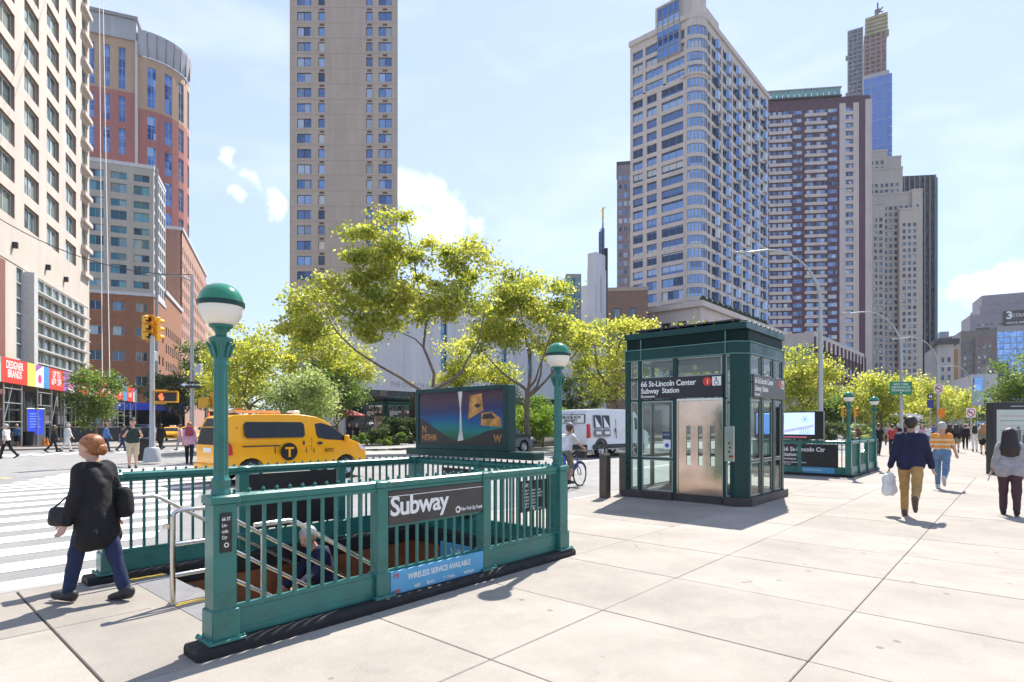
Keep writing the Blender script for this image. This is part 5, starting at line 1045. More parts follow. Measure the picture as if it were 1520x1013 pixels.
# people near the crossing
q = G(197, 692, .1); PS, _ = person('man in dark green shirt and khaki shorts standing with raised forearms by the signal pole', q, hdg(197, 24, 176), 1.88, legs=((2, 2), (-2, 2)), arms=((20, 18, 105), (20, 18, 105)), lean=0, girth=1.08, vox=.022, top=C_dgreen, pants=C_stone, pantk='shorts', hair=H_dark, hat=mat('cap_dark', (.05, .04, .04), .7), shoe=S_black)
q = G(281, 686, .1); person('woman in pink shirt with dark red backpack crossing away', q, hdg(281, 25, 5), 1.76, vox=.022, top=C_pink, topk='loose', pants=C_black, hair=H_blond, shoe=S_black, female=True)
bag('backpack', 'dark red backpack on the woman in pink', 'backpack', Vector((q.x, q.y, 1.42)) - Vector((math.cos(hdg(281, 1)), math.sin(hdg(281, 1)), 0)) * .2, (.32, .11, .42), cloth('pack_red', (.30, .05, .08)), None, hdg(281, 1) - R_(90))
for px, py, rel, hh, t_, tk, p_, pk, hr_, hk, sk, lb in (
    (10, 681, -60, 1.72, C_white, 'shirt', C_black, 'trousers', H_grey, 'short', SKIN, 'man in white shirt and black trousers at the left edge'),
    (25, 665, 190, 1.74, C_blue, 'shirt', C_navy, 'shorts', H_grey, 'short', SKIN, 'man in blue shirt and navy shorts under the scaffold'),
    (79, 672, 80, 1.66, C_black, 'loose', C_black, 'trousers', H_brown, 'long', SKIN2, 'woman in black with a swinging coat left of the white shirted walker'),
    (100, 671, 70, 1.74, C_white, 'loose', C_white, 'trousers', H_grey, 'short', SKIN, 'pale dressed man crossing beside the woman in black'),
    (157, 671, 75, 1.74, C_blue, 'jacket', C_denim, 'trousers', H_brown, 'short', SKIN, 'man in blue suit passing the dark barrier'),
    (232, 668, -75, 1.76, C_white, 'shirt', C_black, 'trousers', H_dark, 'short', SKIN2, 'man in white shirt behind the signal pole'),
    (239, 668, 10, 1.74, C_black, 'jacket', C_black, 'trousers', H_dark, 'short', SKIN3, 'man in black jacket between signal pole and taxi'),
    (268, 669, -80, 1.70, C_pink, 'shirt', C_grey, 'trousers', H_brown, 'short', SKIN, 'person in pale top left of the pink shirted woman'),
    (182, 671, 60, 1.68, C_wine, 'shirt', C_denim, 'trousers', H_dark, 'short', SKIN2, 'person in dark red walking behind the man with folded arms')):
    q = G(px, py); person(lb, q, hdg(px, 1, rel), hh, legs=((18, 6), (-18, 22)), vox=.03, top=t_, topk=tk, pants=p_, pantk=pk, hair=hr_, hairk=hk, shoe=S_black, skin=sk, female=hk == 'long', group='people at the crossing')
CR = [(1325, 676, 5, 1.70, C_red, 'shirt', C_black, 'trousers', H_brown, 'short', SKIN, 'person in red partly hidden by the navy jacket man'),
    (1304, 676, 10, 1.74, C_black, 'shirt', C_black, 'trousers', H_brown, 'short', SKIN2, 'person in black standing by the far globe lamp'),
    (1333, 667, 0, 1.74, C_black, 'jacket', C_navy, 'trousers', H_grey, 'short', SKIN, 'grey haired person in black left of the navy jacket man'),
    (1369, 668, 180, 1.66, C_pink, 'shirt', C_jean, 'trousers', H_brown, 'long', SKIN, 'woman in pink top approaching behind the navy jacket man'),
    (1377, 664, 180, 1.70, C_white, 'shirt', C_jean, 'trousers', H_dark, 'short', SKIN2, 'person in white approaching right of the navy jacket man'),
    (1420, 672, 2, 1.70, C_black, 'loose', C_olive, 'skirt', H_dark, 'long', SKIN, 'dark haired woman in black top and olive skirt walking away'),
    (1410, 666, 0, 1.72, C_wine, 'loose', C_black, 'trousers', H_dark, 'long', SKIN2, 'woman in wine red beside the woman in olive skirt'),
    (1433, 667, 0, 1.70, C_black, 'jacket', C_black, 'trousers', H_brown, 'short', SKIN, 'man all in black in the middle of the far crowd'),
    (1447, 671, 0, 1.66, C_white, 'shirt', C_white, 'trousers', H_dark, 'long', SKIN, 'woman in white trousers with long dark hair'),
    (1460, 675, 0, 1.72, C_olive, 'loose', C_black, 'skirt', H_blond, 'long', SKIN, 'ginger haired woman in black skirt near the information panel'),
    (1426, 656, 0, 1.76, C_navy, 'jacket', C_black, 'trousers', H_dark, 'short', SKIN3, 'distant person in navy'), (1441, 656, 180, 1.70, C_grey, 'shirt', C_jean, 'trousers', H_brown, 'short', SKIN, 'distant person in grey'),
    (1452, 655, 0, 1.74, C_white, 'shirt', C_navy, 'trousers', H_dark, 'short', SKIN, 'distant person in white shirt'), (1386, 655, 0, 1.72, C_blue, 'shirt', C_black, 'trousers', H_brown, 'short', SKIN2, 'distant person in blue'),
    (1343, 654, 0, 1.74, C_wine, 'shirt', C_black, 'trousers', H_dark, 'short', SKIN2, 'distant person in dark red'), (1416, 653, 180, 1.70, C_orange, 'shirt', C_black, 'trousers', H_dark, 'short', SKIN, 'distant person in orange'),
    (1400, 654, 0, 1.7, C_black, 'shirt', C_black, 'trousers', H_dark, 'short', SKIN3, 'distant person in black left of the orange one'), (1436, 652, 0, 1.74, C_cream, 'shirt', C_jean, 'trousers', H_grey, 'short', SKIN, 'distant grey haired person in cream'),
    (1467, 654, 180, 1.7, C_red, 'shirt', C_navy, 'trousers', H_brown, 'long', SKIN, 'distant woman in red beside the information panel'), (1318, 662, 170, 1.72, C_grey, 'shirt', C_black, 'trousers', H_dark, 'short', SKIN2, 'person in grey between far globe lamp and navy jacket man')]
for i, (px, py, rel, hh, t_, tk, p_, pk, hr_, hk, sk, lb) in enumerate(CR):
    q = G(px, py); a = (16, 6) if i % 2 else (-14, 20); b = (-14, 18) if i % 2 else (18, 8)
    person(lb + (' far down the pavement' if lb.startswith('distant') else ''), q, hdg(px, 1, rel), hh, legs=(a, b), vox=.032, top=t_, topk=tk, pants=p_, pantk=pk, hair=hr_, hairk=hk, shoe=S_black, skin=sk, female=hk == 'long', group='pedestrians on the pavement')
# ---------------------------------------------------------------- trees and planting
def leaves_mesh(name, pts, nrm_up, size, mat_, rs, tone_base):
    n = len(pts); nrm = rs.normal(size=(n, 3)); nrm[:, 2] += nrm_up; nrm /= np.linalg.norm(nrm, axis=1)[:, None]
    a = rs.normal(size=(n, 3)); a -= (a * nrm).sum(1)[:, None] * nrm; a /= np.linalg.norm(a, axis=1)[:, None]; b = np.cross(nrm, a)
    s = size * rs.uniform(.6, 1.3, n)[:, None]
    V = np.stack([pts - a * s * .55, pts + b * s * .40 + nrm * s * .08 - a * s * .05, pts + a * s * .55, pts - b * s * .40 + nrm * s * .08 - a * s * .05], 1).reshape(-1, 3)
    Q = np.arange(4 * n).reshape(n, 4); me = np_mesh(name, [(V, Q, 0)], [mat_], smooth=False)
    at = me.attributes.new('tone', 'FLOAT', 'FACE'); at.data.foreach_set('value', np.clip(tone_base + rs.normal(0, .18, n), 0, 1).astype(np.float32)); return me
def tree(label, loc, H, clear, cr, nclu, nleaf, lsize, leaf='plane', trunk_r=.2, seed=1, group=None, lean=(0, 0), clur=.8, flat=.6, name='street_tree', lopside=0., blobs=None, twig=True):
    """trunk to height clear, limbs to cluster centres spread through an uneven crown volume of half-widths cr = (rx, ry, rz)"""
    rs = np.random.RandomState(seed); T = thing(name, label, 'tree', loc, R_(AZ - 90), group)
    cc = np.array([lean[0], lean[1], H - cr[2] * .98]); E = blobs or [(cc[0], cc[1], cc[2], *cr)]
    C = []; vol = np.array([e[3] * e[4] * e[5] for e in E]); vol = (vol ** .7) / (vol ** .7).sum(); tries = 0
    while len(C) < nclu and tries < 20000:
        tries += 1; e = E[rs.choice(len(E), p=vol)]
        u = rs.uniform(-1, 1, 3); r = np.linalg.norm(u)
        if r > 1 or (r < .28 and not blobs) or (u[2] < -.55 and r < .75): continue
        lump = .78 + .30 * math.sin(3.1 * u[0] + seed) * math.cos(2.7 * u[1] + seed * 2) + .15 * math.sin(5 * u[2] + 3 * u[0])
        p = np.array(e[:3]) + u * np.array(e[3:]) * min(1.12, max(.55, lump + .18))
        if C and min(np.linalg.norm((p - c) / clur) for c in C) < .62: 
            if rs.rand() < .8: continue
        C.append(p)
    nclu = len(C)
    C = np.array(C); m = MB(); base = np.array([0, 0, 0.]); top = np.array([lean[0] * .35, lean[1] * .35, clear])
    mid = (base + top) / 2 + np.array([rs.normal(0, .06), rs.normal(0, .06), 0]) * clear * .5
    m.tube([base - [0, 0, .25], base + [0, 0, .15], mid, top], [trunk_r * 1.5, trunk_r * 1.12, trunk_r * .92, trunk_r * .78], 9)
    # limbs: every cluster grows from the nearest wood already there
    nodes = [top - [0, 0, .12 * clear], top]; nr = [trunk_r * .8, trunk_r * .74]; order = np.argsort(np.linalg.norm(C - top, axis=1) + rs.normal(0, .5, nclu)); far = order[::-1]
    first = []                                   # main limbs towards spread-out far clusters
    for ci in far:
        v = (C[ci] - top) / np.linalg.norm(C[ci] - top)
        if all(v @ f < .80 for f, _ in first): first.append((v, ci))
        if len(first) >= 6: break
    def grow(p0, r0, c, r1, k, sag=.10):
        L = np.linalg.norm(c - p0); pts = [p0]; off = rs.normal(0, 1, 3) * L * .07
        for i in range(1, k + 1):
            t = i / k; q = p0 + (c - p0) * t + off * math.sin(math.pi * t) + np.array([0, 0, -sag * L * math.sin(math.pi * t) * (1 if c[2] > p0[2] + .5 * L else .2)]); q += rs.normal(0, .018, 3) * L * (1 if i < k else 0); pts.append(q)
        rr_ = [r0 + (r1 - r0) * i / k for i in range(k + 1)]; m.tube(pts, rr_, 7 if r0 > .05 else 5, cap=False)
        for q, r in zip(pts[1:], rr_[1:]): nodes.append(q); nr.append(r)
    for v, ci in first: grow(nodes[rs.randint(2)], trunk_r * rs.uniform(.48, .66), C[ci], trunk_r * .10, 6)
    done_ = {ci for _, ci in first}
    for ci in order:
        if ci in done_: continue
        P_ = np.array(nodes[2:]); j = np.argmin(np.linalg.norm(P_ - C[ci], axis=1) + .15 * np.maximum(0, P_[:, 2] - C[ci][2])) + 2
        grow(nodes[j], max(.012, min(nr[j] * .7, trunk_r * .3)), C[ci], .010, 3, .05)
    if twig:
        for c in C:
            for _ in range(3): d = rs.normal(0, 1, 3) * clur * np.array([.7, .7, .4]); m.tube([c, c + d], [.010, .004], 3, cap=False)
    m.build('trunk', M_bark, T, smooth=60, fix=False)
    per = nleaf // nclu; P = []; tn = []
    for c in C:
        k = int(per * rs.uniform(.4, 1.6)); d = np.clip(rs.normal(0, .45, (k, 3)), -1.4, 1.4)
        r = clur * rs.uniform(.7, 1.5); P.append(c + d * np.array([r, r, r * flat])); tn.append(np.full(k, rs.uniform(.25, .80)))
    P = np.concatenate(P); tn = np.concatenate(tn)
    inst('crown', leaves_mesh('crown', P, .7, lsize, LEAF[leaf], rs, tn), T); return T
def tz(px, z, dz=.14): p = W(px, z); p.z = dz; return p
# two big plane trees on the median
k_ = 31 / FPX
def BL(px0, z, L): return [((px - px0) / FPX * z, dy, ZZ(py, z) - .14, rx / FPX * z, ry, rz / FPX * z) for px, py, rx, rz, dy, ry in L]
tree('large spreading plane tree behind the advertising panel with a long limb to the left', tz(642, 31), 13.2, 3.4, (6.6, 4.2, 4.2), 120, 25000, .185, 'plane', .17, 11, 'plane trees on the median', clur=.72, flat=.58,
    blobs=BL(642, 31, [(585, 332, 36, 22, .3, 1.2), (552, 382, 62, 44, 0, 2.2), (690, 388, 48, 32, .5, 1.8), (630, 375, 40, 34, .3, 1.6), (600, 438, 100, 36, .3, 2.8), (690, 448, 42, 28, .3, 2), (482, 452, 60, 36, -.3, 2.2), (450, 495, 38, 28, -.3, 1.8), (560, 492, 46, 20, 0, 1.8)]))
tree('plane tree with forked trunk behind the second globe lamp', tz(783, 35), 10.8, 3.6, (4.0, 3.4, 3.3), 64, 14000, .18, 'plane', .19, 23, 'plane trees on the median', clur=.78, flat=.6,
    blobs=BL(783, 35, [(795, 440, 60, 34, 0, 2.6), (750, 430, 40, 28, .3, 1.8), (840, 450, 42, 38, .2, 2), (790, 490, 90, 34, .2, 3), (735, 500, 36, 28, 0, 1.8), (850, 500, 36, 34, .2, 1.8)]))
tree('plane tree leaning left of the elevator house', tz(925, 38), 8.8, 3.4, (3.6, 3.0, 2.7), 40, 8500, .17, 'plane', .2, 31, 'plane trees on the median', lean=(-1.2, .3), clur=.95)
tree('plane tree showing above the elevator house roof', tz(1010, 41), 9.2, 3.6, (4.2, 3.0, 2.6), 40, 8000, .18, 'plane', .2, 37, 'plane trees on the median', clur=.95)
tree('young plane tree between elevator house and curved lamp pole', tz(1193, 47), 7.6, 2.2, (2.6, 2.6, 2.8), 40, 8500, .2, 'plane', .18, 41, 'plane trees on the median', clur=1.0)
tree('plane tree at the left end of the median above the taxi', tz(372, 37), 8.6, 2.8, (2.6, 2.6, 3.1), 34, 7000, .17, 'plane', .13, 43, 'plane trees on the median', clur=.8)
tree('yellowish plane tree filling the gap right of the leaning tree', tz(478, 43), 9.6, 3.0, (4.0, 3.2, 3.4), 60, 13000, .19, 'plane', .2, 47, 'plane trees on the median', clur=1.0)
tree('pale willow leaved tree above the taxi roof', tz(450, 33.5), 4.9, 1.0, (2.2, 2.0, 1.9), 40, 11000, .13, 'pale', .13, 53, None, clur=.62, flat=.9, name='willow_tree')
tree('small green tree beside the pale willow', tz(500, 40), 6.0, 1.6, (2.2, 2.0, 2.2), 30, 6500, .15, 'green', .12, 59, 'small trees on the median', clur=.75)
tree('thin yellow tree behind the big leaning limb', tz(705, 42), 7.8, 2.4, (3.0, 2.4, 2.4), 32, 6000, .18, 'plane', .14, 61, 'small trees on the median', clur=.85)
tree('small dark conifer like tree left of the forked plane', tz(742, 44), 6.3, .8, (1.2, 1.2, 2.6), 30, 6000, .14, 'dark', .1, 67, 'small trees on the median', clur=.6)
tree('dark bushy tree above the white brewery van', tz(862, 46), 6.4, .9, (1.9, 1.8, 2.6), 34, 7000, .15, 'dark', .12, 71, 'small trees on the median', clur=.7)
tree('green sapling left of the white van', tz(806, 40), 3.5, .8, (1.5, 1.4, 1.2), 22, 4000, .13, 'lime', .07, 73, 'small trees on the median', clur=.55)
# side street and far trees
tree('dark green street tree in front of the scaffold', tz(142, 46, 0), 6.3, 1.6, (1.9, 1.8, 2.3), 34, 6500, .17, 'green', .11, 79, None, clur=.75, flat=.8)
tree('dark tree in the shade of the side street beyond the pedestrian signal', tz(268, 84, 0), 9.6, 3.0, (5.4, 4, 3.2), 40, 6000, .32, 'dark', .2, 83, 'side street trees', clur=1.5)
tree('sunlit tree right of the one way sign', tz(306, 80, 0), 13.5, 5, (3.2, 3.2, 4.4), 34, 5000, .32, 'green', .2, 89, 'side street trees', clur=1.3)
tree('low leafy tree behind the large globe lamp', tz(352, 62, 0), 11.0, 3, (4, 4, 4), 44, 7500, .28, 'plane', .2, 97, 'side street trees', clur=1.3)
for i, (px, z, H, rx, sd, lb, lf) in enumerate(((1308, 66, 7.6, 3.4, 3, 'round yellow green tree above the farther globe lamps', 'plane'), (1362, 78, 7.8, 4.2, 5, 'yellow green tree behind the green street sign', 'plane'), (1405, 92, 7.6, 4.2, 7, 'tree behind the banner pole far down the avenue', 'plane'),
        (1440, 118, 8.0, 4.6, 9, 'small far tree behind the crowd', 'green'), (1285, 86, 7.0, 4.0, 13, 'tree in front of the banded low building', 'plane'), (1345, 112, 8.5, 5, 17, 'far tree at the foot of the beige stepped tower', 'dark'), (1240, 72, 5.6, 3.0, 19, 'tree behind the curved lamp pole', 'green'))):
    tree(lb, tz(px, z, 0), H, 2.4, (rx, rx, H * .38), 44, 7500, .26, lf, .18, 100 + sd, 'trees far down the avenue', clur=1.15, flat=.75)
tree('big tree at the right edge above the information panel', tz(1545, 52, 0), 8.6, 2.6, (4.2, 4.2, 3.4), 60, 12000, .22, 'green', .22, 131, None, clur=1.0, flat=.8)
def shrub(label, loc, r, hgt, leaf, n, ls, seed, name='shrub', group='shrubs in the median planting', lx=None):
    rs = np.random.RandomState(seed); T = thing(name, label, 'shrub', loc, 0, group); lx = lx or r; k = max(10, n // 130); C = []
    while len(C) < k:
        u = rs.uniform(-1, 1, 3); u[2] = abs(u[2])
        if np.linalg.norm(u) < 1: C.append(u * np.array([lx, r, hgt * .85]) + [0, 0, hgt * .12])
    P = []; tn = []; m = MB()
    for c in C:
        q = n // k; d = rs.normal(0, 1, (q, 3)); d /= np.linalg.norm(d, axis=1)[:, None]; d *= rs.uniform(.2, 1, (q, 1)) ** .5; P.append(c + d * np.array([.34, .34, .26]) * max(.6, hgt / 1.6)); tn.append(np.full(q, rs.uniform(.2, .85)))
        m.tube([(c[0] * .25, c[1] * .25, -.05), c * .6, c], [.02, .013, .006], 4, cap=False)
    m.build('stem', M_bark, T, fix=False); inst('foliage', leaves_mesh('foliage', np.concatenate(P), .8, ls, LEAF[leaf], rs, np.concatenate(tn)), T); return T
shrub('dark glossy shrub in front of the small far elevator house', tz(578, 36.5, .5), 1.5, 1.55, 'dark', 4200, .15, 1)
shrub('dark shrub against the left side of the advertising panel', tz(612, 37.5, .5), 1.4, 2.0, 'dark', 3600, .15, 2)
shrub('low green shrub at the planter edge right of the taxi bonnet', tz(548, 35.5, .5), 1.3, .9, 'green', 2600, .11, 3)
shrub('bright green hedge between advertising panel and white van', tz(789, 38.5, .5), 1.5, 2.2, 'lime', 7000, .11, 4, lx=2.3)
shrub('darker shrub behind the bright hedge', tz(760, 41, .5), 1.6, 2.5, 'green', 4200, .13, 5)
shrub('green shrubs behind the elevator house', tz(1180, 44, .3), 1.8, 2.5, 'green', 5200, .14, 6, lx=2.4)
shrub('green shrub by the curved lamp pole foot', tz(1228, 50, .3), 1.6, 2.0, 'dark', 3400, .15, 8)
shrub('low yellow green planting above the taxi bonnet', tz(592, 35.8, .5), .8, .7, 'lime', 1600, .10, 9)
shrub('low shrub under the pale willow', tz(470, 36, .1), 1.6, 1.3, 'green', 3400, .12, 10)
shrub('rounded shrub left of the red parasol', tz(405, 36, .1), 1.6, 1.5, 'green', 3400, .12, 12)
shrub('flat topped shrub far down the median', tz(1290, 62, .1), 2.4, 1.9, 'pale', 3400, .17, 14, lx=3)
# planter wall of separate stones
pw = thing('planter_wall', 'low dark stone planter wall along the median behind the taxi', 'wall', (26, 25.4, .13))
st = MB().bbox(0, 0, 0, .79, .3, .30, .012).mesh('stone', M_pstone); st2 = MB().bbox(0, -.03, .302, 1.19, .33, .40, .012).mesh('coping_stone', M_pstone)
for i in range(65): inst('stone', st, pw, (i * .8, 0, 0))
for i in range(43): inst('coping_stone', st2, pw, (i * 1.2 + .02, 0, 0))
# red parasol and tables
p = tz(514, 43); T = thing('parasol', 'red cafe parasol on the median behind the taxi bonnet', 'parasol', p)
m = MB(); m.lathe([(0, 2.75), (.7, 2.52), (1.35, 2.28), (1.36, 2.20)], n=8); m.build('canopy', mat('canvas_red', (.50, .10, .10), .7), T, fix=False); m = MB(); m.tube([(0, 0, 0), (0, 0, 2.72)], .03); m.lathe([(.3, 0), (.3, .06), (.05, .1)], n=12); m.build('pole', M_dark, T)
for i in range(8): m = MB(); a = i * math.pi / 4; m.tube([(0, 0, 2.60), (1.32 * math.cos(a), 1.32 * math.sin(a), 2.24)], .012, 4); m.build('rib', M_dark, T)
p = tz(522, 42.5); T = thing('cafe_table', 'round cafe table under the red parasol', 'table', p); m = MB(); m.lathe([(0, .72), (.42, .72), (.42, .75), (0, .75)], n=16); m.build('table_top', M_whitep, T); m = MB(); m.tube([(0, 0, 0), (0, 0, .72)], .03); m.lathe([(.22, 0), (.22, .03), (.04, .05)], n=12); m.build('leg', M_dark, T)
for px, c, lb in ((519, C_navy, 'person in navy under the red parasol'), (530, C_black, 'person in black right of the red parasol')):
    q = tz(px, 42); person(lb, q, R_(200), 1.68, vox=.035, top=c, pants=C_black, hair=H_dark, shoe=S_black, group='people at the cafe table')
# ---------------------------------------------------------------- street furniture
def globe_xy(px, py): return G(px, py)
# traffic signal
q = tz(226, 24.8, .10); TS = thing('traffic_signal', 'grey signal pole with yellow three lamp head and lit walk signal', 'traffic light', q, R_(AZ - 90))   # local y = away from the camera
m = MB(); m.lathe([(.34, 0), (.34, .12), (.29, .55), (.26, .60), (.13, .64), (.11, .8), (.085, 5.3), (.085, 5.4), (0, 5.42)], n=10); m.build('pole', M_poleg, TS, smooth=40)
def sig_head(par, x, y, z, rot=0, lit=None):
    h = thing('x', None, None); h.name = 'signal_head'; h.parent = par; h.location = (x, y, z); h.rotation_euler = (0, 0, rot)
    b = MB()
    for i in range(3): b.bbox(-.17, -.10, -.52 + .345 * i, .17, .12, -.18 + .345 * i, .03)
    b.build('housing', M_signal, h)
    for i in range(3):
        v = MB(); n = 14; vs = []
        for j in range(n + 1):
            a = R_(-20 + 220 * j / n); vs += [(.13 * math.cos(a), -.10, .13 * math.sin(a)), (.13 * math.cos(a), -.34, .13 * math.sin(a))]
        v.add(vs, [(2 * j, 2 * j + 1, 2 * j + 3, 2 * j + 2) for j in range(n)]); o = v.build('visor', M_signal, h, (0, 0, -.35 + .345 * i), fix=False); s_ = o.modifiers.new('thick', 'SOLIDIFY'); s_.thickness = .012
        l = MB(); l.lathe([(0, .01), (.08, .008), (.115, 0), (.115, -.01)], n=16); l.build('lens', mat(('lens_green', 'lens_amber', 'lens_red')[i], ((.01, .05, .03), (.09, .05, .005), (.08, .008, .005))[i], .2), h, (0, -.105, -.35 + .345 * i), (R_(90), 0, 0), smooth=40)
sig_head(TS, -.22, 0, 5.75, R_(60)); MB().tube([(-.22, 0, 5.1), (-.22, 0, 5.25), (0, 0, 5.2)], .03).build('bracket', M_signal, TS); MB().tube([(-.22, 0, 6.28), (0, .0, 6.3), (0, 0, 5.4)], .03).build('bracket', M_signal, TS)
sig_head(TS, -.05, .34, 5.75, R_(170))
MB().bbox(-.14, .06, 4.35, .06, .3, 4.75, .02).build('control_box', M_poleg, TS)
def ped(par, x, y, z, hand=True, rot=0, dim=(.46, .20, .46)):
    h = thing('x', None, None); h.name = 'walk_signal'; h.parent = par; h.location = (x, y, z); h.rotation_euler = (0, 0, rot); w_, d_, h_ = dim
    f = MB(); f.bbox(-w_, -d_ * .5, 0, w_, d_ * .5, h_, .04); f.build('housing', M_signal, h)
    if hand:
        f = MB(); f.box(-w_ + .04, -d_ * .5 - .006, .05, w_ - .04, -d_ * .5 + .01, h_ - .05); f.build('display', M_dark, h)
        red = mat('hand_light', (.9, .12, .03), .4, emit=(1, .16, .05), estr=.8); k = MB(); yy = -d_ * .5 - .012
        k.add([(-.22 + a, yy, b) for a, b in ((0, .08), (.12, .08), (.17, .22), (.13, .22), (.11, .18), (.11, .36), (.075, .36), (.07, .24), (.06, .38), (.03, .38), (.025, .24), (.01, .36), (-.02, .35), (-.02, .24), (-.05, .30), (-.07, .28), (-.03, .14))], [tuple(range(17))]); k.build('hand_symbol', red, h)
        for zz in (0, h_): f = MB(); f.prism([(-d_ * .5 - .22, zz - .012), (d_ * .5 - .05, zz - .012), (d_ * .5 - .05, zz + .012), (-d_ * .5 - .22, zz + .012)], 'x', -w_, w_); f.build('hood', M_signal, h)
    return h
ped(TS, .62, 0, 2.55, True, R_(12)); MB().tube([(0, 0, 3.05), (.62, 0, 3.05)], .03).build('bracket', M_signal, TS); MB().tube([(0, 0, 2.5), (.62, 0, 2.5)], .03).build('bracket', M_signal, TS)
bn = thing('trash_bin', 'black litter bin beside the signal pole base', 'bin', tz(213, 25.6, .1)); m = MB(); m.lathe([(.27, 0), (.31, .85), (.33, .9), (.30, .93), (.22, .9)], n=18); m.build('drum', M_dark, bn, smooth=40); m = MB(); m.lathe([(.34, .88), (.36, .93), (.34, .98), (.20, 1.02), (.18, 1.0)], n=18); m.build('lid', M_black, bn, smooth=40)
# tall lamp pole on the left with arm, one way sign and signals
def cobra(label, px, z, top, arm, side, r0=.13, curved=True, group='tall curved street lamps', zb=.0):
    T = thing('street_lamp', label, 'street lamp', tz(px, z, zb), R_(AZ - 90), group); m = MB()
    m.lathe([(r0 * 1.8, 0), (r0 * 1.8, .5), (r0 * 1.25, .62)], n=12); m.tube([(0, 0, .0), (0, 0, top * .5), (0, 0, top - (arm * .75 if curved else 0))], [r0, r0 * .8, r0 * .62], 12); m.build('pole', M_galv, T, smooth=50)
    m = MB(); s = side
    if curved: pts = [(s * arm * .72 * (1 - math.cos(R_(a))), 0, top - arm * .75 + arm * .75 * math.sin(R_(a)) * (1 if a <= 75 else .985)) for a in range(0, 91, 9)] + [(s * arm, 0, top - .08 * arm * .6)]
    else: pts = [(0, 0, top - .5), (s * arm * .35, 0, top - .05), (s * arm, 0, top)]
    m.tube(pts, [r0 * .6] * 4 + [r0 * .42] * (len(pts) - 4) if curved else r0 * .4, 8); m.build('arm', M_galv, T, smooth=60)
    e = pts[-1]; m = MB(); m.prism([(e[0], e[2] - .03), (e[0] + s * .25, e[2] - .08), (e[0] + s * .7, e[2] - .04), (e[0] + s * .72, e[2] + .04), (e[0] + s * .3, e[2] + .08), (e[0], e[2] + .06)], 'y', -.13, .13); m.build('lamp_head', M_galv, T, bevel=.02)
    return T
LP = cobra('tall straight lamp pole with arm to the left above the side street', 285, 42, 12.6, 2.6, -1, .16, False)
for px, dx, zt in ((0, 0, 0),):
    s = MB(); s.box(-.85, -.19, 4.35, .85, -.17, 4.82); o = s.build('direction_sign', M_black, LP)
    k = MB(); k.add([(-.72, -.193, 4.585), (-.42, -.193, 4.73), (-.42, -.193, 4.64), (.78, -.193, 4.64), (.78, -.193, 4.53), (-.42, -.193, 4.53), (-.42, -.193, 4.44)], [(0, 1, 6), (1, 2, 5, 6), (2, 3, 4, 5)]); k.build('arrow', M_whitep, o)
    text('ONE WAY', .16, (-.28, -.197, 4.528), '-y', M_black, o, .02, sx=1.2)
MB().bbox(.2, -.2, 5.2, .7, .2, 6.1, .03).build('control_box', M_poleg, LP); 
p2 = thing('pedestrian_signal', 'orange backed pedestrian signal on a short pole left of the taxi', 'traffic light', tz(308, 36, 0), R_(AZ - 90))
MB().lathe([(.16, 0), (.16, .3), (.07, .36), (.055, 3.4)], n=10).build('pole', M_poleg, p2)
ped(p2, -.15, -.1, 2.75, False, 0, (.34, .24, .62)); ped(p2, .25, .1, 2.1, True, R_(-25), (.4, .2, .42)); sig_head(p2, .25, .2, 3.2, R_(150))
# work barricade behind the taxi
bq = thing('work_barrier', 'orange and yellow construction barrier boards behind the taxi roof', 'barrier', tz(345, 34, 0), R_(AZ - 90))
for z_, m_ in ((1.9, M_signal), (2.35, M_orange)): MB().box(-1.1 if z_ < 2 else .1, 0, z_, .25 if z_ < 2 else .6, .03, z_ + .34).build('board', m_, bq)
MB().box(-1.2, -.02, 1.55, 1.2, .05, 1.84).build('board', mat('ad_peach', (.72, .42, .22), .4), bq)
for x in (-1.0, 1.0, .3): MB().box(x - .04, .04, 0, x + .04, .10, 2.4 if x < .9 else 1.8).build('post', M_poleg, bq)
# curved lamps on the avenue
cobra('tall curved street lamp nearest the elevator house', 1218, 33, 11.7, 4.2, -1, .15); 
cobra('curved street lamp behind the green street sign', 1338, 50, 11.5, 4.5, -1, .15)
cobra('curved street lamp carrying the no turn sign', 1392, 62, 11.1, 4.2, -1, .15)
cobra('small far curved street lamp right of the dark tower', 1441, 95, 11.4, 4.2, -1, .15)
cobra('curved street lamp at the right edge by the big tree', 1509, 56, 8.6, 2.0, 1, .13)
def board(name, label, cat, px, z, y0, y1, wpx, m_, pole=True, zb=0):
    T = thing(name, label, cat, tz(px, z, zb), R_(AZ - 90)); a, b, w_ = ZZ(y1, z) - zb, ZZ(y0, z) - zb, wpx / FPX * z
    o = MB().bbox(-w_ / 2, -.03, a, w_ / 2, .0, b, .008).build('board', m_, T)
    if pole: MB().tube([(0, .035, 0), (0, .035, b + .1)], .035).build('pole', M_galv, T)
    return T, o, a, b, w_
SG = mat('sign_green', (.01, .20, .09), .4, var=.05)
T, o, a, b, w_ = board('street_sign', 'green direction sign with three white lines above the farther subway entrance', 'sign', 1337, 49.2, 567, 586, 33, SG)
for i, t in enumerate(('NEW YORK', 'INSTITUTE OF', 'TECHNOLOGY')): text(t, .25, (0, -.033, b - .30 - .26 * i), '-y', M_whitep, o, .01, align='CENTER')
k = MB(); k.add([(0, -.034, a + .22), (-.09, -.034, a + .10), (.09, -.034, a + .10)], [(0, 1, 2)]); k.build('arrow', M_whitep, o)
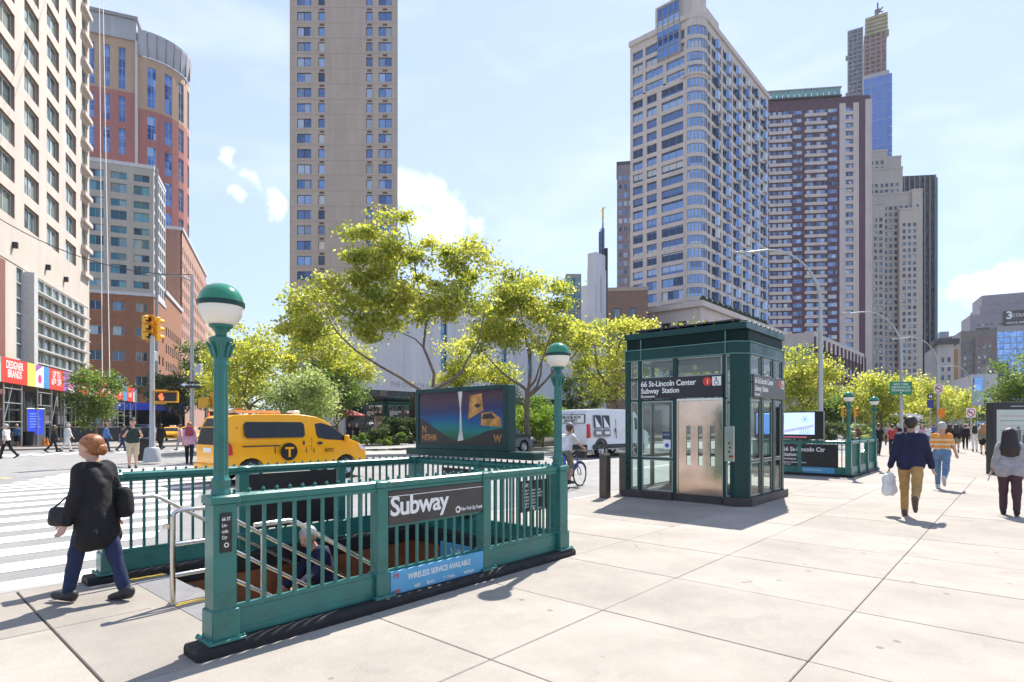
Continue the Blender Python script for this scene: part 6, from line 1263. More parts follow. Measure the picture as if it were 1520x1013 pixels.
def noturn(px, z, y0, y1, lb):
    T, o, a, b, w_ = board('traffic_sign', lb, 'sign', px, z, y0, y1, y1 - y0, M_whitep); r = (b - a) * .44; c = (a + b) / 2; k = MB(); k.lathe([(r * .80, 0), (r, 0), (r, .006), (r * .8, .006)], n=24); k.build('ring', M_red, o, (0, -.032, c), FACE['-y'])
    k = MB(); k.tube([(-r * .6, -.036, c + r * .6), (r * .6, -.036, c - r * .6)], r * .11, 4); k.build('slash', M_red, o); k = MB(); k.tube([(r * .3, -.034, c - r * .5), (r * .25, -.034, c + r * .1), (-r * .4, -.034, c + r * .15)], r * .1, 4); k.add([(-r * .75, -.034, c + r * .15), (-r * .3, -.034, c + r * .45), (-r * .3, -.034, c - r * .15)], [(0, 1, 2)]); k.build('arrow', M_black, o)
noturn(1393, 60, 571, 584, 'white no turn sign with red ring on the curved lamp pole'); noturn(1441, 66, 606, 620, 'lower white no turn sign in front of the far trees')
T, o, a, b, w_ = board('parking_sign', 'dark blue bus stop sign on a thin pole', 'sign', 1381, 52, 594, 606, 10, mat('sign_navy', (.03, .04, .2), .4)); MB().bbox(-w_ * .4, -.03, b + .1, w_ * .4, 0, b + .55, .02).build('board', M_black, T); text('M', .4, (-.16, -.034, b + .17), '-y', M_whitep, T, .02)
T, o, a, b, w_ = board('road_works_sign', 'round orange sign below the no turn sign', 'sign', 1397, 58, 607, 620, 11, M_orange)
T, o, a, b, w_ = board('street_banner', 'pale green banner hanging on a pole far down the pavement', 'banner', 1451, 58, 580, 602, 18, mat('banner_pale', (.45, .60, .55), .6, var=.3, nscale=2)); MB().bbox(-w_ / 2, -.035, a, w_ / 2, -.031, a + (b - a) * .2, .001).build('banner_foot', mat('banner_lilac', (.5, .48, .65), .6), T)
for px, z, rt, lb in ((1252, 58, 0, 'orange signal head left of the farther globe lamps'), (1270, 62, 20, 'orange signal head between the farther globe lamps')):
    T = thing('traffic_signal', lb, 'traffic light', tz(px, z, 0), R_(AZ - 90), 'far traffic signals'); MB().tube([(0, .1, 0), (0, .1, 3.2)], .07).build('pole', M_galv, T); sig_head(T, 0, 0, 3.0, R_(rt))
# pair of square bollards
bm_ = MB().bbox(-.10, -.10, 0, .10, .10, 1.0, .015).mesh('bollard', mat('bollard_brown', (.085, .07, .055), .45, .3, var=.25))
for px, py, lb in ((898, 739, 'free standing square bronze bollard left of the elevator house'), (927, 733, 'square bronze bollard touching the left side of the elevator house')):
    q = G(px, py); T = thing('bollard', lb, 'bollard', q, 0, 'bollards by the kerb'); inst('post', bm_, T); MB().box(-.075, -.075, 1.001, .075, .075, 1.012).build('cap', M_dark, T)
# information panel at the right edge
z = 19.5; q = W(1474, z); IP = thing('information_panel', 'tall illuminated information panel with crowd picture at the right edge', 'display panel', q, R_(AZ - 90 - 6))
b = ZZ(597, z); m = MB(); m.bbox(0, 0, 0, 1.45, .35, b, .02); m.build('casing', M_dark, IP)
f = MB(); f.box(.11, -.012, .45, 1.35, -.001, b - .26); pf_ = f.build('display', mat('panel_paper', (.50, .55, .50), .25, var=.08, nscale=1.5), IP)
MB().box(.55, -.006, b - .16, .95, -.001, b - .13).build('header_print', M_galv, IP)
for i in range(4): MB().box(.2, -.016, b - .48 - .16 * i, 1.2, -.012, b - .468 - .16 * i).build('print_line', (M_red, M_dark, mat('print_grey2', (.3, .32, .3), .5), M_dark)[i], pf_)
for i, x in enumerate((.35, .55, .78, .98, 1.2)):
    k = MB(); k.lathe([(0, 0), (.05, 0), (.05, .003), (0, .003)], n=12); k.build('printed_head', mat('print_shadow', (.12, .13, .12), .5), pf_, (x, -.014, 1.42 + .08 * (i % 3)), FACE['-y']); MB().box(x - .08, -.0165, .9, x + .08, -.0122, 1.35 + .08 * (i % 3)).build('printed_figure', mat('print_shadow', (.12, .13, .12), .5), pf_)
# left pavement: display totem, bin, barrier, cones, blue awning
LK = thing('display_totem', 'grey information totem with bright blue screen under the scaffold', 'display panel', tz(52, 44.5, 0), ang(-21.6) + R_(-48))
m = MB(); m.bbox(-.62, -.15, 0, .62, .15, 2.95, .03); m.build('casing', M_galv, LK); MB().box(-.52, -.16, .95, .46, -.15, 2.85).build('screen', mat('totem_screen', (.02, .04, .3), .3, emit=(.03, .06, .55), estr=.8), LK)
for i in range(6): MB().box(-.42, -.164, 2.5 - .2 * i, .1 + .1 * (i % 3), -.16, 2.56 - .2 * i).build('screen_line', mat('screen_text', (.1, .2, .6), .3, emit=(.2, .3, .8), estr=.7), LK)
T = thing('trash_bin', 'black litter bin at the foot of the blue totem', 'bin', tz(41, 43.5, 0)); m = MB(); m.lathe([(.36, 0), (.42, 1.05), (.44, 1.1), (.3, 1.1)], n=16); m.build('drum', M_dark, T); m = MB(); m.lathe([(.45, 1.10), (.45, 1.16), (.25, 1.2)], n=16); m.build('rim', M_black, T)
A21 = ang(-21.6)
T = thing('barrier', 'long dark site barrier behind the crossing pedestrians', 'barrier', tz(106, 52, 0), A21 + R_(-60)); 
for i in range(6): MB().bbox(i * 1.25, 0, .1, i * 1.25 + 1.22, .08, 1.45, .02).build('panel', mat('barrier_dark', (.03, .035, .05), .5, rnd=.2), T)
for i in range(7): MB().box(i * 1.25 - .03, -.2, 0, i * 1.25 + .03, .3, .1).build('foot', M_galv, T)
for px, z in ((65, 44), (70, 45)):
    T = thing('traffic_cone', 'orange cone at the foot of the blue totem' if px == 65 else 'orange cone right of the blue totem', 'cone', tz(px, z, 0), 0, 'orange cones'); MB().lathe([(.16, .04), (.03, .7), (0, .71)], n=14).build('cone', M_orange, T); MB().bbox(-.2, -.2, 0, .2, .2, .045, .01).build('base', M_orange, T)
T = thing('awning', 'blue shop awning with a round seven sign at the brick corner building', 'awning', tz(172, 86, 0), ang(68.4))
m = MB(); m.prism([(-1.2, 3.9), (0, 5.0), (0, 3.9)], 'x', 0, 9); m.build('canopy', mat('awning_blue', (.02, .05, .45), .6), T)
m = MB(); m.lathe([(0, 0), (.9, 0), (.9, .1), (0, .1)], n=24); o = m.build('round_sign', mat('sign_navy', (.03, .04, .2), .4), T, (7.4, -1.35, 4.3), FACE['-y']); text('7', 1.3, (6.95, -1.47, 3.85), '-y', M_whitep, T, .02)
for x in (.3, 3, 6, 8.7): MB().tube([(x, -1.1, 0), (x, -1.1, 3.95)], .05).build('post', M_dark, T)
MB().box(0, .1, 0, 9, .2, 3.9).build('shop_front', M_carglass, T)
# ---------------------------------------------------------------- buildings
GW_blue = winglass('glass_blue', [(0, (.12, .19, .34)), (.28, (.21, .32, .52)), (.52, (.05, .075, .13)), (.72, (.36, .45, .58)), (.88, (.50, .49, .45))])
GW_dark = winglass('glass_dark', [(0, (.05, .075, .10)), (.25, (.10, .14, .18)), (.5, (.16, .22, .27)), (.72, (.34, .37, .36)), (.88, (.05, .06, .08))])
GW_green = winglass('glass_green', [(0, (.34, .46, .42)), (.3, (.46, .56, .50)), (.5, (.18, .26, .25)), (.68, (.60, .64, .56)), (.9, (.10, .14, .15))], wavy=.25)
GW_teal = winglass('glass_teal', [(0, (.06, .16, .20)), (.3, (.14, .30, .34)), (.6, (.03, .06, .09)), (.85, (.30, .36, .34))], wavy=1.0, wscale=.45)
GW_bright = winglass('glass_bright', [(0, (.08, .17, .40)), (.35, (.15, .27, .52)), (.7, (.03, .07, .20)), (.9, (.30, .42, .60))])
FR_dark = mat('frame_dark', (.05, .05, .055), .5); FR_grey = mat('frame_grey', (.28, .28, .28), .5); FR_white = mat('frame_white', (.55, .54, .52), .5)
WM = {}
def win_mesh(w_, h_, mull=1, trans=0, fr=FR_dark, gl=GW_blue, t=.07, dep=.06):
    """window: sunk pane, frame proud of it, mullions and transoms"""
    k = (round(w_, 2), round(h_, 2), mull, trans, fr.name, gl.name)
    if k in WM: return WM[k]
    m = MB(); m.quad((0, 0, 0), (w_, 0, 0), (w_, 0, h_), (0, 0, h_), 1)
    def b(x0, z0, x1, z1): m.add([(x0, -dep, z0), (x1, -dep, z0), (x1, -dep, z1), (x0, -dep, z1), (x0, 0, z0), (x1, 0, z0), (x1, 0, z1), (x0, 0, z1)], [(0, 1, 2, 3), (0, 4, 5, 1), (3, 2, 6, 7), (0, 3, 7, 4), (1, 5, 6, 2)])
    b(0, 0, w_, t); b(0, h_ - t, w_, h_); b(0, t, t, h_ - t); b(w_ - t, t, w_, h_ - t)
    for i in range(mull): x = w_ * (i + 1) / (mull + 1); b(x - t / 2, t, x + t / 2, h_ - t)
    for i in range(trans): z = h_ * (i + 1) / (trans + 1); m.quad((t, -dep * .8, z - t / 2), (w_ - t, -dep * .8, z - t / 2), (w_ - t, -dep * .8, z + t / 2), (t, -dep * .8, z + t / 2))
    WM[k] = m.mesh('window', [fr, gl], fix=False); return WM[k]
class Bld:
    def __init__(s, name, label, px, z, th, cat='building', group=None, zb=0):
        p = W(px, z); p.z = zb; s.T = thing(name, label, cat, p, ang(th), group); s.nw = 0; s.left = []
    def M(s, face): return Matrix.Translation((face[0], face[1], 0)) @ Matrix.Rotation(face[2], 4, 'Z')
    def window(s, M, x, d, z, me, name='window'):
        s.nw += 1
        if s.nw > 295: s.left.append((me, M @ Matrix.Translation((x, d, z)))); return
        o = bpy.data.objects.new(name, me); l = M @ Vector((x, d, z)); o.location = l; o.rotation_euler = (0, 0, M.to_euler().z); COL.objects.link(o); o.parent = s.T
    def facade(s, mt, Wd, z0, z1, cols, rows, dep=.25, face=(0, 0, 0), fr=FR_dark, gl=GW_blue, mull=1, trans=0, name='wall', reveal=None, skip=None, stuff=False):
        """wall with real openings: cols [(x0,x1)], rows [(za,zb)]; windows set in at depth dep"""
        M = s.M(face); m = MB(); zs = [z0] + [v for r in rows for v in r] + [z1]
        for i in range(0, len(zs), 2):
            if zs[i+1] - zs[i] > 1e-4: m.quad((0, 0, zs[i]), (Wd, 0, zs[i]), (Wd, 0, zs[i+1]), (0, 0, zs[i+1]))
        xs = [0] + [v for c in cols for v in c] + [Wd]
        for ri, (a, b) in enumerate(rows):
            for i in range(0, len(xs), 2):
                if xs[i+1] - xs[i] > 1e-4: m.quad((xs[i], 0, a), (xs[i+1], 0, a), (xs[i+1], 0, b), (xs[i], 0, b))
            for ci, (c, d) in enumerate(cols):
                if skip and skip(ci, ri): m.quad((c, 0, a), (d, 0, a), (d, 0, b), (c, 0, b)); continue
                r_ = 1 if reveal else 0
                m.quad((c, 0, a), (c, dep, a), (c, dep, b), (c, 0, b), r_); m.quad((d, 0, a), (d, 0, b), (d, dep, b), (d, dep, a), r_); m.quad((c, 0, b), (c, dep, b), (d, dep, b), (d, 0, b), r_); m.quad((c, 0, a), (d, 0, a), (d, dep, a), (c, dep, a), r_)
                mu = mull[ci] if isinstance(mull, (list, tuple)) else mull; me = win_mesh(d - c, b - a, mu, trans, fr, gl)
                if stuff: s.left.append((me, M @ Matrix.Translation((c, dep, a))))
                else: s.window(M, c, dep, a, me)
        o = m.build(name, [mt] + ([reveal] if reveal else []), s.T, fix=False); o.matrix_local = M; return o
    def box(s, nm, x0, y0, z0, x1, y1, z1, mt, **k): return MB().box(x0, y0, z0, x1, y1, z1).build(nm, mt, s.T, **k)
    def done(s, nm='window'):
        if not s.left: return
        V = []; F = []; mi = []; mats = []; o = 0
        for me, M in s.left:
            for mm in me.materials:
                if mm not in mats: mats.append(mm)
            ix = [mats.index(mm) for mm in me.materials]
            V += [tuple(M @ v.co) for v in me.vertices]; F += [tuple(o + i for i in p.vertices) for p in me.polygons]; mi += [ix[p.material_index] for p in me.polygons]; o += len(me.vertices)
        me = bpy.data.meshes.new(nm); me.from_pydata(V, [], F)
        for mm in mats: me.materials.append(mm)
        me.polygons.foreach_set('material_index', mi); tag(inst(nm, me, s.T), kind='stuff')
def grid(a, pitch, n, size): return [(a + pitch * i, a + pitch * i + size) for i in range(n)]
def bmat(name, col, var=.07, ns=.25, **k): return mat(name, col, .8, var=var, nscale=ns, streak=.10, **k)
# 1 -- cream tower on the left, along the side street
CRM = bmat('cream_stone', (.56, .49, .425), bump=.05, bscale=3); CRMd = mat('reveal_brown', (.30, .21, .17), .8)
B = Bld('apartment_tower', 'cream tower block with staggered sunk windows filling the left edge', 0, 46, -21.6)
cen = [-9.3, -4.1, 1.1, 6.3, 11.45, 16.6]; cols = [(c - 1.65, c + 1.6) for c in cen]; rows = [(18.9 + 3 * i, 20.95 + 3 * i) for i in range(15)]
B.facade(CRM, 31.6, 15.6, 66, [(c + 12, d + 12) for c, d in cols], rows, .30, (-12, 0, 0), FR_white, GW_green, 1, reveal=CRMd)
# canted corner bay with projecting sills
B.facade(CRM, 2.9, 15.6, 66, [(.5, 2.5)], rows, .3, (19.6, 0, 0), FR_grey, GW_green, 1)
for a, b in rows: B.box('sill_ledge', 20.0, -.40, a - .48, 22.7, .25, a - .02, CRM)
B.box('corner_pier', 22.5, .02, 0, 22.9, 14, 66, CRM); B.box('core', -12, .7, 0, 22.4, 14, 65.9, CRM)
# lower window wall
B.box('blank_band', -12, .0, 15.2, 22.5, .4, 15.598, CRM)
wl = [(4.9 + 2.2 * i, 4.9 + 2.2 * i + 2.1) for i in range(8)]
B.facade(FR_white, 18.6, 7.2, 15.2, [(.2, 1.5)] + [(2.6 + 1.95 * i, 2.6 + 1.95 * i + 1.85) for i in range(8)], grid(7.35, 1.3, 6, 1.22), .2, (3.0, .05, 0), FR_grey, GW_green, 0)
B.box('white_fin', 4.65, -.7, 7.0, 5.5, .3, 15.0, FR_white)
for i in range(6): B.box('sunshade', 5.6, -.45, 7.2 + 1.3 * i, 21.6, .04, 7.32 + 1.3 * i, FR_white)
B.box('stone_panel', -12, .05, 6.5, 2.998, .5, 15.2, CRM); B.box('stone_panel', 21.61, .05, 6.5, 22.5, .5, 15.2, CRM); B.box('brick_panel', -12, -.02, 2, .9, .045, 15.0, bmat('brick_maroon', (.22, .09, .07)))
B.box('shop_band', -12, .1, 5.9, 22.5, .6, 7.19, CRM)
for i in range(8): B.box('shop_window', -12 + 4.3 * i, .5, .4, -12 + 4.3 * i + 3.9, .6, 5.6, M_carglass); B.box('shop_pier', -12 + 4.3 * i + 3.9, .3, 0, -12 + 4.3 * i + 4.3, .69, 5.9, mat('pier_grey', (.22, .2, .19), .7))
for x in (2.2, 9.5, 14.4): B.box('wall_lamp', x, -.35, 16.4, x + .25, 0, 16.9, M_dark)
B.done()
# side walk shed with its printed banner
SH = thing('sidewalk_shed', 'steel scaffold shed with colourful printed banner along the cream tower', 'scaffold', W(-60, 33.5), ang(-21.6))
cb = [('banner_cyan', (.25, .62, .66)), ('banner_red', (.68, .05, .04)), ('banner_lemon', (.80, .68, .14)), ('banner_blue', (.06, .28, .60)), ('banner_violet', (.35, .12, .42)), ('banner_white', (.74, .73, .72)), ('banner_magenta', (.62, .05, .28))]
CB = [mat(n, c, .6, var=.05) for n, c in cb]
x = 0; seq = [(5.2, 0), (4.3, 1), (1.5, 2), (1.6, 5), (1.1, 3), (3.3, 1), (1.2, 4), (1.5, 5), (.9, 4), (3.4, 1), (1.4, 5), (1.6, 6), (3.6, 1), (2.0, 5), (1.5, 6), (2.8, 1), (1.6, 3), (3.2, 1), (2, 5)]
tx_ = {1: ('DESIGNER\nBRANDS', .75), 5: ('UP TO\n65% OFF', .75), 9: ('21', 1.3), 12: ('SALE', .9), 15: ('21', 1.0), 17: ('SALE', .8)}
for i, (w_, c) in enumerate(seq):
    o = MB().box(x, -.03, 4.55, x + w_ - .01, .03, 6.25).build('banner_panel', CB[c], SH)
    if i in tx_: text(tx_[i][0], tx_[i][1], (x + w_ / 2, -.034, 5.55 if '\n' in tx_[i][0] else 5.1), '-y', M_whitep, o, .02, align='CENTER', line=.8, sx=.8)
    if c == 5: q_ = MB(); q_.lathe([(0, 0), (.35, 0), (.35, .004), (0, .004)], n=14); q_.build('printed_spot', CB[6 if i % 2 else 0], o, (x + w_ * .5, -.032, 5.2), FACE['-y']); MB().add([(x, -.033, 6.24), (x + w_ * .9, -.033, 6.24), (x, -.033, 5.7)], [(0, 1, 2)]).build('printed_wedge', CB[4], o)
    x += w_
LX = x
MB().box(0, .04, 4.5, LX, 3.2, 4.7).build('deck', mat('deck_wood', (.10, .075, .05), .8), SH)
for i in range(int(LX / 2.9) + 1):
    xx = .2 + 2.9 * i
    for y in (.12, 2.9): MB().tube([(xx, y, 0), (xx, y, 4.5)], .055, 8).build('post', M_galv, SH)
    for z in (1.5, 2.8): MB().tube([(xx, .12, z), (xx, 2.9, z)], .035, 6).build('brace', M_galv, SH)
    if i % 2 == 0 and xx + 2.9 < LX:
        for z in (1.9, 3.2, 4.2): MB().tube([(xx, .12, z), (xx + 2.9, .12, z)], .035, 6).build('ledger', M_galv, SH)
    if i % 3 == 2: MB().tube([(xx, .14, 1.8), (xx + 1.4, .14, 4.4)], .035, 6).build('brace', M_galv, SH)
for i in range(9): MB().lathe([(.18, 0), (.25, .15), (.15, .35), (0, .4)], n=8).build('work_lamp', M_dark, SH, (1.5 + 5 * i, .8, 6.0))
# 2 -- grey block on brick base
GRY = bmat('grey_brick', (.44, .40, .34)); BRK = bmat('orange_brick', (.30, .135, .070), var=.16, ns=.9, bump=.1, bscale=8)
z0 = 110; W_ = 21.0; q = W(228, z0); d = Vector((math.cos(ang(68.4)), math.sin(ang(68.4)), 0)); q = q - d * W_
B = Bld('office_block', 'grey block with rippled window reflections on an orange brick base', 0, 1, 68.4); B.T.location = q
c0 = [W_ - .3 - 3.65 * (i + 1) + .7 for i in range(5)][::-1]; cols = [(c, c + 2.55) for c in c0]
rows = [(27.4 + 2.52 * i, 27.4 + 2.52 * i + (1.7 if i % 2 else 1.3)) for i in range(9)]
B.facade(GRY, W_, 26.6, 50.2, cols, rows, .25, (0, 0, 0), FR_grey, GW_teal, 1)
B.facade(BRK, W_, 0, 26.0, [(c + .25, c + 2.2) for c, _ in cols], [(1.0, 4.0), (9.0, 10.9), (13.7, 15.5), (18.4, 20.1), (23.0, 24.7)], .3, (0, 0, 0), FR_white, GW_dark, 1)
B.box('string_course', -.1, -.15, 26.0, W_ + .15, 12, 26.6, FR_white); B.box('parapet', -.1, -.1, 50.2, W_ + .1, 12, 50.9, FR_white)
sg = Matrix.Rotation(R_(90), 4, 'Z')
B.facade(FR_white, 11.9, 26.6, 50.2, grid(.5, 1.9, 6, 1.5), grid(27.4, 2.52, 9, 1.9), .15, (W_, 0, R_(90)), FR_white, GW_teal, 0); B.facade(BRK, 11.9, 0, 26.0, grid(1.2, 3.6, 3, 1.6), [(9.0, 10.9), (13.7, 15.5), (18.4, 20.1)], .3, (W_, 0, R_(90)), FR_white, GW_dark, 1)
B.box('core', .02, .32, 0, W_ - .32, 11.9, 50.19, GRY); MB().tube([(W_ + .5, -.0, 8), (W_ + .5, 0, 50.5)], .28, 8).build('drain_pipe', FR_grey, B.T); B.done()
# 3 -- orange and red tower with a quarter round bay
RED = bmat('red_brick', (.40, .165, .145)); ORG = bmat('orange_stone', (.47, .325, .22)); GRC = bmat('crown_grey', (.40, .41, .43))
q = W(201, 150); B = Bld('apartment_tower', 'orange topped red tower with rounded corner bay and grey crown', 0, 1, 68.4); B.T.location = q - d * 16
for z0_, z1_, mm, rr_ in ((20, 87.6, RED, grid(29.9, 8.3, 7, 6.6)), (87.6, 101, ORG, [(88.2, 98.9)])):
    B.facade(mm, 16, z0_, z1_, grid(2.2, 3.35, 4, 1.55), rr_, .3, (0, 0, 0), FR_white, GW_bright, 1, 3)
nseg = 8; rad = 10.3
for i in range(nseg):
    a0, a1 = math.pi / 2 * i / nseg, math.pi / 2 * (i + 1) / nseg; x0, y0 = 16.6 + rad * math.sin(a0), rad * (1 - math.cos(a0)); x1, y1 = 16.6 + rad * math.sin(a1), rad * (1 - math.cos(a1)); L = math.hypot(x1 - x0, y1 - y0); r = math.atan2(y1 - y0, x1 - x0)
    cl = [] if i % 2 == 0 else [(-.55 + .55, L - .02)]
    for z0_, z1_, mm, rr_ in ((15, 84.0, RED, grid(27.5, 8.15, 7, 6.2)), (84.0, 97.6, ORG, [(84.8, 95.3)])):
        B.facade(mm, L, z0_, z1_, cl, rr_ if cl else [], .22, (x0, y0, r), FR_white, GW_bright, 1, 3)
    o = MB().quad((0, -.25, 97.6), (L, -.25, 97.6), (L, -.9, 103.2), (0, -.9, 103.2)).quad((0, -.9, 103.2), (L, -.9, 103.2), (L, -.9, 104), (0, -.9, 104)).quad((0, -.9, 104), (L, -.9, 104), (L, 6, 104), (0, 6, 104)).build('crown', GRC, B.T, fix=False); o.matrix_local = B.M((x0, y0, r))
    MB().box(-.06, -.75, 97.6, .06, -.1, 103).build('crown_rib', FR_grey, B.T).matrix_local = B.M((x0, y0, r))
B.box('pale_fin', 16.0, -.5, 20, 16.6, .8, 101, FR_white); B.box('core', .1, .35, 0, 16.5, 20, 100.9, RED); B.box('core', 16.6, rad * .75, 0, 16.6 + rad * .7, 24, 97.5, RED)
B.box('crown', -.3, -.5, 101.0, 16.3, 12, 106.2, GRC); B.box('crown_rim', -.6, -1.0, 106.2, 16.7, 12, 107, FR_grey); B.box('base', -4, .5, 0, 16, 20, 20, RED); B.done()
# street wall beyond the brick corner
dn = Vector((math.cos(ang(-21.6)), math.sin(ang(-21.6)), 0))
PNK = bmat('pink_brick', (.42, .24, .18)); TAN2 = bmat('sand_brick', (.50, .37, .26))
for nm, pa, pb, h, mm, lb, rp, wn in (('apartment_house', 245, 270, 29, BRK, 'brown brick house just beyond the brick corner block', 3.6, 2.6), ('apartment_house', 270, 306, 49, PNK, 'tall pink brick house in the side street with stepped roofline', 3.4, 3.2), ('apartment_house', 306, 326, 46, TAN2, 'sunlit sand coloured house at the far end of the side street', 3.6, 3.6)):
    za, zb = 21120 / (420 - pa), 21120 / (420 - pb); L = (W(pb, zb) - W(pa, za)).length; B = Bld(nm, lb, pa, za, -21.6, group='houses of the side street'); n = int(L / wn)
    B.facade(mm, L, 0, h, grid(.8, wn, n, 1.3), grid(6, rp, int((h - 8) / rp), 1.9), .2, (0, 0, 0), FR_white, GW_dark, 1); B.box('core', 0, .3, 0, L, 16, h - .01, mm); B.box('cornice', -.1, -.3, h, L, 16, h + .8, FR_white); B.facade(mm, 15, 0, h, [], [], .2, (0, 16, R_(-90)))
    if h > 40: B.box('roof_house', L * .3, 3, h + .8, L * .8, 12, h + 5, mm)
    B.done()
# 4 -- tan slab tower
TAN = bmat('tan_brick', (.45, .37, .30), var=.06); TANl = mat('tan_joint', (.33, .25, .19), .8)
z0 = 125; B = Bld('apartment_tower', 'tall plain tan brick tower with a blank centre and four window columns', 430, z0, 90)
wpx = z0 / FPX; cols = [(x0 * wpx, x1 * wpx) for x0, x1 in ((11, 32), (42.5, 52), (113.5, 123), (132, 151.5))]; rows = [(89.0 - 3.3 * k, 90.95 - 3.3 * k) for k in range(26, -5, -1)]
B.facade(TAN, 160 * wpx, 0, 112, cols, rows, .22, (0, 0, 0), FR_dark, GW_blue, [1, 0, 0, 1])
ac = MB().box(0, -.03, 0, 1.0, .02, .42).mesh('vent_grille', mat('vent_brown', (.10, .065, .05), .7))
for k in range(30):
    z = 87.9 - 3.3 * (k - 4)
    for x in (44.3, 115, 138): 
        if z > 2: inst('vent_grille', ac, B.T, (x * wpx, 0, z))
    if z > 2: B.box('floor_joint', .01, -.012, z + .55, 160 * wpx - .01, .001, z + .63, TANl)
MB().prism([(.01, .3), (160 * wpx - .01, .3), (160 * wpx - 6, 22), (6, 22)], 'z', 0, 111.9).build('core', TAN, B.T); B.done()
# 14 -- pale temple with spire and gilded figure
MRB = bmat('pale_marble', (.56, .55, .56), var=.05); BWIN = winglass('glass_temple', [(0, (.10, .22, .34)), (.5, (.16, .30, .42))])
TY = 54.3; B = Bld('temple', 'pale stone temple with narrow blue windows behind the plane trees', 0, 1, 41.5); B.T.location = (34.3, TY, 0)
B.facade(MRB, 44.6, 7.2, 17.5, grid(2.5, 5.6, 7, 1.1), [(8.4, 15.5)], .3, (0, 0, 0), FR_dark, BWIN, 0, 5, name='wall', skip=lambda c, r: c < 2)
B.box('core', .02, .35, 0, 44.58, 5.4, 17.4, MRB); B.box('coping', -.1, -.15, 17.5, 44.6, 5.5, 18, MRB); B.facade(MRB, 5.4, 0, 17.5, [], [], .2, (0, 5.4, R_(-90)))
for x in range(1, 10): B.box('stone_joint', x * 4.0, -.012, 7.3, x * 4.0 + .05, .001, 17.4, mat('joint_grey', (.40, .40, .41), .8))
for i in range(8): B.box('ground_window', .5 + 5.1 * i, .1, .4, 4.6 + 5.1 * i, .34, 5.6, M_carglass); B.box('pier', 4.6 + 5.1 * i, .02, 0, 5.6 + 5.1 * i, .34, 5.6, bmat('brown_stone', (.16, .12, .10)))
B.box('sign_band', 0, -.05, 5.6, 42, .34, 7.19, MRB); text('THE CHURCH OF JESUS CHRIST OF LATTER-DAY SAINTS', .8, (6, -.053, 6.1), '-y', mat('letter_grey', (.25, .25, .26), .5), B.T, .01)
z = 92; p = W(866, z); TW = B
t = (p.x - 34.3)
for nm, x0, x1, y0, h in (('tower_stage', 44.61, 47.85, -2.4, 24.5), ('tower_stage', 44.75, 47.8, -2.5, 27.2), ('tower_cap', 44.85, 47.7, -2.4, 29.7)): B.box(nm, x0, y0, 0 if h < 29 else 27.2, x1, .3 if h < 26 else -.8, h, MRB)
B.box('dark_fin', 47.86, -2.6, 8, 48.15, -2.0, 31, FR_dark); B.box('recess_strip', 46, -2.53, 20, 46.5, -2.49, 26, mat('joint_grey', (.40, .40, .41), .8))  # recess drawn as a flat grey strip on the stone face
m = MB(); sx_ = 47.2
m.prism([(sx_, -2.3), (sx_ + .4, -2.3), (sx_ + .4, -1.9), (sx_, -1.9)], 'z', 29.6, 34.2); m.tube([(sx_ + .2, -2.1, 34.2), (sx_ + .2, -2.1, 35.9)], [.16, .08], 6); m.box(sx_ - .75, -2.3, 29.6, sx_ - .45, -1.9, 33.4); m.tube([(sx_ - .6, -2.1, 33.4), (sx_ - .6, -2.1, 34)], [.1, .03], 6); m.box(sx_ - .45, -2.2, 30.4, sx_, -2, 30.9); m.box(sx_ - .45, -2.2, 32.9, sx_, -2, 33.2); m.box(sx_ - .45, -2.2, 31.6, sx_, -2, 31.9); m.build('spire', mat('spire_metal', (.09, .12, .16), .4, .4), B.T)
GOLD = mat('gilding', (.75, .50, .16), .3, .9, var=.05); fb = [((0, 0, 0), (0, 0, .9), .24, .2), ((0, 0, .9), (0, 0, 1.9), .22, .26), ((0, 0, 2.05), (0, 0, 2.2), .14, .15), ((.05, 0, 1.75), (.55, 0, 2.05), .1, .08), ((.55, 0, 2.05), (.3, 0, 2.25), .08, .06), ((.25, 0, 2.2), (1.05, 0, 2.5), .035, .07), ((-.1, 0, 1.75), (-.35, 0, 1.2), .1, .08), ((0, 0, -.6), (0, 0, 0), .28, .24)]
fm = np_mesh('figure', [(*sdf_mesh([(np.array(a), np.array(b), r0, r1) for a, b, r0, r1 in fb], .06, .03), 0)], [GOLD]); p3 = Vector((34.3 + sx_ + .2, TY - 2.1, 36.2))
tag(inst('gilded_statue', fm, None, p3, (0, 0, R_(-48)), (.66,) * 3), 'small gilded trumpeter statue on top of the temple spire', 'statue'); B.done()
B = Bld('brick_house', 'low reddish brown building between temple tower and glassy corner tower', 899, 112, 97); BR2 = bmat('reddish_brick', (.24, .15, .115)); B.facade(BR2, 8, 0, 27.5, grid(1.6, 3.0, 2, 1.2), [(18, 19.8), (22.4, 24.2)], .2, (0, 0, 0), FR_dark, GW_dark, 0); B.box('core', .01, .3, 0, 8, 15, 27.4, BR2); B.box('coping', -.1, -.1, 27.5, 8.1, 15, 28.2, bmat('tan_cap', (.42, .33, .26))); B.facade(BR2, 15, 0, 27.5, [], [], .2, (0, 15, R_(-90))); B.done()
B = Bld('teal_house', 'small teal glass roof structure behind the temple roof', 840, 120, 90); B.facade(FR_grey, 3.2, 20, 33, grid(.15, 1.0, 3, .9), grid(21, 2.3, 5, 2.0), .1, (0, 0, 0), FR_grey, GW_teal, 0); B.box('core', .01, .2, 0, 3.2, 5, 32.9, FR_grey); B.done()
GW_sky = winglass('glass_sky', [(0, (.20, .33, .55)), (.4, (.28, .42, .64)), (.75, (.12, .20, .36)), (.92, (.45, .50, .55))])
# 5 -- stone and blue glass tower on the avenue corner
STN = bmat('warm_stone', (.58, .51, .455), var=.05)
zc = 125; B = Bld('apartment_tower', 'tall warm stone tower with blue bay windows and rounded corner', 1040, zc, 41.5); pc = B.T.location
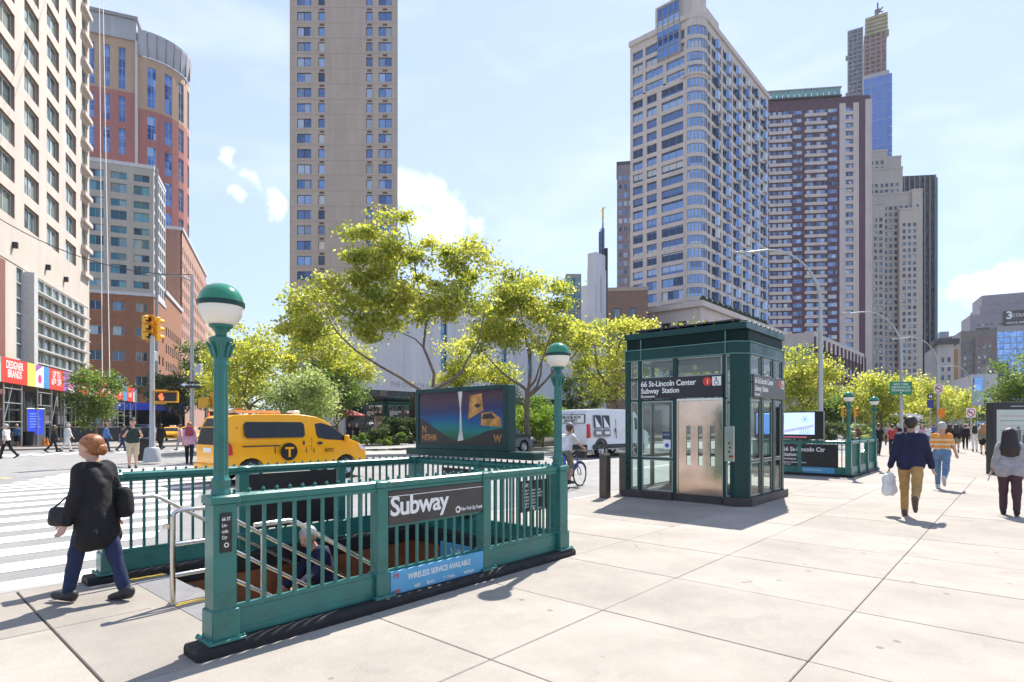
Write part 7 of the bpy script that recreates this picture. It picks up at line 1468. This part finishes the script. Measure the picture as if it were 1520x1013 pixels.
# local x along the avenue, y back from it; the corner is the origin, left face runs along +y
FH = 2.86; nf = 30; zb0 = 26.2; H1 = 78.6; H2 = 90.6
rows = grid(zb0 + .65, FH, 18, 1.95); rows2 = grid(zb0 + .65 + FH * 18, FH, 4, 1.95)
colsR = [(3.5, 5.3)] + [(c - 2.75, c + 2.75) for c in (8.6, 15.0, 21.4, 27.8, 34.2, 40.6)]
B.facade(STN, 41, zb0, H2, [(c - 3, d - 3) for c, d in colsR], rows + rows2, .35, (3, 0, 0), FR_grey, GW_blue, [1, 2, 2, 2, 2, 2, 2])
# bays proud of the right face: reflective flank panes
bayf = MB().prism([(0, 0), (1.5, 0), (1.2, -.65), (.3, -.65)], 'z', 0, 1.95).mesh('bay_window', GW_blue)
for a, b in rows + rows2:
    for c in (8.6, 15.0, 21.4, 27.8, 34.2, 40.6): B.window(B.M((0, 0, 0)), c - .75, .02, a, bayf, 'bay_window')
LW = 17.2
cl = [(LW - 15.6, LW - 13.2)]
Ml = (0, LW, R_(-90))          # left face: x runs from the far edge (0) to the corner (LW)
B.facade(STN, LW - 3, zb0, H1, [(.7, 3.3), (4.3, 6.8), (8.0, 13.2)], rows, .35, Ml, FR_grey, GW_blue, [1, 1, 2]); B.facade(STN, LW - 3.0, H1, H2, [(.7, 3.3), (4.0, 8.4), (9.2, 13.5)], rows2, .35, Ml, FR_grey, GW_blue, [1, 2, 2])
# rounded glazed corner, running the full height
nseg = 6; rb = 3.2
cx_, cy_ = 3.0, 3.0
for i in range(nseg):
    a0, a1 = R_(177 + 96 * i / nseg), R_(177 + 96 * (i + 1) / nseg); p0 = Vector((cx_ + rb * math.cos(a0), cy_ + rb * math.sin(a0), 0)); p1 = Vector((cx_ + rb * math.cos(a1), cy_ + rb * math.sin(a1), 0)); L = (p1 - p0).length; r = math.atan2(p1.y - p0.y, p1.x - p0.x)
    B.facade(STN, L, zb0, H2, [(.02 if i else .2, L - .02 if i < nseg - 1 else L - .2)], [(z_, z_ + 2.0) for z_, _ in rows + rows2], .14, (p0.x, p0.y, r), FR_grey, GW_sky, 0, stuff=True)
MB().lathe([(rb - .3, H1 + .02), (rb + .25, H1 + .02), (rb + .25, H1 - .5), (rb - .3, H1 - .5)], (cx_, cy_, 0), 32).build('bay_cap', STN, B.T)
MB().prism([(3.1, .4), (43.9, .4), (43.9, LW - .05), (.38, LW - .05), (.38, 3.1), (1.1, 1.1)], 'z', 0, H2 - .02).build('core', STN, B.T); MB().prism([(2.9, -.4), (44.3, -.4), (44.3, LW + .2), (-.4, LW + .2), (-.4, 2.9), (.2, 1.2), (1.2, .2)], 'z', H2, H2 + 1.2).build('roof_edge', STN, B.T)
B.box('penthouse', .5, 2.0, H2 + 1.2, 15, 11, H2 + 6.5, STN); B.box('penthouse', 2, 3, H2 + 6.5, 10, 8, H2 + 10, STN)
B.facade(FR_grey, 5.5, H2 - 6.5, H2 + 5.5, grid(.1, 1.3, 4, 1.2), grid(H2 - 6.3, 2.3, 5, 2.2), .1, (-.45, 10.0, R_(-90)), FR_grey, GW_bright, 0); B.box('glass_box', -.30, 4.5, H2 - 6.5, .4, 10, H2 + 5.5, STN)
B.facade(STN, LW, zb0, H2, [], [], .2, (44, 0, R_(90)))
B.done('window')
# podium
B = Bld('podium_block', 'low stone podium with cornice in front of the blue bay window tower', 1040, 112, 41.5)
B.facade(STN, 56, 0, 24.6, grid(1.5, 3.4, 16, 2.0), [(6, 9.5), (11, 13.8), (15.2, 17.8), (19.6, 22.2)], .4, (0, 0, 0), FR_dark, GW_dark, 1); B.facade(STN, 20, 0, 24.6, grid(1.5, 3.4, 5, 2.0), [(6, 9.5), (11, 13.8), (15.2, 17.8), (19.6, 22.2)], .4, (0, 20, R_(-90)), FR_dark, GW_dark, 1)
B.box('core', .45, .45, 0, 56, 20, 24.5, STN); B.box('cornice', -.7, -.7, 24.6, 56.5, 20, 25.7, STN); B.facade(STN, 20, 0, 24.6, [], [], .2, (56, 0, R_(90)))
for i in range(14): MB().lathe([(.1, 0), (.7, .5), (.6, 1.1), (0, 1.6)], n=8).build('roof_planter', mat('clipped_green', (.03, .05, .025), .9, var=.4, nscale=3), B.T, (2.5 + 2.8 * i, .6, 25.7))
B.done()
# 12 -- slim dark banded tower behind it
B = Bld('apartment_tower', 'slim violet grey tower behind the left side of the bay window tower', 916, 200, 100); PUR = bmat('violet_brick', (.22, .19, .21)); B.facade(PUR, 9, 0, 91.5, grid(.5, 1.75, 5, 1.2), grid(30, 2.95, 20, 1.7), .15, (0, 0, 0), FR_white, GW_blue, 0); B.box('core', .01, .2, 0, 9, 12, 91.4, PUR); B.box('coping', -.2, -.2, 91.5, 9.2, 12, 92.5, FR_dark); B.done()
# 6 -- maroon tower with beige bands
MAR = bmat('maroon_brick', (.11, .06, .085)); BEI = bmat('beige_band', (.51, .45, .42)); z0 = 210; k_ = z0 / FPX
B = Bld('apartment_tower', 'maroon tower with beige banded balconies and a green glass roof rail', 1136, z0, 97); Wd = 146 * k_; FH = 2.9; nf = 35; zt = 116.5
rows = grid(zt - FH * nf, FH, nf, 1.5)
B.facade(MAR, Wd, 0, zt + 2.5, [(x0 * k_, x1 * k_) for x0, x1 in ((2, 8), (10, 16), (18, 24), (26, 36), (39, 52), (58, 68), (72, 84), (88, 101), (112, 122))], rows, .3, (0, 0, 0), FR_white, GW_blue, [0, 1, 0, 1, 1, 1, 1, 1, 1])
for (x0, x1) in ((5, 37), (55, 86)):
    bb = MB()
    for a, b in rows: B.box('balcony_band', x0 * k_, -.5, a - 1.15, x1 * k_, .05, a - .08, BEI)
for x0, x1 in ((103.5, 111.8), (122.2, 130)): B.box('beige_pier', x0 * k_, -.25, 8, x1 * k_, .02, zt, BEI)
for a, b in rows: B.box('spandrel', 111.85 * k_, -.22, a - 1.3, 122.15 * k_, .01, a - .05, BEI)
B.box('beige_return', 139 * k_, -.1, 10, Wd + .5, 2, zt + 1, BEI); B.box('core', .02, .35, 0, Wd - .02, 25, zt + 2.4, MAR); B.facade(MAR, 25, 0, zt + 2.5, [], [], .2, (Wd, 0, R_(90)))
B.box('roof_slab', -.6, -.8, zt + 2.5, 106 * k_, 20, zt + 3.0, FR_dark); GRN = mat('green_rail_glass', (.18, .32, .29), .15, .4)
for i in range(13): B.box('rail_pane', 8.1 * i * k_, -.4, zt + 3.0, (8.1 * i + 7.3) * k_, -.3, zt + 5.6, GRN)
B.box('rail_cap', -.5, -.6, zt + 5.6, 106 * k_, 2, zt + 6.0, FR_grey); B.done()
# 10 -- low building with dark columns and beige spandrels
B = Bld('office_block', 'low office block with beige bands and dark columns behind the curved lamp', 1208, 95, 41.5)
B.facade(BEI, 40, 0, 17.0, grid(.6, 3.1, 12, 2.7), grid(2.0, 3.55, 4, 1.9), .3, (0, 0, 0), FR_dark, GW_dark, 2); B.facade(BEI, 9, 0, 17.0, grid(.6, 2.9, 3, 2.4), grid(2.0, 3.55, 4, 1.9), .3, (0, 9, R_(-90)), FR_dark, GW_dark, 1)
for i in range(14): B.box('column', 3.1 * i + .1, -.25, 0, 3.1 * i + .55, -.001, 16.2, MAR)
B.box('core', .35, .35, 0, 40, 9, 16.9, BEI); B.done()
# 7 -- beige stepped tower
BEI2 = bmat('pale_limestone', (.43, .385, .34)); z0 = 265; k_ = z0 / FPX
B = Bld('apartment_tower', 'pale stepped prewar style tower right of the maroon tower', 1277, z0, 100); 
def blk(x0, x1, y0, h, mm, cw=2.15, rw=2.85, y1=22, gl=GW_dark, fr=FR_dark, ww=1.25, hh=1.65, zs=8):
    w_ = (x1 - x0) * k_; n = int((w_ - .8) / cw); B.facade(mm, w_, 0, h, grid((w_ - n * cw) / 2 + (cw - ww) / 2, cw, n, ww), grid(zs, rw, int((h - zs - 2.5) / rw), hh), .25, (x0 * k_, y0, 0), fr, gl, 0, stuff=True)
    B.box('core', x0 * k_ + .01, y0 + .3, 0, x1 * k_ - .01, y1, h - .02, mm); B.box('coping', x0 * k_ - .1, y0 - .2, h, x1 * k_ + .1, y1, h + .9, mm); B.facade(mm, y1 - y0, 0, h, [], [], .2, (x1 * k_, y0, R_(90))); B.facade(mm, y1 - y0, 0, h, [], [], .2, (x0 * k_, y1, R_(-90)))
def hz(py): return ZZ(py, z0)
blk(0, 68, 0, hz(292), BEI2); blk(3, 60, 2, hz(252), BEI2); blk(0, 42, 4, hz(222), BEI2); blk(42.1, 61, 4, hz(233), BEI2)
LIM_LIT = bmat('sunlit_limestone', (.50, .44, .38)); blk(68.1, 82, -1, hz(290), LIM_LIT); blk(50, 76, -2, hz(318), LIM_LIT, y1=8); blk(-2, 30, -2.5, hz(308), BEI2, y1=6)  # sunlight on the right-hand blocks is put into a lighter stone colour
B.box('beige_shaft', 78, 2, 0, 79, 3, 10, LIM_LIT); B.done()
# 8 -- dark glass slab
z0 = 300; k_ = z0 / FPX; BLK = bmat('dark_cladding', (.030, .030, .038)); GWx = winglass('glass_black', [(0, (.015, .018, .025)), (.5, (.03, .035, .05)), (.85, (.08, .09, .11))]); EDG = mat('green_edge_glass', (.10, .24, .24), .15, .5)
B = Bld('office_tower', 'dark slab tower with pale vertical ribs left of the open sky', 1338, z0, 97)
B.facade(BLK, 48 * k_, 0, ZZ(262, z0), grid(.5, 1.62, 10, 1.25), grid(10, 3.5, 34, 2.7), .2, (0, 0, 0), FR_dark, GWx, 0, stuff=True)
for i in range(7): B.box('rib', (3 + 7 * i) * k_, -.5, 6, (3 + 7 * i) * k_ + .45, .01, ZZ(262, z0), mat('rib_grey', (.16, .17, .20), .5))
B.box('core', .01, .3, 0, 48 * k_ - .01, 22, ZZ(262, z0) - .1, BLK); B.box('edge', 48 * k_, .2, 0, 48 * k_ + .8, 22, ZZ(266, z0), EDG); B.done()
# 9 -- supertall under construction
z0 = 700; k_ = z0 / FPX / 1.156; B = Bld('unfinished_tower', 'very tall unfinished tower with bare floors above blue glass and a crane on top', 1258, z0, 120, cat='skyscraper')
CON = bmat('raw_floor', (.21, .10, .10)); LAT = bmat('lattice_grey', (.09, .12, .18)); BGL = winglass('glass_supertall', [(0, (.008, .12, .42)), (.5, (.012, .13, .44))], metal=.2)
zt = ZZ(62, z0); zg = ZZ(120, z0)
def flo(nm, x0, x1, z0_, z1_, st, m_, th, y0=0):
    z = z0_
    while z < z1_: B.box(nm, x0 * k_, y0, z, x1 * k_, y0 + 26, z + th, m_); z += st
flo('floor_slab', 24, 56, zg, zt, 5.2, CON, 1.5); flo('floor_slab', 0, 23, 150, ZZ(45, z0), 5.2, LAT, 1.6, 2)
for x in (24.5, 32, 40, 48, 54.5): B.box('column', x * k_, .4, zg, x * k_ + 1.3, 3, zt, CON)
for x in (.5, 7, 14, 21): B.box('column', x * k_, 2.4, 100, x * k_ + 1.2, 5, ZZ(45, z0), LAT)
B.box('core', 27 * k_, 8, 0, 53 * k_, 24, zt, bmat('core_dark', (.16, .11, .11))); B.box('core', 2 * k_, 9, 0, 21 * k_, 24, ZZ(48, z0), bmat('core_dark2', (.10, .12, .15)))
B.facade(FR_grey, 36 * k_, 60, zg, grid(.2, 7.2, 4, 7.0), grid(60.5, 10.4, int((zg - 61) / 10.4), 10.1), .2, (23.2 * k_, -.6, 0), FR_grey, BGL, 0, stuff=True); B.box('glass_return', 59.2 * k_, -.4, 60, 60 * k_, 20, zg, BGL)
YEL = mat('net_yellow', (.24, .19, .07), .8, var=.3, nscale=.05); flo('climbing_screen', 26, 58, zt, ZZ(36, z0), 4.5, YEL, 3.0, -1); B.box('core', 28 * k_, 4, zt, 55 * k_, 20, ZZ(38, z0), YEL)
m = MB(); m.box(43 * k_, 8, ZZ(36, z0), 45.5 * k_, 10, ZZ(12, z0)); m.tube([(36 * k_, 9, ZZ(33, z0)), (52 * k_, 9, ZZ(20, z0))], .9, 5); m.tube([(40 * k_, 9, ZZ(22, z0)), (52 * k_, 9, ZZ(27, z0))], .8, 5); m.box(40 * k_, 7, ZZ(26, z0), 48 * k_, 11, ZZ(22, z0)); m.build('crane', FR_dark, B.T)
for py in (85, 140, 190): B.box('hoist_platform', -3 * k_, 3, ZZ(py, z0), 2 * k_, 8, ZZ(py - 4, z0), LAT); 
B.box('hoist_platform', 54 * k_, 1, ZZ(66, z0), 60 * k_, 8, ZZ(60, z0), YEL); B.done()
# 11 -- cluster at the end of the avenue
z0 = 420; k_ = z0 / FPX / 1.24; GPU = bmat('mauve_cladding', (.26, .235, .26)); B = Bld('office_tower', 'stepped mauve grey office building with the black number three sign', 1440, z0, 118)
def blk2(x0, x1, y0, h, mm, cw, ww, rw, hh, zs, gl=GW_dark): 
    w_ = (x1 - x0) * k_; n = int(w_ / cw); B.facade(mm, w_, 0, h, grid((w_ - n * cw) / 2 + (cw - ww) / 2, cw, n, ww), grid(zs, rw, max(0, int((h - zs - 1) / rw)), hh), .2, (x0 * k_, y0, 0), FR_grey, gl, 0, stuff=True); B.box('core', x0 * k_ + .02, y0 + .3, 0, x1 * k_ - .02, y0 + 30, h - .05, mm); B.facade(mm, 30, 0, h, [], [], .2, (x0 * k_, y0 + 30, R_(-90)))
blk2(0, 160, 0, ZZ(468, z0), GPU, 4.6, 3.8, 3.6, 1.1, 12); blk2(17, 170, 6, ZZ(454, z0), GPU, 4.6, 3.8, 3.6, 1.1, 70); blk2(22, 175, 10, ZZ(437, z0), GPU, 5.2, 3.0, 6, 3.5, 86)
o = B.box('sign_board', 47 * k_, -.8, ZZ(487, z0), 135 * k_, -.05, ZZ(466, z0), M_black)
text('3', 7.4, (51 * k_, -.85, ZZ(477.5, z0)), '-y', M_whitep, o, .03); text('COLUMBUS CIRCLE', 3.0, (59 * k_, -.85, ZZ(475, z0)), '-y', M_whitep, o, .01); text('OFFICE SPACE', 1.9, (52 * k_, -.85, ZZ(485, z0)), '-y', M_whitep, o, .01)
SKG = winglass('glass_skyblue', [(0, (.20, .38, .72)), (.5, (.30, .50, .82)), (.85, (.12, .26, .56))], metal=.6); B.facade(FR_grey, 60 * k_, 4, ZZ(488, z0), grid(.2, 3.6, 8, 3.45), grid(5, 4.2, 15, 3.8), .15, (38 * k_, -1.2, 0), FR_grey, SKG, 0, stuff=True); B.box('core', 38 * k_ + .02, -1, 0, 98 * k_, -.06, ZZ(488, z0) - .1, GPU); B.done()
z0 = 360; k_ = z0 / FPX / 1.24; OLD = bmat('old_brown_stone', (.20, .165, .15)); B = Bld('office_block', 'old brown stone block with recessed centre below the mauve building', 1426, z0, 118); blk2(0, 52, 0, ZZ(492, z0), OLD, 2.6, 1.3, 3.4, 2.0, 8); blk2(20, 46, -3, ZZ(503, z0), bmat('old_red_stone', (.21, .15, .135)), 2.6, 1.3, 3.4, 2.0, 8); B.box('roof_tank', 26 * k_, 6, ZZ(492, z0), 46 * k_, 12, ZZ(487, z0), FR_dark); B.done()
z0 = 210; k_ = z0 / FPX / 1.24; CLS = bmat('white_terracotta', (.46, .44, .42)); B = Bld('corner_house', 'white terracotta building with heavy dark cornice right of the dark tower', 1392, z0, 118); blk2(0, 24, 0, ZZ(512, z0), CLS, 1.9, .9, 3.2, 1.9, 5); B.box('cornice', -1.2, -1.4, ZZ(512, z0), 24 * k_ + 1.4, 10, ZZ(505, z0), FR_dark); B.box('attic', .3, .3, ZZ(505, z0), 22 * k_, 10, ZZ(502, z0), OLD); B.box('brick_flank', 24 * k_, 1, 0, 31 * k_, 20, ZZ(520, z0), bmat('flank_orange', (.36, .19, .08))); B.done()
z0 = 520; k_ = z0 / FPX / 1.24; B = Bld('office_block', 'hazy blue grey block between the terracotta house and the brown block', 1396, z0, 118); HZB = bmat('hazy_blue', (.26, .29, .33)); blk2(0, 14, 4, ZZ(492, z0), HZB, 3, 1.6, 4, 2, 10); blk2(14.1, 34, 0, ZZ(500, z0), HZB, 3, 1.6, 4, 2, 10); B.done()
z0 = 170; k_ = z0 / FPX / 1.24; B = Bld('pavilion', 'low white pavilion with dark windows behind the trees at the street end', 1444, z0, 118); blk2(0, 36, 0, ZZ(556, z0), bmat('pavilion_white', (.50, .50, .53)), 4.0, 2.4, 5.0, 1.6, 6); B.box('glass_wing', 0, -2, 0, 12 * k_, -.1, ZZ(562, z0), SKG); B.done()
z0 = 300; k_ = z0 / FPX / 1.24; B = Bld('office_block', 'small dark grey block partly behind the big tree at the right edge', 1476, z0, 118); blk2(0, 20, -1, ZZ(540, z0), bmat('slate_block', (.12, .115, .12)), 2.6, 1.4, 3.6, 2, 5); blk2(-14, 6, -5, ZZ(552, z0), bmat('slate_block', (.12, .115, .12)), 2.6, 1.4, 3.6, 2, 5); B.done()
# overhead wires on the left
WR = mat('wire_dark', (.04, .04, .04), .6)
for i, (a, za, b, zb, lb) in enumerate((((147, 0), 58, (152, 560), 40, 'pale lifting rope hanging down past the grey block'), ((152, 0), 60, (163, 560), 40, 'second pale lifting rope beside the first'))):
    p, q = W(a[0], za), W(b[0], zb); p.z = ZZ(-60, za); q.z = ZZ(b[1], zb); tag(MB().tube([p, q], .035, 5).build('rope', mat('rope_pale', (.6, .56, .5), .7)), lb, 'rope')
p, q = W(-40, 40), W(285, 42); p.z = ZZ(300, 40); q.z = ZZ(408, 42); m = MB(); m.tube([p + (q - p) * t - Vector((0, 0, 5.5 * t * (1 - t))) for t in [i / 14 for i in range(15)]], .03, 5); tag(m.build('cable', WR), 'sagging dark cable from the cream tower to the tall lamp pole', 'cable')
print('objects', len(bpy.data.objects), 'tris', sum(len(m.loop_triangles) or len(m.polygons) * 2 for m in bpy.data.meshes))
# ---------------------------------------------------------------- summer haze: one closed box of thin air round everything
hz_ = MB().box(-900, -900, -1.2, 1300, 1300, 560).build('haze', [], fix=False)
hm = bpy.data.materials.new('haze_air'); hm.use_nodes = True; ht = hm.node_tree; ht.nodes.clear()
ho = ht.nodes.new('ShaderNodeOutputMaterial'); pv_ = ht.nodes.new('ShaderNodeVolumePrincipled'); pv_.inputs['Color'].default_value = (.93, .96, 1, 1); pv_.inputs['Density'].default_value = .00010; pv_.inputs['Anisotropy'].default_value = .2
ht.links.new(pv_.outputs[0], ho.inputs['Volume']); hz_.data.materials.append(hm); tag(hz_, kind='stuff')
